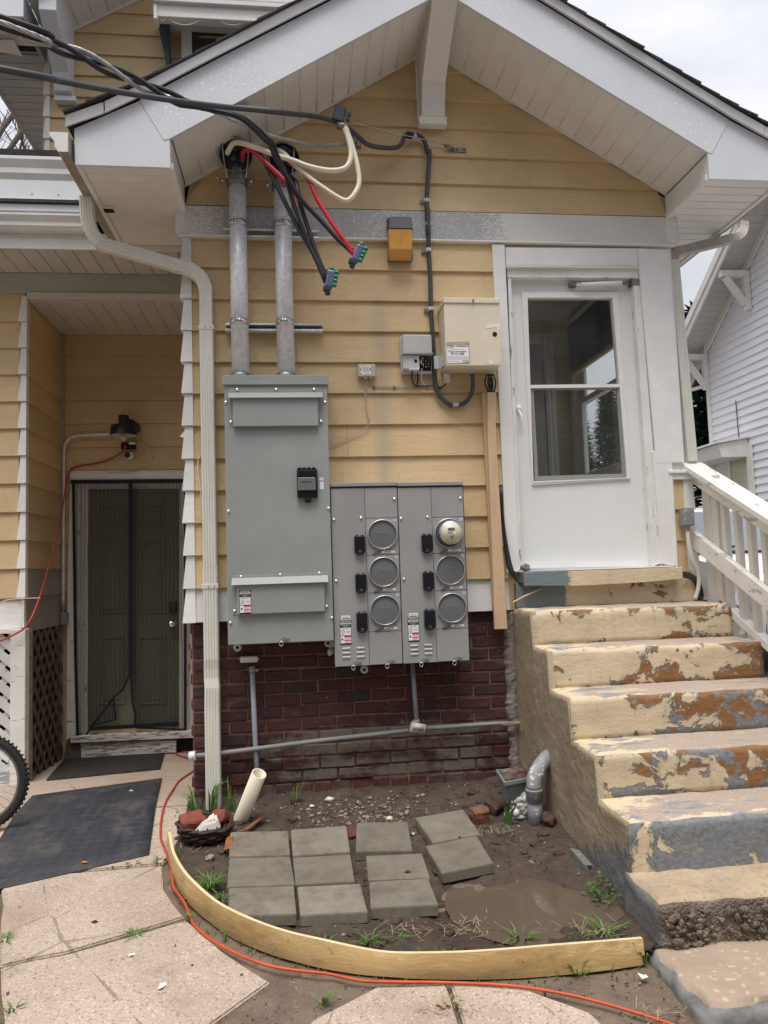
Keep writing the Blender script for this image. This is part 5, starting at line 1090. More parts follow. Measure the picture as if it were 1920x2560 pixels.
m = MB(); m.hexa([(cx1-.42, yn-.035, G+.66), (cx1-.06, yn+.30, G+.64), (cx1-.1, yn+.35, G+.64), (cx1-.46, yn+.1, G+.66), (cx1-.40, yn+.06, G+.86), (cx1-.05, yn+.42, G+.88), (cx1-.1, yn+.45, G+.88), (cx1-.44, yn+.2, G+.86)]); m.build('headlight', M['lamp_glass'], car)
m = MB(); m.box((cx0+.25, yn+1.16, G+1.145), (cx1-.25, yn+1.30, G+1.17), bev=.01); m.build('cowl', M['black'], car)
tubeo('wiper', [(cx0+.3, yn+1.24, G+1.18), (cx0+.9, yn+1.34, G+1.23)], .012, M['black'], car, smooth=1)
for sx in (cx0+.10, cx1-.10):
    for sy in (.95, 3.6):
        w_ = MB().lathe([(.20, -.10), (.335, -.10), (.35, -.05), (.35, .05), (.335, .10), (.20, .10)], 28, Matrix.Translation((sx, yn+sy, DRZ+.35)) @ Matrix.Rotation(math.pi/2, 4, 'Y')).build('wheel', M['tyre'], car)
        MB().lathe([(.0, -.07), (.2, -.07), (.21, .0), (.2, .07), (.0, .07)], 20, Matrix.Translation((sx, yn+sy, DRZ+.35)) @ Matrix.Rotation(math.pi/2, 4, 'Y')).build('rim', M['steel'], w_)
for sx, s in ((cx0+.12, -1), (cx1-.12, 1)): MB().blob((sx+s*.16, yn+1.6, G+1.20), (.11, .05, .08), 3, .05, 1, 2).build('wing_mirror', M['car_white'], car)
rs_ = thing('roof_sign', 'small bright blue sign standing behind the parked white vehicle', 'sign', (5.0, 4.6, DRZ)); q = atY(X1(552, 490), 7.6); box('sign_board', (q.x-.25, 7.6, q.z-.16), (q.x+.35, 7.64, q.z+.16), M['blue_sign'], rs_, .01); box('sign_post', (q.x, 7.61, DRZ), (q.x+.05, 7.65, q.z-.159), M['steel_dark'], rs_)
rs_.name = 'yard_sign'
# ================================================================== trees
M['bark'] = plain('grey_bark', (.12, .10, .085), .9, var=.3, sc=20, bump=.6); M['needle'] = grass_mat('spruce_needles', (.012, .030, .020), (.035, .065, .042)); M['cedar'] = grass_mat('cedar_foliage', (.020, .055, .028), (.06, .11, .06))
def conifer(name, label, x, y, g, h, r, n, mat, shape, seed, leaf):
    rn = random.Random(seed); t = thing(name, label, 'tree', (x, y, g), None)
    MB().tube([(x, y, g-.2), (x, y, g+h*.9)], [.16, .03], 8, smooth=1).build('trunk', M['bark'], t)
    bm = bmesh.new()
    for i in range(n):
        u = rn.random()**.8; z = g+.15+h*u*.985; rad = r*shape(u)*(.72+.28*noise.noise(Vector((u*14, seed, 0)))); a = rn.uniform(0, 6.283); rr_ = rad*(rn.random()**.35); a2 = a+rn.uniform(-.3, .3)
        c = Vector((x+rr_*math.cos(a), y+rr_*math.sin(a), z-.25*rr_)); d = Vector((math.cos(a2), math.sin(a2), rn.uniform(-.5, .4))).normalized(); s = d.cross(Vector((0, 0, 1))).normalized(); L_ = leaf*rn.uniform(.6, 1.4); W_ = leaf*.32
        bm.faces.new([bm.verts.new(c-s*W_), bm.verts.new(c+s*W_), bm.verts.new(c+d*L_+Vector((0, 0, rn.uniform(-.1, .15)*leaf)))])
    bmobj(bm, 'crown', mat, t); return t
conifer('spruce_tree', 'dark spruce tree standing between the porch corner and the white neighbour house', 12.1, 15.5, -.1, 9.0, 2.4, 5200, M['needle'], lambda u: (1-u)*.9+.1, 5, .42)
for i, (x, y, h) in enumerate(((6.30, 12.3, 5.3), (6.95, 12.5, 5.5), (7.62, 12.2, 5.75), (8.25, 12.6, 5.9), (5.6, 12.4, 5.2))):
    t = conifer('cedar_tree', 'pointed green cedar in the row seen through the storm door and porch window', x, y, -.1, h, .62, 5600, M['cedar'], lambda u: min(1, (1-u)*2.0)**.8, 20+i, .2); t['group'] = 'row of cedars behind the house'
# bare tree far left
bt_ = thing('bare_tree', 'leafless tree with thin branches against the sky beyond the main roof', 'tree', (-6.4, 10.0, -.1)); rn = random.Random(11); bm = MB()
def branch(p, d, l, r, dep):
    q = p+d*l*.5+Vector((rn.uniform(-.1, .1), rn.uniform(-.1, .1), rn.uniform(-.05, .1)))*l; e = p+d*l; bm.tube([p, q, e], [r, r*.6], 5 if dep > 3 else 4, smooth=2, caps=False)
    if dep == 0: return
    for k in range(3 if dep > 1 else 4):
        nd = (d+Vector((rn.uniform(-1, 1), rn.uniform(-1, 1), rn.uniform(-.35, .8)))*.75).normalized(); branch(p+d*l*rn.uniform(.45, 1.0), nd, l*rn.uniform(.58, .8), r*.58, dep-1)
branch(Vector((-6.4, 10, -.2)), Vector((0, 0, 1)), 6.2, .17, 6); bm.build('trunk', M['bark'], bt_)

# ================================================================== unseen house added behind the camera to shade the low sky
rh = thing('added_rear_house', 'unseen two-storey grey house added behind the camera to shade the low sky', 'house', (-1, -17, -.7))
M['rear_wall'] = plain('grey_brown_clapboard', (.16, .15, .135), .7, var=.08, sc=2)
RY = -13.5
m = MB(); m.prism([(-13, RY, -1.0), (13, RY, -1.0), (13, RY, 6.6), (0, RY, 10.4), (-13, RY, 6.6)], (0, -8, 0)); m.build('wall', M['rear_wall'], rh)
for s in (-1, 1):
    m = MB(); m.hexa([(0, RY+.5, 10.4), (s*13.6, RY+.5, 6.42), (s*13.6, RY-8.4, 6.42), (0, RY-8.4, 10.4), (0, RY+.5, 10.62), (s*13.6, RY+.5, 6.64), (s*13.6, RY-8.4, 6.64), (0, RY-8.4, 10.62)]); m.build('roof', M['shingle'], rh)
for x in (-9, -4.5, 4.5, 9):
    for z in (1.0, 4.0):
        w_ = MB(); w_.box((x-.62, RY+.001, z-.12), (x+.62, RY+.06, z+1.62)); w_ = w_.build('window', M['white'], rh); box('pane', (x-.5, RY+.061, z), (x+.5, RY+.07, z+1.5), M['blank'], w_)
w_ = box('door', (-.5, RY+.001, -.8), (.5, RY+.06, 1.3), M['white'], rh)
# ================================================================== electrical service
def bolt(parent, x, y, z, r=.011, mat='chrome', name='bolt'):
    """round head facing the street"""
    return MB().lathe([(r, 0), (r*.98, .003), (r*.7, .007), (0, .0085)], 12, Matrix.Translation((x, y, z)) @ Matrix.Rotation(math.pi/2, 4, 'X')).build(name, M[mat], parent)
def hasp(parent, x, y, z):
    m = MB(); m.prism([(x-.035, y-.004, z-.004), (x-.01, y-.004, z+.02), (x+.03, y-.004, z+.024), (x+.036, y-.004, z+.012), (x+.008, y-.004, z+.004), (x-.002, y-.004, z-.008)], (0, -.003, 0)); o = m.build('hasp', M['steel'], parent)
    MB().tube([(x-.016+.011*math.cos(a), y-.010, z-.018+.014*math.sin(a)) for a in [2*math.pi*i/12 for i in range(13)]], .0032, 6, smooth=1, caps=False).build('hasp_ring', M['steel'], o)
    MB().lathe([(.006, 0), (.004, .006)], 10, Matrix.Translation((x+.026, y-.007, z+.016)) @ Matrix.Rotation(math.pi/2, 4, 'X')).build('hasp_rivet', M['chrome'], o)
def warning_label(parent, x0, x1, z0, z1, y, sub):
    """black and white maker's label with a red warning field"""
    lb = box('maker_label', (x0, y-.0012, z0), (x1, y, z1), M['label_black'], parent); w_, h = x1-x0, z1-z0
    def f(u): return z1-h*u
    text('SIEMENS', h*.105, ((x0+x1)/2, y-.0018, f(.055)), M['label_white'], lb, sx=1.05)
    box('label_field', (x0+w_*.04, y-.0018, f(.165)), (x1-w_*.04, y-.0012, f(.105)), M['label_white'], lb); text('Power Mod', h*.072, ((x0+x1)/2, y-.0022, f(.137)), M['label_black'], lb)
    text('Modular Metering', h*.06, ((x0+x1)/2, y-.0018, f(.205)), M['label_white'], lb, sx=.85); text('System', h*.055, ((x0+x1)/2, y-.0018, f(.255)), M['label_white'], lb)
    box('label_field', (x0+w_*.04, y-.0018, f(.615)), (x1-w_*.04, y-.0012, f(.30)), M['label_white'], lb); text(sub, h*.055, ((x0+x1)/2, y-.0022, f(.34)), M['label_black'], lb)
    for k, (a, b) in enumerate(((.1, .4), (.12, .5), (.1, .45), (.1, .38))): box('label_print', (x0+w_*a, y-.0021, f(.42+.05*k)), (x0+w_*b, y-.0018, f(.405+.05*k)), M['label_black'], lb)
    for k in range(2): box('label_print', (x0+w_*.56, y-.0021, f(.47+.05*k)), (x0+w_*.88, y-.0018, f(.455+.05*k)), M['label_black'], lb)
    box('label_field', (x0+w_*.04, y-.0018, f(.94)), (x1-w_*.04, y-.0012, f(.645)), M['label_white'], lb)
    for a, b in ((.645, .70), (.80, .835)): box('label_print', (x0+w_*.36, y-.0021, f(b)), (x1-w_*.06, y-.0018, f(a)), M['label_red'], lb)
    for k in range(5): box('label_print', (x0+w_*.38, y-.0021, f(.735+.04*k+(.04 if k > 1 else 0))), (x1-w_*(.1+.05*(k % 2)), y-.0018, f(.722+.04*k+(.04 if k > 1 else 0))), M['label_red'], lb)
    m = MB(); c = Vector((x0+w_*.19, y-.0018, f(.78))); m.prism([c+Vector((w_*.10*math.cos(a)*(1 if i % 2 else .55), 0, h*.07*math.sin(a)*(1 if i % 2 else .6))) for i, a in enumerate([2*math.pi*i/12 for i in range(12)])], (0, -.0003, 0)); m.build('hand_symbol', M['label_black'], lb)
    return lb
# ---- main disconnect enclosure
YM = -.225
X0, X1_, Zb, Zt = wrect(W1, [(45, 95), (655, 90), (700, 1610), (75, 1645)], YM)
mp_ = thing('main_disconnect_panel', 'tall grey-green steel disconnect enclosure fed by two galvanised pipes', 'electrical panel', (X0, -.02, Zb))
box('enclosure', (X0+.006, YM+.004, Zb+.004), (X1_-.006, -.021, Zt), M['panel'], mp_)
box('front_cover', (X0, YM-.004, Zb), (X1_, YM+.003, Zt-.004), M['panel'], mp_, .002)
box('top_cap', (X0-.012, YM-.016, Zt-.002), (X1_+.010, -.021, Zt+.052), M['panel'], mp_, .003); box('cap_lip', (X0-.013, YM-.018, Zt-.010), (X1_+.011, YM-.013, Zt+.010), M['panel'], mp_, .001)
def cover(q_fl, q_hood, q_pan, bl):
    pbox('cover_flange', W1, q_fl, YM-.007, .0028, M['panel'], mp_, .0008)
    x0, x1, z0, z1 = wrect(W1, q_pan, YM-.03); c = box('pull_cover', (x0, YM-.036, z0), (x1, YM-.0075, z1+.006), M['panel'], mp_, .003)
    x0, x1, z0, z1 = wrect(W1, q_hood, YM-.04)
    m = MB(); m.hexa([(x0, YM-.056, z0), (x1, YM-.056, z0), (x1, YM-.0372, z0), (x0, YM-.0372, z0), (x0, YM-.012, z1), (x1, YM-.012, z1), (x1, YM-.0075, z1), (x0, YM-.0075, z1)]); m.build('drip_hood', M['panel'], c)
    for (bx, bz) in bl:
        p = atY(W1(bx, bz), YM-.008); bolt(mp_, p.x, YM-.007, p.z)
    return c
cover([(72, 120), (630, 118), (635, 343), (77, 348)], [(72, 140), (632, 138), (632, 175), (72, 180)], [(98, 182), (605, 178), (605, 343), (103, 347)], ((125, 128), (355, 128), (581, 127), (88, 320), (622, 317)))
c2 = cover([(92, 1232), (662, 1210), (668, 1438), (98, 1468)], [(92, 1245), (664, 1228), (665, 1262), (92, 1292)], [(122, 1294), (642, 1270), (645, 1438), (128, 1464)], ((148, 1237), (381, 1225), (613, 1217), (110, 1440), (655, 1413)))
for p in ((58, 204), (646, 203), (74, 849), (667, 832), (86, 1510), (686, 1480)):
    q = atY(W1(*p), YM-.005); bolt(mp_, q.x, YM-.004, q.z)
x0, x1, z0, z1 = wrect(W1, [(137, 1316), (206, 1314), (210, 1456), (140, 1460)], YM-.037); warning_label(c2, x0, x1, z0, z1, YM-.0362, 'Service Section')
p = atY(W1(402, 1625), YM-.004); hasp(mp_, p.x, YM-.004, Zb+.012)
for px in (128, 665):
    q = atY(W1(px, 1655 if px < 300 else 1628), -.08); MB().lathe([(.010, 0), (.026, 0), (.026, .012), (.010, .012), (.010, 0)], 18, Matrix.Translation((q.x, -.08, q.z)) @ Matrix.Rotation(math.pi/2, 4, 'X')).build('mounting_grommet', M['soffit_old'], mp_)
# breaker handle cover
x0, x1, z0, z1 = wrect(W1, [(478, 598), (600, 596), (604, 766), (482, 770)], YM-.04)
bk = box('breaker_cover', (x0, YM-.040, z0), (x1, YM-.004, z1), M['black'], mp_, .004)
box('flap', (x0+.005, YM-.052, z0+.045), (x1-.012, YM-.041, z1-.055), M['blank'], bk, .006, 2); box('flap_hinge', (x0+.004, YM-.050, z1-.048), (x1-.004, YM-.041, z1-.008), M['black'], bk, .004)
for k in range(4): box('hinge_tab', (x0+.006+k*(x1-x0-.012)/4, YM-.047, z1-.004), (x0+(k+.85)*(x1-x0-.012)/4+.006, YM-.02, z1+.008), M['black'], bk, .002)
text('SIEMENS', .017, ((x0+x1)/2-.004, YM-.0522, (z0+z1)/2+.005), M['black_soft'], bk); box('padlock_tab', ((x0+x1)/2-.018, YM-.03, z0-.030), ((x0+x1)/2+.020, YM-.012, z0+.004), M['black'], bk, .003)
MB().tube([((x0+x1)/2+.0115*math.cos(a), YM-.031, z0-.012+.008*math.sin(a)) for a in [math.pi*i/8 for i in range(9)]], .0025, 6, smooth=1).build('tab_hoop', M['steel_dark'], bk)
pbox('rating_sticker', W1, rq(612, 650, 636, 666), YM-.0052, .0012, M['label_white'], mp_); pbox('rating_sticker', W1, rq(614, 674, 638, 718), YM-.0052, .0012, M['label_white'], mp_)
q = atY(W1(624, 657), YM-.006); text('800', .006, (q.x, YM-.0056, q.z), M['label_black'], mp_); q = atY(W1(626, 690), YM-.006); text('A/F', .006, (q.x, YM-.0056, q.z), M['label_black'], mp_)
# ---- meter stacks
YS = -.20
def stack(q, label, apts, live):
    x0, x1, z0, z1 = wrect(X3, q, YS); w_, h = x1-x0, z1-z0
    t = thing('meter_stack', label, 'meter bank', (x0, -.02, z0), 'meter banks beside the disconnect enclosure')
    def PX(u): return x0+w_*u
    def PZ_(v): return z1-h*v
    box('enclosure', (x0+.003, YS+.004, z0+.003), (x1-.003, -.021, z1), M['panel2'], t)
    box('top_cap', (x0-.003, YS-.012, z1-.004), (x1-.0005, -.021, z1+.022), M['panel2'], t, .003); box('cap_seam', (x0, YS-.006, z1-.012), (x1-.001, YS+.003, z1-.0045), M['seam'], t)
    box('breaker_cover_panel', (x0, YS-.003, z0), (PX(.503), YS+.003, z1-.013), M['panel2'], t, .0015)
    box('column_seam', (PX(.503), YS, z0+.001), (PX(.508), YS+.003, z1-.013), M['seam'], t)
    box('side_seam', (x1-.0012, YS-.001, z0), (x1+.003, YS+.02, z1), M['seam'], t)
    vs_ = [.0, .185, .392, .603, .818, 1.0]
    for i in range(5):
        c = box('meter_panel' if 0 < i < 4 else 'blank_panel', (PX(.509), YS-.002, PZ_(vs_[i+1])+.0022), (x1-.0015, YS+.003, PZ_(vs_[i])-(.0022 if i else .013)), M['panel2'], t, .001)
        if 0 < i < 4:
            cz = PZ_((.277, .487, .70)[i-1]); cx = PX((.755, .755, .757)[i-1]); R = w_*.224; T = Matrix.Translation((cx, YS-.002, cz)) @ Matrix.Rotation(math.pi/2, 4, 'X')
            rg = MB().lathe([(R*1.01, 0), (R*1.01, .014), (R*.985, .020), (R*.95, .022), (R*.93, .020), (R*.925, .012), (R*.925, 0)], 48, T, caps=False).build('meter_ring', M['ring'], t)
            if not (live and i == 1):
                MB().lathe([(0, .010), (R*.86, .0105), (R*.91, .0085), (R*.925, .006)], 48, T).build('ring_blank', M['blank'], t)
                em = MB(); em.lathe([(R*.17, .0112), (R*.19, .0122), (R*.21, .0112)], 24, T @ Matrix.Translation((0, R*.34, 0)), caps=False); em.build('blank_emblem', M['blank2'], rg)
                for k, (a, b) in enumerate(((-.36, .36), (-.42, .42))): box('blank_emboss', (cx+R*a, YS-.0135, cz+R*(.10-.16*k)), (cx+R*b, YS-.0122, cz+R*((.16 if k == 0 else .118)-.16*k)), M['blank2'], rg)
            box('knockout', (PX(.925), YS-.0032, PZ_(vs_[i]+.006)-.022), (PX(.98), YS-.0021, PZ_(vs_[i]+.006)), M['panel_lite'], c, .0004)
            MB().lathe([(.012, 0), (.013, .001), (.014, .0)], 16, Matrix.Translation((PX(.93), YS-.0022, cz-R*.98)) @ Matrix.Rotation(math.pi/2, 4, 'X'), caps=False).build('seal_ring', M['panel_lite'], c)
            tg = box('name_tag', (PX(.735), YS-.0035, PZ_(vs_[i+1]-.016)-.006), (PX(.935), YS-.0021, PZ_(vs_[i+1]-.016)+.008), M['label_white'], c); text(apts[i-1], .0125, (PX(.835), YS-.004, PZ_(vs_[i+1]-.016)+.001), M['label_black'], tg)
            lz = PZ_(vs_[i+1]-.012); m = MB(); m.prism([(PX(.60), YS-.004, lz-.004), (PX(.66), YS-.004, lz+.004), (PX(.72), YS-.004, lz+.012), (PX(.725), YS-.004, lz+.005), (PX(.67), YS-.004, lz-.006), (PX(.61), YS-.004, lz-.010)], (0, -.006, 0)); m.build('ring_latch', M['steel_dark'], c)
            # breaker
            bz0, bz1 = PZ_((.388, .602, .818)[i-1]), PZ_((.285, .497, .708)[i-1]); ba, bb = PX(.328), PX(.49); m = MB(); ch = .018
            m.prism([(ba, YS-.034, bz1), (bb, YS-.034, bz1), (bb, YS-.034, bz0+ch), (bb-ch, YS-.034, bz0), (ba+ch, YS-.034, bz0), (ba, YS-.034, bz0+ch)], (0, .031, 0), bev=.003); b_ = m.build('breaker_cover', M['black'], t)
            for u in (.12, .62): box('hinge_tab', (ba+(bb-ba)*u, YS-.03, bz1), (ba+(bb-ba)*(u+.26), YS-.01, bz1+.008), M['black'], b_, .002)
            MB().tube([((ba+bb)/2+.009*math.cos(a), YS-.0345, bz0+.016+.008*math.sin(a)) for a in [math.pi*j/8 for j in range(9)]], .0018, 6, smooth=1).build('pull_mark', M['steel_dark'], b_); box('pull_mark_base', ((ba+bb)/2-.012, YS-.0352, bz0+.009), ((ba+bb)/2+.012, YS-.034, bz0+.0115), M['steel_dark'], b_)
    for (u, v) in ((.035, .187), (.44, .182), (.045, .53), (.955, .078)): bolt(t, PX(u), YS-.003, PZ_(v), .010)
    warning_label(t, PX(.083), PX(.25), PZ_(.882), PZ_(.748), YS-.0032, 'Meter Stack'); st_ = box('approval_sticker', (PX(.105), YS-.0042, PZ_(.746)), (PX(.24), YS-.0031, PZ_(.722)), M['label_white'], t); text('MEA Approved', .0065, ((PX(.172)), YS-.0046, PZ_(.730)), M['label_black'], st_); box('label_print', (PX(.115), YS-.0046, PZ_(.742)), (PX(.23), YS-.0042, PZ_(.737)), M['label_black'], st_)
    for cxu in (.168, .378):
        for v in (.903, .927, .951):
            m = MB(); m.hexa([(PX(cxu-.062), YS-.003, PZ_(v)-.008), (PX(cxu+.062), YS-.003, PZ_(v)-.008), (PX(cxu+.062), YS+.0, PZ_(v)-.008), (PX(cxu-.062), YS, PZ_(v)-.008), (PX(cxu-.058), YS-.012, PZ_(v)+.0), (PX(cxu+.058), YS-.012, PZ_(v)), (PX(cxu+.062), YS-.0035, PZ_(v)+.009), (PX(cxu-.062), YS-.0035, PZ_(v)+.009)])
            bmesh.ops.bevel(m.bm, geom=list(m.bm.edges), offset=.003, segments=2, affect='EDGES'); m.build('louver', M['panel_lite'], t)
    for u in (.30, .80): hasp(t, PX(u), YS-.003, z0+.008)
    return t, PX, PZ_, w_
s1, _, _, _ = stack([(28, 150), (745, 150), (812, 2080), (78, 2110)], 'grey three-socket meter bank with all sockets blanked, touching the tall disconnect enclosure', ('APT #1', 'APT #2', 'APT #3'), False)
s2, PXs, PZs, wS = stack([(752, 148), (1455, 140), (1540, 2045), (820, 2075)], 'grey three-socket meter bank with a live glass meter in its top socket', ('APT #4', 'APT #5', 'APT #6'), True)
R = wS*.224; mc = Vector((PXs(.757), YS-.002, PZs(.277)))
em = thing('electric_meter', 'round glass electric meter with small display plugged into the top socket', 'electric meter', mc)
T = Matrix.Translation(mc) @ Matrix.Rotation(math.pi/2, 4, 'X')
MB().lathe([(R*.9, .004), (R*.9, .03), (R*.84, .034), (R*.82, .03)], 40, T).build('meter_base', M['lamp_grey'], em)
MB().lathe([(R*.80, .03), (R*.80, .075), (R*.74, .085), (0, .086)], 40, T).build('meter_can', M['ring'], em)
M['meter_face'] = plain('cream_meter_face', (.72, .68, .50), .35, var=.04, bump=0)
mf = MB().lathe([(R*.66, .086), (R*.66, .0885), (0, .089)], 40, T).build('meter_face', M['meter_face'], em); yq = YS-.002-.0895
box('display', (mc.x-.022, yq-.001, mc.z+.012), (mc.x+.022, yq, mc.z+.030), M['blank'], mf); box('label_field', (mc.x-.038, yq-.001, mc.z-.012), (mc.x+.026, yq, mc.z+.006), M['label_white'], mf)
for k in range(3): box('label_print', (mc.x-.03, yq-.0015, mc.z-.008+.005*k), (mc.x+.016-.006*k, yq-.001, mc.z-.006+.005*k), M['label_black'], mf)
box('label_print', (mc.x-.012, yq-.0012, mc.z-.026), (mc.x+.012, yq, mc.z-.022), M['label_black'], mf); box('label_print', (mc.x-.008, yq-.0012, mc.z-.038), (mc.x+.010, yq, mc.z-.033), M['label_black'], mf)
MB().lathe([(R*.81, .032), (R*.80, .07), (R*.74, .105), (R*.5, .120), (0, .124)], 40, T).build('glass_cover', M['glass'], em)
for px, lb in ((391, 'first'),):
    q = atY(X3(391, 2138), -.08); g_ = MB().lathe([(.010, 0), (.026, 0), (.026, .012), (.010, .012), (.010, 0)], 18, Matrix.Translation((q.x, -.09, q.z)) @ Matrix.Rotation(math.pi/2, 4, 'X')).build('mounting_grommet', M['pvc'], s1)
m = MB(); q = atY(X3(50, 1900), -.05)
for i in range(7): m.blob(q+Vector((random.uniform(-.015, .015), random.uniform(-.02, .02), random.uniform(-.05, .05))), (.02, .02, .025), i, .4, 2, 2)
m.build('foam_sealant', M['pvc'], s1)
# ---- conduit risers with weatherheads
YC = -.135; RC = .057
def riser(top, bot, label, s, hx):
    a, b = atY(top, YC), atY(bot, YC); x = (a.x+b.x)/2; t = thing('conduit_riser', label, 'conduit', (x, YC, Zt+.05), 'galvanised service risers')
    MB().lathe([(RC, Zt+.045), (RC, a.z)], 32, Matrix.Translation((x, YC, 0))).build('pipe', M['galv'], t)
    MB().lathe([(RC*1.13, Zt+.0515), (RC*1.15, Zt+.060), (RC*1.10, Zt+.085), (RC*1.01, Zt+.088)], 32, Matrix.Translation((x, YC, 0)), caps=False).build('hub', M['steel_dark'], t)
    for zz in (atY(Z5(430, 165), YC).z, atY(Z5(430, 845), YC).z):
        c = MB().lathe([(RC+.001, zz-.024), (RC+.004, zz-.024), (RC+.004, zz+.014), (RC+.001, zz+.014)], 32, Matrix.Translation((x, YC, 0)), caps=False).build('strap', M['steel'], t)
        MB().tube([(x-.045, YC-RC-.012, zz+.012), (x+.028, YC-RC-.012, zz+.012)], .004, 8, smooth=1).build('strap_bolt', M['steel'], c)
        for dx in (-.03, -.008, .012): box('strap_ear', (x+dx-.003, YC-RC-.022, zz-.010), (x+dx+.003, YC-RC+.004, zz+.028), M['steel'], c, .001)
    # head: clamp collar, hood, black insulating face
    hz = a.z
    cl = MB(); cl.lathe([(RC+.002, hz-.025), (RC+.012, hz-.02), (RC+.012, hz+.03), (RC+.004, hz+.05), (RC+.002, hz+.05)], 28, Matrix.Translation((x, YC, 0)), caps=False); cl = cl.build('head_clamp', M['steel_dark'], t)
    for sx in (-1, 1):
        box('clamp_ear', (x+sx*(RC+.008), YC-.03, hz-.028), (x+sx*(RC+.055), YC-.02, hz+.016), M['steel_dark'], cl, .002); bolt(cl, x+sx*(RC+.037), YC-.03, hz-.005, .010, 'chrome')
        MB().tube([(x+sx*(RC+.002), YC-.055, hz+.0), (x+sx*(RC+.02), YC-.085, hz+.10), (x+sx*(RC+.028), YC-.11, hz+.21)], .004, 6, smooth=2).build('bail_wire', M['steel'], cl)
    R_ = .105; c = Vector((x+hx, YC-.065, hz+.150)); ax = Matrix.Translation(c) @ Matrix.Rotation(math.radians(106), 4, 'X')
    MB().lathe([(RC, -.10), (R_*.8, -.10), (R_*.95, -.06), (R_*1.04, -.0), (R_*1.05, .03), (R_*.99, .032), (R_*.98, .0)], 40, ax, caps=True).build('weatherhead_hood', M['steel_dark'], t)
    MB().tube([(x, YC, hz+.02), (x+hx*.5, YC+.0, hz+.10), (x+hx, YC-.0, hz+.16)], [RC+.004, RC*1.2], 24, smooth=2).build('weatherhead_neck', M['steel_dark'], t)
    f = MB().lathe([(0, .012), (R_*.90, .012), (R_*.975, .006), (R_*.975, -.03)], 40, ax).build('weatherhead_face', M['black'], t)
    for (u, v) in ((-.5, .1), (.42, -.25), (0, .45), (.0, -.62), (-.15, -.15)): MB().lathe([(0, .024), (.018, .024), (.026, .012)], 16, ax @ Matrix.Translation((u*R_, v*R_, 0))).build('face_plug', M['connector_dark'], f)
    return t, c, ax, R_
r1, c1, ax1, RH = riser(X4(400, 880), Z5(447, 1240), 'galvanised service pipe whose weatherhead shows an open black face', -1, 0)
r2, cc2, ax2, _ = riser(X4(1225, 960), Z5(770, 1240), 'galvanised service pipe with weatherhead crossed by black and red wires', 1, .012)
def strut(q, label):
    x0, x1, z0, z1 = wrect(Z5, q, -.06); t = thing('strut_channel', label, 'bracket', (x0, -.02, z0), 'strut rails behind the pipes')
    m = MB(); d = .0025
    for a, b in (((x0, -.074, z0), (x1, -.0205, z0+d)), ((x0, -.074, z1-d), (x1, -.0205, z1)), ((x0, -.023, z0+d), (x1, -.0205, z1-d)), ((x0, -.076, z0), (x1, -.0742, z0+.012)), ((x0, -.076, z1-.012), (x1, -.0742, z1))): m.box(a, b)
    bmesh.ops.remove_doubles(m.bm, verts=m.bm.verts, dist=.003); m.build('channel', M['galv'], t); box('channel_shade', (x0+.002, -.024, z0+.004), (x1-.002, -.0235, z1-.004), M['steel_dark'], t)
strut([(332, 200), (990, 217), (990, 272), (332, 256)], 'slotted strut rail across the weathered white band'); strut([(343, 850), (1015, 865), (1015, 915), (343, 900)], 'slotted strut rail across the tan boards above the enclosure')
# ---- wires
def facepoint(ax, u, v): return ax @ Vector((u*RH, v*RH, .015))
def seq(lst): return [atY(z(*p), y) for z, p, y in lst]
def wire(name, pts, r, mat, label, cat='wire', n=10, group=None, smooth=5):
    o = MB().tube(pts, r, n, smooth=smooth).build(name, M[mat]); return tag(o, label, cat, group)
w1 = [facepoint(ax1, -.5, .1), atY(X4(225, 300), -.28), atY(X4(330, 140), -.33), atY(X4(480, 135), -.36), atY(X4(760, 225), -.40), atY(X4(1100, 350), -.42), atY(X4(1500, 480), -.43)]+seq([(Z2, (640, 985), -.44), (Z2, (760, 1010), -.44), (Z2, (850, 1000), -.43), (Z2, (888, 955), -.42), (Z2, (893, 890), -.41), (Z2, (878, 820), -.40), (Z2, (850, 745), -.385)])
wire('service_wire', w1, .0165, 'wire_white', 'ivory service wire curling out of the open weatherhead face', group='service wires')
w2 = [facepoint(ax2, -.45, .2), atY(X4(1150, 270), -.33), atY(X4(1300, 350), -.38), atY(X4(1450, 520), -.40)]+seq([(Z2, (650, 1055), -.42), (Z2, (740, 1120), -.43), (Z2, (820, 1172), -.43), (Z2, (872, 1188), -.43), (Z2, (915, 1150), -.43), (Z2, (943, 1080), -.42), (Z2, (930, 970), -.41), (Z2, (900, 860), -.40), (Z2, (862, 752), -.395)])
wire('service_wire', w2, .0160, 'wire_white', 'ivory service wire sagging in the lower loop below its twin', group='service wires')
w3 = [facepoint(ax1, .42, -.25), atY(X4(505, 330), -.30), atY(X4(580, 265), -.34), atY(X4(700, 290), -.37), atY(X4(1000, 555), -.40), atY(X4(1300, 850), -.42)]+seq([(Z2, (580, 1165), -.43), (Z2, (700, 1290), -.44), (Z2, (820, 1420), -.44), (Z2, (918, 1512), -.44)])
wire('service_wire', w3, .0145, 'wire_red', 'red service wire running from the open weatherhead face to a green connector', group='service wires')
w4 = [facepoint(ax2, .3, -.2), atY(X4(1500, 560), -.36)]+seq([(Z2, (640, 1060), -.40), (Z2, (700, 1190), -.42), (Z2, (780, 1320), -.43), (Z2, (860, 1430), -.44), (Z2, (902, 1484), -.44)])
wire('service_wire', w4, .0135, 'wire_red', 'red service wire dropping from the half-hidden weatherhead to a green connector', group='service wires')
w5 = [facepoint(ax1, .0, .45), atY(X4(700, 230), -.31), atY(X4(850, 370), -.36), atY(X4(1000, 650), -.38), atY(X4(1130, 900), -.39)]+seq([(Z2, (500, 1190), -.40), (Z2, (580, 1350), -.41), (Z2, (670, 1500), -.42), (Z5, (1035, 570), -.42)])
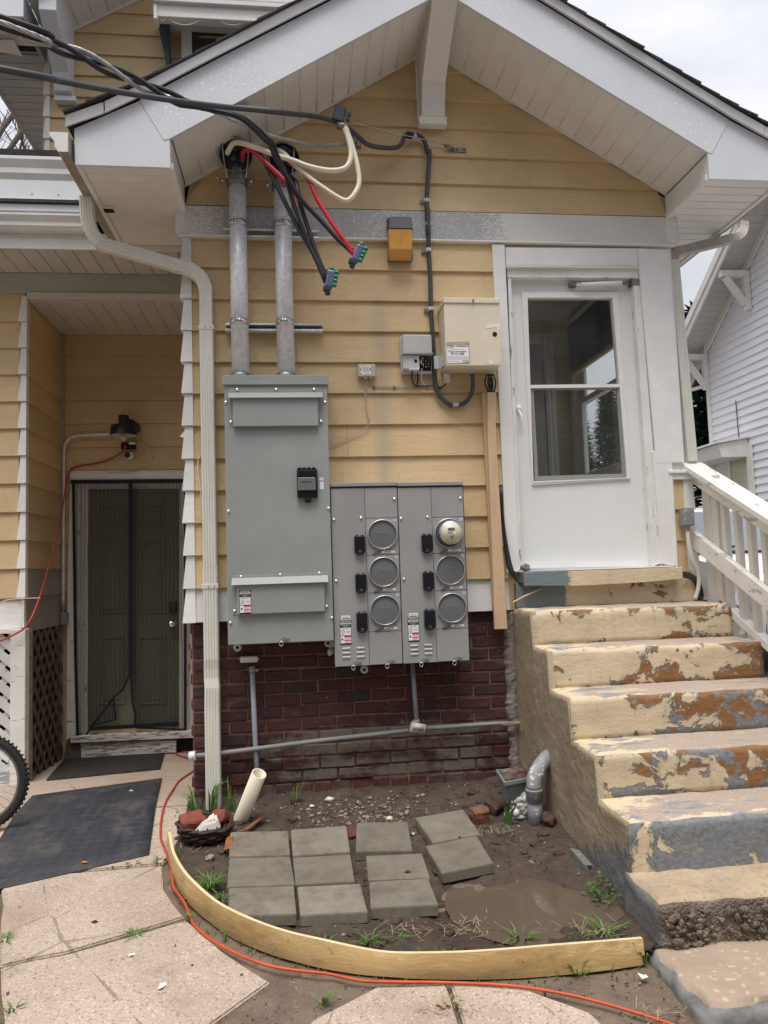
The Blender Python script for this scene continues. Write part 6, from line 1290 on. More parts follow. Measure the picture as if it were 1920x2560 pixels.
wire('service_wire', w5, .0145, 'black_soft', 'black service wire from the open weatherhead to the lower connector', group='service wires')
w6 = [facepoint(ax2, 0, -.6), atY(X4(1440, 800), -.33)]+seq([(Z2, (570, 1090), -.37), (Z2, (600, 1230), -.40), (Z2, (650, 1380), -.41), (Z2, (690, 1500), -.415), (Z5, (1050, 555), -.42)])
wire('service_wire', w6, .0145, 'black_soft', 'black service wire hanging from the half-hidden weatherhead to the lower connector', group='service wires')
# overhead drop: two black conductors twisted round a bare neutral
dp = [Vector((-7.2, -5.6, 5.2)), Vector((-3.2, -2.9, 3.75))]+seq([(Z1, (0, 130), -1.75), (Z1, (150, 200), -1.62), (Z1, (300, 262), -1.50), (Z1, (450, 315), -1.38), (Z1, (600, 385), -1.26), (Z1, (760, 465), -1.14), (Z1, (900, 530), -1.03), (Z1, (1050, 590), -.93), (Z1, (1200, 640), -.83)])
DP = catmull(dp, 10)
def helix(ph, rad, r, mat, label, tail, n=8, turns=2.2):
    out = []; N_ = len(DP)
    for i, p in enumerate(DP):
        T_ = (DP[min(i+1, N_-1)]-DP[max(i-1, 0)]).normalized(); u = T_.cross(Vector((0, 0, 1))).normalized(); v = T_.cross(u); a = ph+turns*2*math.pi*i/N_; k = rad*min(1, (N_-1-i)/10+.15); out.append(p+(u*math.cos(a)+v*math.sin(a))*k)
    P = out[:-1]+catmull([out[-1]]+tail, 5)
    o = MB().tube(P, r, n, smooth=1).build('overhead_cable', M[mat]); return tag(o, label, 'cable', 'overhead service cables')
t1 = seq([(Z1, (1400, 680), -.74), (Z1, (1500, 740), -.69), (Z1, (1580, 815), -.65), (X4, (1060, 130), -.58), (X4, (1180, 420), -.52), (Z2, (500, 1010), -.48), (Z2, (545, 1180), -.45), (Z2, (610, 1360), -.43), (Z2, (660, 1480), -.42), (Z5, (1030, 550), -.42)])
t2 = seq([(Z1, (1400, 690), -.75), (Z1, (1490, 752), -.70), (Z1, (1570, 830), -.66), (X4, (1010, 150), -.60), (X4, (1130, 440), -.54), (Z2, (510, 1040), -.50), (Z2, (600, 1180), -.47), (Z2, (720, 1310), -.45), (Z2, (820, 1420), -.445), (Z2, (900, 1495), -.44)])
helix(0, .022, .0135, 'black_soft', 'black insulated overhead conductor ending at the lower connector', t1); helix(2.1, .022, .0135, 'black_soft', 'black insulated overhead conductor joining the red wires', t2)
neu = seq([(Z2, (0, 632), -.72), (Z2, (150, 690), -.62), (Z2, (300, 760), -.52), (Z2, (420, 803), -.44), (Z2, (560, 838), -.34), (Z2, (700, 860), -.24), (Z2, (860, 855), -.12)])
m = MB(); base = []; N_ = len(DP)
for i, p in enumerate(DP[:-6]):
    T_ = (DP[min(i+1, N_-1)]-DP[max(i-1, 0)]).normalized(); u = T_.cross(Vector((0, 0, 1))).normalized(); v = T_.cross(u); a = 4.2+2.2*2*math.pi*i/N_; base.append(p+(u*math.cos(a)+v*math.sin(a))*.022)
base = catmull(base+neu, 6)
for s_ in range(4):
    P = []
    for i, p in enumerate(base):
        T_ = (base[min(i+1, len(base)-1)]-base[max(i-1, 0)]).normalized(); u = T_.cross(Vector((0, 0, 1))).normalized(); v = T_.cross(u); a = s_*math.pi/2+i*.42; P.append(p+(u*math.cos(a)+v*math.sin(a))*.0065)
    m.tube(P, .0055, 5, smooth=1)
o = m.build('overhead_cable', M['alum_wire']); tag(o, 'bare twisted aluminium neutral strand anchored on the gable boards', 'cable', 'overhead service cables'); o['kind'] = 'stuff'; del o['kind']
ins = thing('anchor_insulator', 'small dark insulator bolted to the gable holding the bare strand', 'insulator', atY(Z2(940, 840), -.02)); q = atY(Z2(938, 840), -.05); box('insulator_bracket', (q.x-.012, -.05, q.z-.03), (q.x+.016, -.019, q.z+.03), M['steel_dark'], ins, .003)
MB().tube([q+Vector((-.015, -.01, .0)), q+Vector((-.06, -.03, .04)), q+Vector((-.10, -.05, .02)), q+Vector((-.07, -.04, -.02)), q+Vector((-.015, -.01, -.015))], .004, 6).build('insulator_loop', M['steel_dark'], ins)
# thick coax drop, its anchor, drip loop and the run down the wall
cx_ = [Vector((-7.4, -5.2, 4.4)), Vector((-3.2, -2.7, 3.35))]+seq([(Z1, (0, 408), -1.75), (Z1, (300, 468), -1.52), (Z1, (600, 525), -1.30), (Z1, (860, 570), -1.12), (Z1, (1100, 605), -.97), (Z1, (1400, 640), -.80), (Z1, (1659, 662), -.66), (Z2, (200, 636), -.56), (Z2, (500, 670), -.46), (Z2, (700, 692), -.41), (Z2, (830, 732), -.375), (Y8, (260, 300), -.32), (Y8, (360, 390), -.26), (Y8, (460, 468), -.20), (Y8, (620, 502), -.15), (Y8, (780, 502), -.11), (Y8, (850, 455), -.09), (Y8, (888, 365), -.08), (Y8, (960, 345), -.07), (Y8, (1060, 375), -.06), (Y8, (1115, 440), -.05), (Y8, (1150, 560), -.045), (Z2, (1360, 900), -.045), (Z2, (1350, 1060), -.045), (Z2, (1343, 1200), -.045), (Z2, (1352, 1400), -.056), (Z6, (470, 60), -.056), (Z6, (473, 200), -.058), (Z6, (475, 345), -.045), (Z6, (486, 550), -.042), (Z6, (491, 760), -.042), (Z6, (502, 950), -.042), (Z6, (512, 1150), -.042), (Z6, (518, 1260), -.042), (Z6, (545, 1345), -.042), (Z6, (600, 1402), -.042), (Z6, (660, 1420), -.042), (Z6, (725, 1400), -.045), (Z6, (770, 1340), -.06), (Z6, (781, 1260), -.09), (Z6, (777, 1205), -.12)])
wire('drop_cable', cx_, .0155, 'cable_grey', 'thick dark drop cable crossing the gable and looping up into the cream cabinet', 'cable', smooth=6)
def clip(p, lb_):
    q = atY(p, -.045); t = tag(box('cable_clip', (q.x-.020, -.066, q.z-.013), (q.x+.020, -.018, q.z+.013), M['grey_box'], None, .004), 'small grey clip holding the dark drop cable '+lb_, 'cable clip', 'clips along the drop cable'); box('clip_tab', (q.x-.045, -.03, q.z-.012), (q.x-.0201, -.018, q.z+.010), M['steel_dark'], t, .002)
for p, lb_ in ((Z2(1343, 1190), 'above the white band'), (Z2(1352, 1330), 'on the weathered white band'), (Z6(472, 348), 'level with the amber lamp lens'), (Z6(490, 755), 'beside the top of the cream cabinet'), (Z6(660, 1418), 'at the bottom of its loop')): clip(p, lb_)
# span clamps and the guy to the wall hook
cl_ = thing('span_clamp', 'dark green and grey splice block clamped where the cables meet on the gable', 'cable clamp', atY(Z2(830, 690), -.38)); q = atY(Z2(830, 690), -.385)
m = MB(); m.box((-.045, -.03, -.045), (.030, .03, .055), bev=.006, M=Matrix.Translation(q) @ Matrix.Rotation(.3, 4, 'Y')); m.build('splice_block', M['connector_dark'], cl_)
for k in range(3): m = MB(); m.box((-.012, -.012, 0), (.012, .012, .022), bev=.003, M=Matrix.Translation(q) @ Matrix.Rotation(.3, 4, 'Y') @ Matrix.Translation((.042, 0, -.03+.03*k)) @ Matrix.Rotation(1.57, 4, 'Y')); m.build('splice_plug', M['connector_dark'], cl_)
MB().tube([q+Vector((-.02, 0, -.06)), q+Vector((.05, -.0, -.075))], .026, 12, smooth=1).build('clamp_band', M['steel_dark'], cl_)
g = thing('guy_anchor', 'thin guy wire tied to a flat grey hook plate on the gable', 'guy wire', atY(Y8(1500, 520), -.02))
MB().tube(seq([(Y8, (220, 200), -.36), (Y8, (880, 360), -.10), (Y8, (1000, 385), -.08), (Y8, (1240, 440), -.05), (Y8, (1360, 480), -.045)]), .0035, 6, smooth=1).build('guy_wire', M['alum_wire'], g); p0, p1 = atY(Y8(1430, 500), -.03), atY(Y8(1592, 555), -.03)
box('hook_plate', (p0.x, -.032, p1.z), (p1.x, -.019, p0.z), M['steel_dark'], g, .002); MB().tube([atY(Y8(1440, 530), -.03), atY(Y8(1385, 490), -.05), atY(Y8(1350, 475), -.055)], .014, 8, smooth=1).build('hook_tongue', M['steel_dark'], g)
for k, y in enumerate((.3, .85)): bolt(g, p0.x+(p1.x-p0.x)*y, -.032, (p0.z+p1.z)/2, .006, 'black')
MB().tube([atY(Y8(905, 352), -.075), atY(Y8(990, 372), -.068)], .024, 12, smooth=1).build('cable_tie', M['black'], g); MB().tube([atY(Y8(980, 350), -.07), atY(Y8(1000, 400), -.07)], .022, 12, smooth=1).build('tie_band', M['grey_box'], g)
# insulated tap connectors
def tap(p, label, tilt, Y=-.43):
    q = atY(p, Y); t = thing('tap_connector', label, 'connector', q, 'wire connectors hanging before the tan boards'); Mx = Matrix.Translation(q) @ Matrix.Rotation(tilt, 4, 'Y') @ Matrix.Scale(.86, 4)
    m = MB(); m.box((-.034, -.03, -.075), (.024, .03, .06), bev=.012, seg=2, M=Mx); m.build('connector_body', M['purple'], t)
    for k in range(4): m = MB(); m.lathe([(.016, 0), (.017, .026), (.012, .03)], 12, Mx @ Matrix.Translation((.020, -.012, -.045+.032*k)) @ Matrix.Rotation(math.pi/2, 4, 'Y')); m.build('green_cap', M['green'], t)
    m = MB(); m.lathe([(.017, 0), (.018, .03), (.010, .036)], 12, Mx @ Matrix.Translation((-.010, 0, .055))); m.build('green_cap', M['green'], t)
    m = MB(); m.box((-.042, -.032, -.098), (.012, .032, -.066), bev=.006, M=Mx); m.build('connector_foot', M['connector_dark'], t); m = MB(); m.lathe([(.020, 0), (.020, -.030), (.012, -.036)], 14, Mx @ Matrix.Translation((-.004, 0, -.09))); m.build('connector_plug', M['connector_dark'], t)
tap(Z5(1262, 370), 'green and violet connector block at the end of the red wires', .45); tap(Z5(1070, 545), 'green and violet connector block at the end of the black wires', .2)
# ---- wall pack lamp
wp = thing('wall_lamp', 'dark wall-pack lamp with amber lens on the white band', 'wall lamp', atY(Z6(272, 410), -.03))
pbox('lamp_back', Z6, [(190, 125), (360, 125), (362, 412), (190, 410)], -.055, .02, M['lamp_grey'], wp, .004)
x0, x1, z0, z1 = wrect(Z6, [(200, 102), (365, 108), (366, 200), (200, 198)], -.15)
m = MB(); m.hexa([(x0, -.15, z0), (x1, -.15, z0), (x1, -.0555, z0), (x0, -.0555, z0), (x0+.006, -.135, z1), (x1-.004, -.135, z1), (x1-.004, -.0555, z1), (x0+.006, -.0555, z1)]); bmesh.ops.bevel(m.bm, geom=list(m.bm.edges), offset=.006, segments=2, affect='EDGES'); m.build('lamp_hood', M['lamp_grey'], wp)
x0, x1, z0, z1 = wrect(Z6, [(202, 200), (364, 203), (362, 385), (200, 383)], -.14)
m = MB(); m.hexa([(x0+.002, -.085, z0-.005), (x1-.002, -.085, z0-.005), (x1-.002, -.0555, z0-.005), (x0+.002, -.0555, z0-.005), (x0, -.146, z1), (x1, -.146, z1), (x1, -.0555, z1), (x0, -.0555, z1)]); zk = z0+.045
bmesh.ops.bisect_plane(m.bm, geom=list(m.bm.verts)+list(m.bm.edges)+list(m.bm.faces), plane_co=(0, 0, zk), plane_no=(0, 0, 1))
for v in m.bm.verts:
    if abs(v.co.z-zk) < 1e-4 and v.co.y < -.06: v.co.y = -.136
bmesh.ops.bevel(m.bm, geom=list(m.bm.edges), offset=.004, segments=2, affect='EDGES'); m.build('amber_lens', M['amber'], wp)
pbox('lamp_base', Z6, [(196, 388), (362, 390), (362, 412), (194, 410)], -.075, .05, M['lamp_grey'], wp, .003)
# ---- cream cable cabinet
YC2 = -.235
cb_ = thing('cable_cabinet', 'cream metal cable cabinet with a torn white notice beside the door', 'utility box', atY(Z6(770, 1200), -.03))
x0, x1, z0, z1 = wrect(Z6, [(580, 716), (965, 712), (980, 1142), (596, 1146)], YC2)
box('cabinet_body', (x0+.002, YC2+.006, z0+.004), (x1-.004, -.021, z1-.004), M['cream_side'], cb_, .003); box('cabinet_front', (x0, YC2, z0), (x1, YC2+.0055, z1), M['cream_box'], cb_, .002)
box('cabinet_lid', (x0-.006, YC2-.008, z1-.001), (x1+.005, -.021, z1+.036), M['cream_box'], cb_, .004)
pbox('lid_clip', Z6, rq(777, 684, 788, 712), YC2-.012, .006, M['chrome'], cb_); q = atY(Z6(931, 928), YC2); MB().lathe([(.016, 0), (.016, .002)], 20, Matrix.Translation((q.x, YC2-.0005, q.z)) @ Matrix.Rotation(math.pi/2, 4, 'X')).build('lock_hole', M['dark'], cb_)
pbox('label_ghost', Z6, [(856, 980), (968, 978), (975, 1132), (862, 1134)], YC2-.0012, .0014, M['cream_box'], cb_, .0006); pbox('paper_scrap', Z6, rq(902, 1112, 917, 1134), YC2-.002, .0015, M['label_white'], cb_)
pslab('paper_scrap', [Z6(868, 850), Z6(945, 860), Z6(962, 845), Z6(968, 900), Z6(950, 905), Z6(944, 880), Z6(870, 888)], YC2-.0015, .0014, M['soffit'], cb_)
gl_ = pslab('notice_glue', [Z6(596, 982), Z6(756, 978), Z6(762, 1130), Z6(602, 1134)], YC2-.0014, .0014, M['glue'], cb_)
nt = pslab('notice', [Z6(598, 1005), Z6(625, 1012), Z6(660, 1004), Z6(700, 1012), Z6(750, 1006), Z6(752, 1095), Z6(757, 1122), Z6(700, 1124), Z6(640, 1128), Z6(606, 1126)], YC2-.0024, .0009, M['label_white'], cb_)
def nl(s, px, py, sz, al='LEFT', sx=1.0): q = atY(Z6(px, py), YC2-.003); text(s, sz, (q.x, YC2-.0030, q.z), M['label_black'], nt, align=al, sx=sx)
nl('STOP!', 601, 1016, .027, sx=.72); nl('Call Cox Communications', 606, 1046, .0195, sx=.60); nl('877-431-9888', 628, 1064, .0215, sx=.74); nl('COX', 708, 1116, .020)
for k, (a, b, y) in enumerate(((660, 748, 1010), (630, 728, 1030), (608, 748, 1080), (608, 750, 1088), (608, 746, 1096), (608, 752, 1104), (610, 690, 1116))):
    p0, p1 = atY(Z6(a, y), YC2-.003), atY(Z6(b, y+(4 if k == 0 else 2.0)), YC2-.003); box('notice_print', (p0.x, YC2-.0028, p1.z), (p1.x, YC2-.0024, p0.z), M['label_black'] if k == 0 else M['blank'], nt)
pbox('hinge_flap', Z6, [(512, 1075), (545, 1078), (548, 1165), (514, 1168)], -.10, .008, M['grey_box'], cb_, .002); m = MB(); a = [atY(Z6(545, 1078), -.10), atY(Z6(585, 1040), -.20), atY(Z6(588, 1140), -.20), atY(Z6(548, 1165), -.10)]; m.prism(a, (.004, .006, 0)); m.build('hinge_flap', M['grey_box'], cb_)
MB().lathe([(.022, -.05), (.022, .0), (.026, .005)], 14, Matrix.Translation(atY(Z6(600, 1212), -.10))).build('cable_hub', M['grey_box'], cb_)
# ---- grey network interface box, open in its lower corner
nb_ = thing('interface_box', 'pale grey telephone interface box with its corner open to wiring', 'utility box', atY(Z6(390, 1190), -.03))
x0, x1, z0, z1 = wrect(Z6, [(288, 932), (495, 930), (502, 1180), (292, 1185)], -.10)
box('box_back', (x0-.002, -.06, z0-.004), (x1+.002, -.021, z1), M['grey_box'], nb_, .004); zmid = atY(Z6(390, 1060), -.11).z
box('upper_cover', (x0+.006, -.118, zmid), (x1-.002, -.0605, z1-.004), M['panel_lite'], nb_, .008, 2); box('cover_lip', (x0-.002, -.126, zmid-.006), (x1+.004, -.0607, zmid-.0005), M['grey_box'], nb_, .002)
xm = atY(Z6(413, 1100), -.11).x; box('lower_cover', (x0+.004, -.105, z0+.01), (xm, -.0605, zmid-.007), M['grey_box'], nb_, .008, 2); q = atY(Z6(385, 1113), -.105); MB().lathe([(.011, 0), (.011, .003)], 14, Matrix.Translation((q.x, -.105, q.z)) @ Matrix.Rotation(math.pi/2, 4, 'X')).build('lock_hole', M['black'], nb_)
box('wiring_bay', (xm+.002, -.066, z0+.012), (x1-.004, -.061, zmid-.008), M['dark'], nb_)
for i in range(4):
    for j in range(3): MB().lathe([(.0055, 0), (.0055, .016), (.003, .018)], 8, Matrix.Translation((xm+.03+.018*j, -.0665, zmid-.025-.019*i)) @ Matrix.Rotation(math.pi/2, 4, 'X')).build('terminal_post', M['steel_dark'] if (i+j) % 2 else M['steel'], nb_)
for k in range(3): MB().tube([atY(Z6(430, 1080+15*k), -.08), atY(Z6(424-3*k, 1120), -.09), atY(Z6(440, 1150), -.08)], .002, 5).build('loose_wire', M['soffit'], nb_)
pbox('cover_foot', Z6, rq(342, 1165, 412, 1172), -.11, .05, M['soffit'], nb_, .002)
# small wires below
def thin(name, pts, r, mat, label, grp='thin cables on the siding'): return wire(name, pts, r, mat, label, 'cable', 6, grp, 4)
thin('feed_cable', seq([(Z6, (362, 1172), -.08), (Z6, (358, 1230), -.05), (Z6, (372, 1275), -.035), (Z6, (400, 1287), -.033), (Z6, (470, 1285), -.033), (Z6, (520, 1285), -.035), (Z6, (560, 1295), -.035), (Z6, (590, 1275), -.05), (Z6, (600, 1235), -.09)]), .0055, 'black_soft', 'short black cable looping between the grey box and the cream cabinet')
thin('feed_cable', seq([(Z6, (398, 1172), -.07), (Z6, (400, 1230), -.04), (Z6, (395, 1290), -.033)]), .0045, 'black_soft', 'straight black cable hanging under the grey interface box')
thin('feed_cable', seq([(Z6, (428, 1165), -.07), (Z6, (425, 1240), -.04), (Z6, (445, 1278), -.033), (Z6, (470, 1290), -.033)]), .0035, 'soffit', 'thin pale wire dangling under the grey interface box')
thin('feed_cable', seq([(Z6, (370, 1297), -.03), (Z6, (240, 1290), -.03), (Z6, (100, 1285), -.03), (Z6, (84, 1270), -.032), (Z6, (80, 1235), -.035)]), .0035, 'spout_brown', 'thin brown cable stapled between the small white-labelled box and the grey one')
thin('feed_cable', seq([(Z5, (1322, 1235), -.04), (Z5, (1310, 1350), -.028), (Z5, (1318, 1450), -.028), (Z5, (1330, 1555), -.03), (Z5, (1240, 1615), -.028), (Z5, (1120, 1680), -.028), (W1, (640, 470), -.04)]), .0035, 'spout_brown', 'thin grey wire hanging below the small box toward the enclosure')
for k, p in enumerate((Z6(97, 1292), Z6(238, 1295), Z6(378, 1290), Z6(418, 1290), Z6(465, 1292), Z6(560, 1298))):
    q = atY(p, -.03); tag(box('cable_staple', (q.x-.008, -.037, q.z-.010), (q.x+.008, -.018, q.z+.008), M['steel_dark'] if k != 4 else M['rust'], None, .002), ('tiny metal staple just right of the little beige box', 'tiny metal staple midway along the thin brown cable', 'tiny metal staple under the grey interface box', 'tiny metal staple between the dangling pale wires', 'rust-brown staple below the open wiring corner', 'tiny metal staple below the cream cabinet flank')[k], 'staple', 'staples on the siding')
# ---- small beige splitter box
sb = thing('splitter_box', 'little beige junction box with a torn white maker label', 'junction box', atY(Z5(1316, 1230), -.02))
bx_ = pbox('box_body', Z5, [(1256, 1134), (1378, 1132), (1380, 1218), (1258, 1220)], -.065, .045, M['beige_box'], sb, .005)
lb = pslab('maker_label', [Z5(1274, 1146), Z5(1346, 1142), Z5(1352, 1175), Z5(1345, 1204), Z5(1318, 1200), Z5(1292, 1208), Z5(1276, 1190)], -.0662, .0011, M['label_white'], sb); q = atY(Z5(1314, 1171), -.066); text('COX', .034, (q.x, -.0668, q.z-.001), M['label_black'], lb, sx=1.05)
p0, p1 = atY(Z5(1290, 1152), -.066), atY(Z5(1340, 1155), -.066); box('label_print', (p0.x, -.0666, p1.z), (p1.x, -.0661, p0.z), M['blank'], lb); p0, p1 = atY(Z5(1294, 1188), -.066), atY(Z5(1338, 1191), -.066); box('label_print', (p0.x, -.0666, p1.z), (p1.x, -.0661, p0.z), M['blank'], lb)
for px in (1300, 1340): pbox('box_foot', Z5, rq(px, 1220, px+18, 1234), -.055, .02, M['beige_box'], sb, .002)
# ---- wooden cable chase
ch = thing('cable_chase', 'bare tan wooden cable chase standing beside the white door casing', 'board', atY(W1(1600, 1030), -.03))
A = [Z6(845, 1330), Z6(880, 1326), W2(188, 1020), W2(186, 900)]
def lean(name, pts, Y, dep, mat, par): return pslab(name, pts, Y, dep, M[mat], par, .002)
lean('chase_side', [Z6(845, 1332), Z6(884, 1328), W2(162, 0), W2(200, 910), W2(178, 916), W2(132, 0)], -.05, .029, 'chase', ch)
lean('chase_front', [Z6(882, 1328), Z6(938, 1328), W2(195, 0), W2(256, 1018), W2(188, 1020), W2(150, 0)], -.085, .0335, 'chase', ch)
m = MB(); q = atY(Z6(905, 1262), -.05)
for k in range(6): m = m.tube([atY(Z6(880+8*k, 1205), -.12), atY(Z6(878+10*k+(10 if k % 2 else -14), 1262), -.09+.004*k), atY(Z6(890+7*k, 1335), -.06)], .006, 6)
o = m.build('cable_bundle', M['black_soft']); tag(o, 'tangle of black cables dropping from the cream cabinet into the chase', 'cable bundle'); o['kind'] = 'stuff'
for k in range(4):
    thin('sill_cable', seq([(W2, (215+3*k, 250), -.036), (W2, (225+3*k, 420), -.04-.004*k), (W2, (243+6*k, 600), -.06-.01*k), (W2, (258+10*k, 690+6*k), -.08-.01*k), (W2, (300+6*k, 752+8*k), -.10), (W2, (338, 770+5*k), -.125)]), .005, 'black_soft' if k != 2 else 'cable_grey', 'black cable running down the casing and bunching at the threshold', 'cables beside the threshold')
for k in range(4): thin('sill_cable', seq([(W2, (1203, 712+8*k), -.09), (W2, (1250, 725+10*k), -.07), (W2, (1290-4*k, 760+14*k), -.055), (W2, (1310-8*k, 830), -.05), (W2, (1305-10*k, 862), -.06)]), .005, 'black_soft', 'black cable curling between the threshold and the railing post', 'cables at the railing end')
thin('sill_cable', seq([(W2, (285, 875), -.20), (W2, (350, 840), -.12), (W2, (440, 800), -.06)]), .006, 'chase', 'thin tan stick lying against the riser below the threshold')
rk_ = MB().blob(atY(W2(350, 690), -.10)+Vector((0, 0, .004)), (.033, .03, .026), 4, .35, 1.6, 3).build('rock', M['stone_grey']); tag(rk_, 'rough brown-grey rock resting on the threshold corner', 'rock')
# ---- pipes on the brick base
pv = thing('conduit_drop', 'grey plastic conduit dropping from a small white cap on the bricks into the soil', 'conduit', atY(W4(655, 1320), -.03))
MB().tube([atY(W4(602, 350), -.03), atY(W4(625, 850), -.032), atY(W4(655, 1330), -.035)], .0165, 12, smooth=1).build('pipe', M['pvc_grey'], pv); MB().tube([atY(W4(600, 305), -.03), atY(W4(603, 352), -.03)], .020, 12, smooth=1).build('pipe_end', M['iron'], pv); pbox('strap', W4, rq(618, 322, 644, 340), -.022, .02, M['steel'], pv, .002)
wb = pbox('cable_cover', W4, [(514, 236), (642, 232), (642, 274), (516, 278)], -.03, .055, M['soffit'], None, .005); tag(wb, 'small off-white rectangular cap fixed to the dark bricks', 'cable cap')
for px in (508, 648): q = atY(W4(px, 248), .0); MB().lathe([(.006, 0), (.006, .02)], 8, Matrix.Translation((q.x, 0, q.z)) @ Matrix.Rotation(math.pi/2, 4, 'X')).build('screw', M['chrome'], wb)
hp = thing('water_pipe', 'sloping grey metal pipe with a conduit body across the brick base', 'pipe', atY(W5(400, 730), -.03))
MB().tube([atY(W3(1405, 1160), -.06), atY(W4(370, 925), -.055), atY(W4(1100, 832), -.045), atY(W5(335, 738), -.045)], .0150, 12, smooth=1).build('pipe', M['iron'], hp)
MB().tube([atY(W3(1400, 1160), -.06), atY(W3(1450, 1153), -.06)], .030, 12, smooth=1).build('pipe_collar', M['galv'], hp)
MB().tube([atY(W5(450, 722), -.045), atY(W5(920, 690), -.045), atY(W5(1108, 683), -.04)], .0135, 12, smooth=1).build('pipe', M['iron'], hp); MB().tube([atY(W5(980, 690), -.042), atY(W5(1108, 684), -.04)], .0145, 10, smooth=1).build('pipe_sleeve', M['chase'], hp)
MB().tube([atY(W5(362, 270), -.045), atY(W5(392, 672), -.045)], .0155, 12, smooth=1).build('pipe', M['pvc_grey'], hp); MB().tube([atY(W5(384, 660), -.045), atY(W5(394, 700), -.045)], .024, 12, smooth=1).build('pipe_collar', M['iron'], hp)
m = MB(); m.tube([atY(W5(350, 712), -.075), atY(W5(448, 728), -.075)], .033, 14, smooth=1); bmesh.ops.scale(m.bm, vec=(1, .8, 1), verts=m.bm.verts, space=Matrix.Translation((0, .075, 0))); m.build('conduit_body', M['soffit_old'], hp)
m = MB(); m.tube([atY(W5(365, 706), -.106), atY(W5(438, 716), -.106)], .020, 12, smooth=1); m.build('body_cover', M['beige_box'], hp)
# ================================================================== gutter and downspouts
def ribbed(m, pts, w_, d, seg=None, crimp=()):
    """rectangular ribbed spout swept along pts; the ribbed face looks to the street"""
    P = [Vector(p) for p in pts]; r0 = None; nn = Vector((0, -1, 0)); prof = []; K = 11
    for i in range(K): u = -1+2*i/(K-1); prof.append((u*w_/2*.92, d/2+(.0028 if i % 2 else -.0015)))
    prof += [(w_/2, d/2-.008), (w_/2, -d/2), (-w_/2, -d/2), (-w_/2, d/2-.008)]
    for i, p in enumerate(P):
        T_ = (P[min(i+1, len(P)-1)]-P[max(i-1, 0)]).normalized(); n = (nn-T_*nn.dot(T_)).normalized(); s = T_.cross(n); k = .955 if (i in crimp and i % 2) else 1.0
        ring = [m.bm.verts.new(p+s*(a*k)+n*(b*k)) for a, b in prof]
        if r0:
            for j in range(len(prof)): m.bm.faces.new((r0[j], r0[(j+1) % len(prof)], ring[(j+1) % len(prof)], ring[j]))
        else: m.bm.faces.new(ring[::-1])
        r0 = ring
    m.bm.faces.new(r0); return m
def arc(a, b, c, n=14):
    a, b, c = Vector(a), Vector(b), Vector(c); return [(a*(1-t)**2+b*2*t*(1-t)+c*t*t) for t in [i/n for i in range(n+1)]]
gt = thing('gutter_downspout', 'cream ribbed downspout from the porch eave gutter, dented near the ground', 'downspout', (-.57, -.1, -.03))
# K gutter along the left eave
gx, gy0 = -1.275, -.64
m = MB(); pr = [(0, 0), (-.055, 0), (-.075, .03), (-.075, .06), (-.105, .10), (-.105, .118), (-.098, .118), (-.096, .102), (-.067, .062), (-.067, .034), (-.051, .008), (-.006, .008), (-.006, .118), (0, .118)]
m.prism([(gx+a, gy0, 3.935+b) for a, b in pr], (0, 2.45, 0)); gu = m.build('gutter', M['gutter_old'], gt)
m = MB(); m.prism([(gx+a, gy0-.003, 3.935+b) for a, b in [(0, 0), (-.055, 0), (-.075, .03), (-.075, .06), (-.105, .10), (-.105, .118), (0, .118)]], (0, .0025, 0)); m.build('end_cap', M['gutter'], gu)
YD = -.075; va, vb = atY(Z4(1432, 505), YD), atY(W3(1570, 1555), YD); xd = (va.x+vb.x)/2
A0 = Vector((-1.318, -.10, 3.94)); A1 = atY(Z1(522, 1290), -.10); A1.x = -1.318+(A1.x+1.318)*.6; B0 = atY(Z4(705, 195), -.095); B1 = atY(Z4(1285, 362), -.08)
zv = va.z; m = MB(); el = arc(A0*.35+A1*.65, A1+Vector((0.0, 0, -.10)), B0); ribbed(m, [A0]+el, .088, .062, crimp=range(1, 16)); m.build('upper_elbow', M['spout'], gt)
m = MB(); ribbed(m, [B0-(B1-B0).normalized()*.012, B1+(B1-B0).normalized()*.012], .082, .058); m.build('cross_run', M['spout'], gt)
m = MB(); el = arc(B1, Vector((xd-.01, YD, B1.z-.035)), Vector((xd, YD, zv-.02))); ribbed(m, el, .090, .064, crimp=range(3, 12)); m.build('lower_elbow', M['spout'], gt)
zj = atY(Z4(1440, 772), YD).z; zk2 = atY(Z8(1570, 1240), YD).z; zb3 = atY(S0(527, 2022), YD).z
m = MB(); ribbed(m, [(xd, YD, zv+.0), (xd, YD, zj)], .084, .060); m.build('spout_length', M['spout'], gt)
m = MB(); ribbed(m, [(xd, YD-.001, zj+.012), (xd+.003, YD-.001, 2.2), (xd+.004, YD-.001, zk2)], .089, .064); m.build('spout_length', M['spout'], gt)
m = MB(); P = [(xd+.004, YD+.001, zk2+.01), (xd+.004, YD+.001, .92), (xd+.002, YD+.010, .86), (xd+.002, YD+.012, .80), (xd+.006, YD+.001, .74), (xd+.003, YD+.004, .6), (xd+.004, YD, .45), (xd+.004, YD+.002, zb3)]; ribbed(m, P, .094, .066); m.build('spout_length', M['spout'], gt)
for zz, w_ in ((zj-.004, .094), (atY(Z8(1580, 1375), YD).z, .102)):
    s_ = box('spout_strap', (xd-w_/2, YD-.037, zz-.018), (xd+w_/2+.004, YD+.05, zz+.012), M['spout'], gt, .002); bolt(s_, xd-.005, YD-.037, zz-.003, .0035, 'steel_dark', 'screw'); bolt(s_, xd+.03, YD-.037, zz-.003, .0035, 'steel_dark', 'screw')
rt_ = thing('porch_downspout', 'dusty downspout bending from the far eave down the porch corner by the railing', 'downspout', (2.82, .02, 1.2))
q0 = atY(Z7(1515, -10), .32); q1 = atY(Z7(1470, 80), .28); q2 = atY(Z7(1140, 160), .06); q3 = atY(Z7(1113, 220), .03)
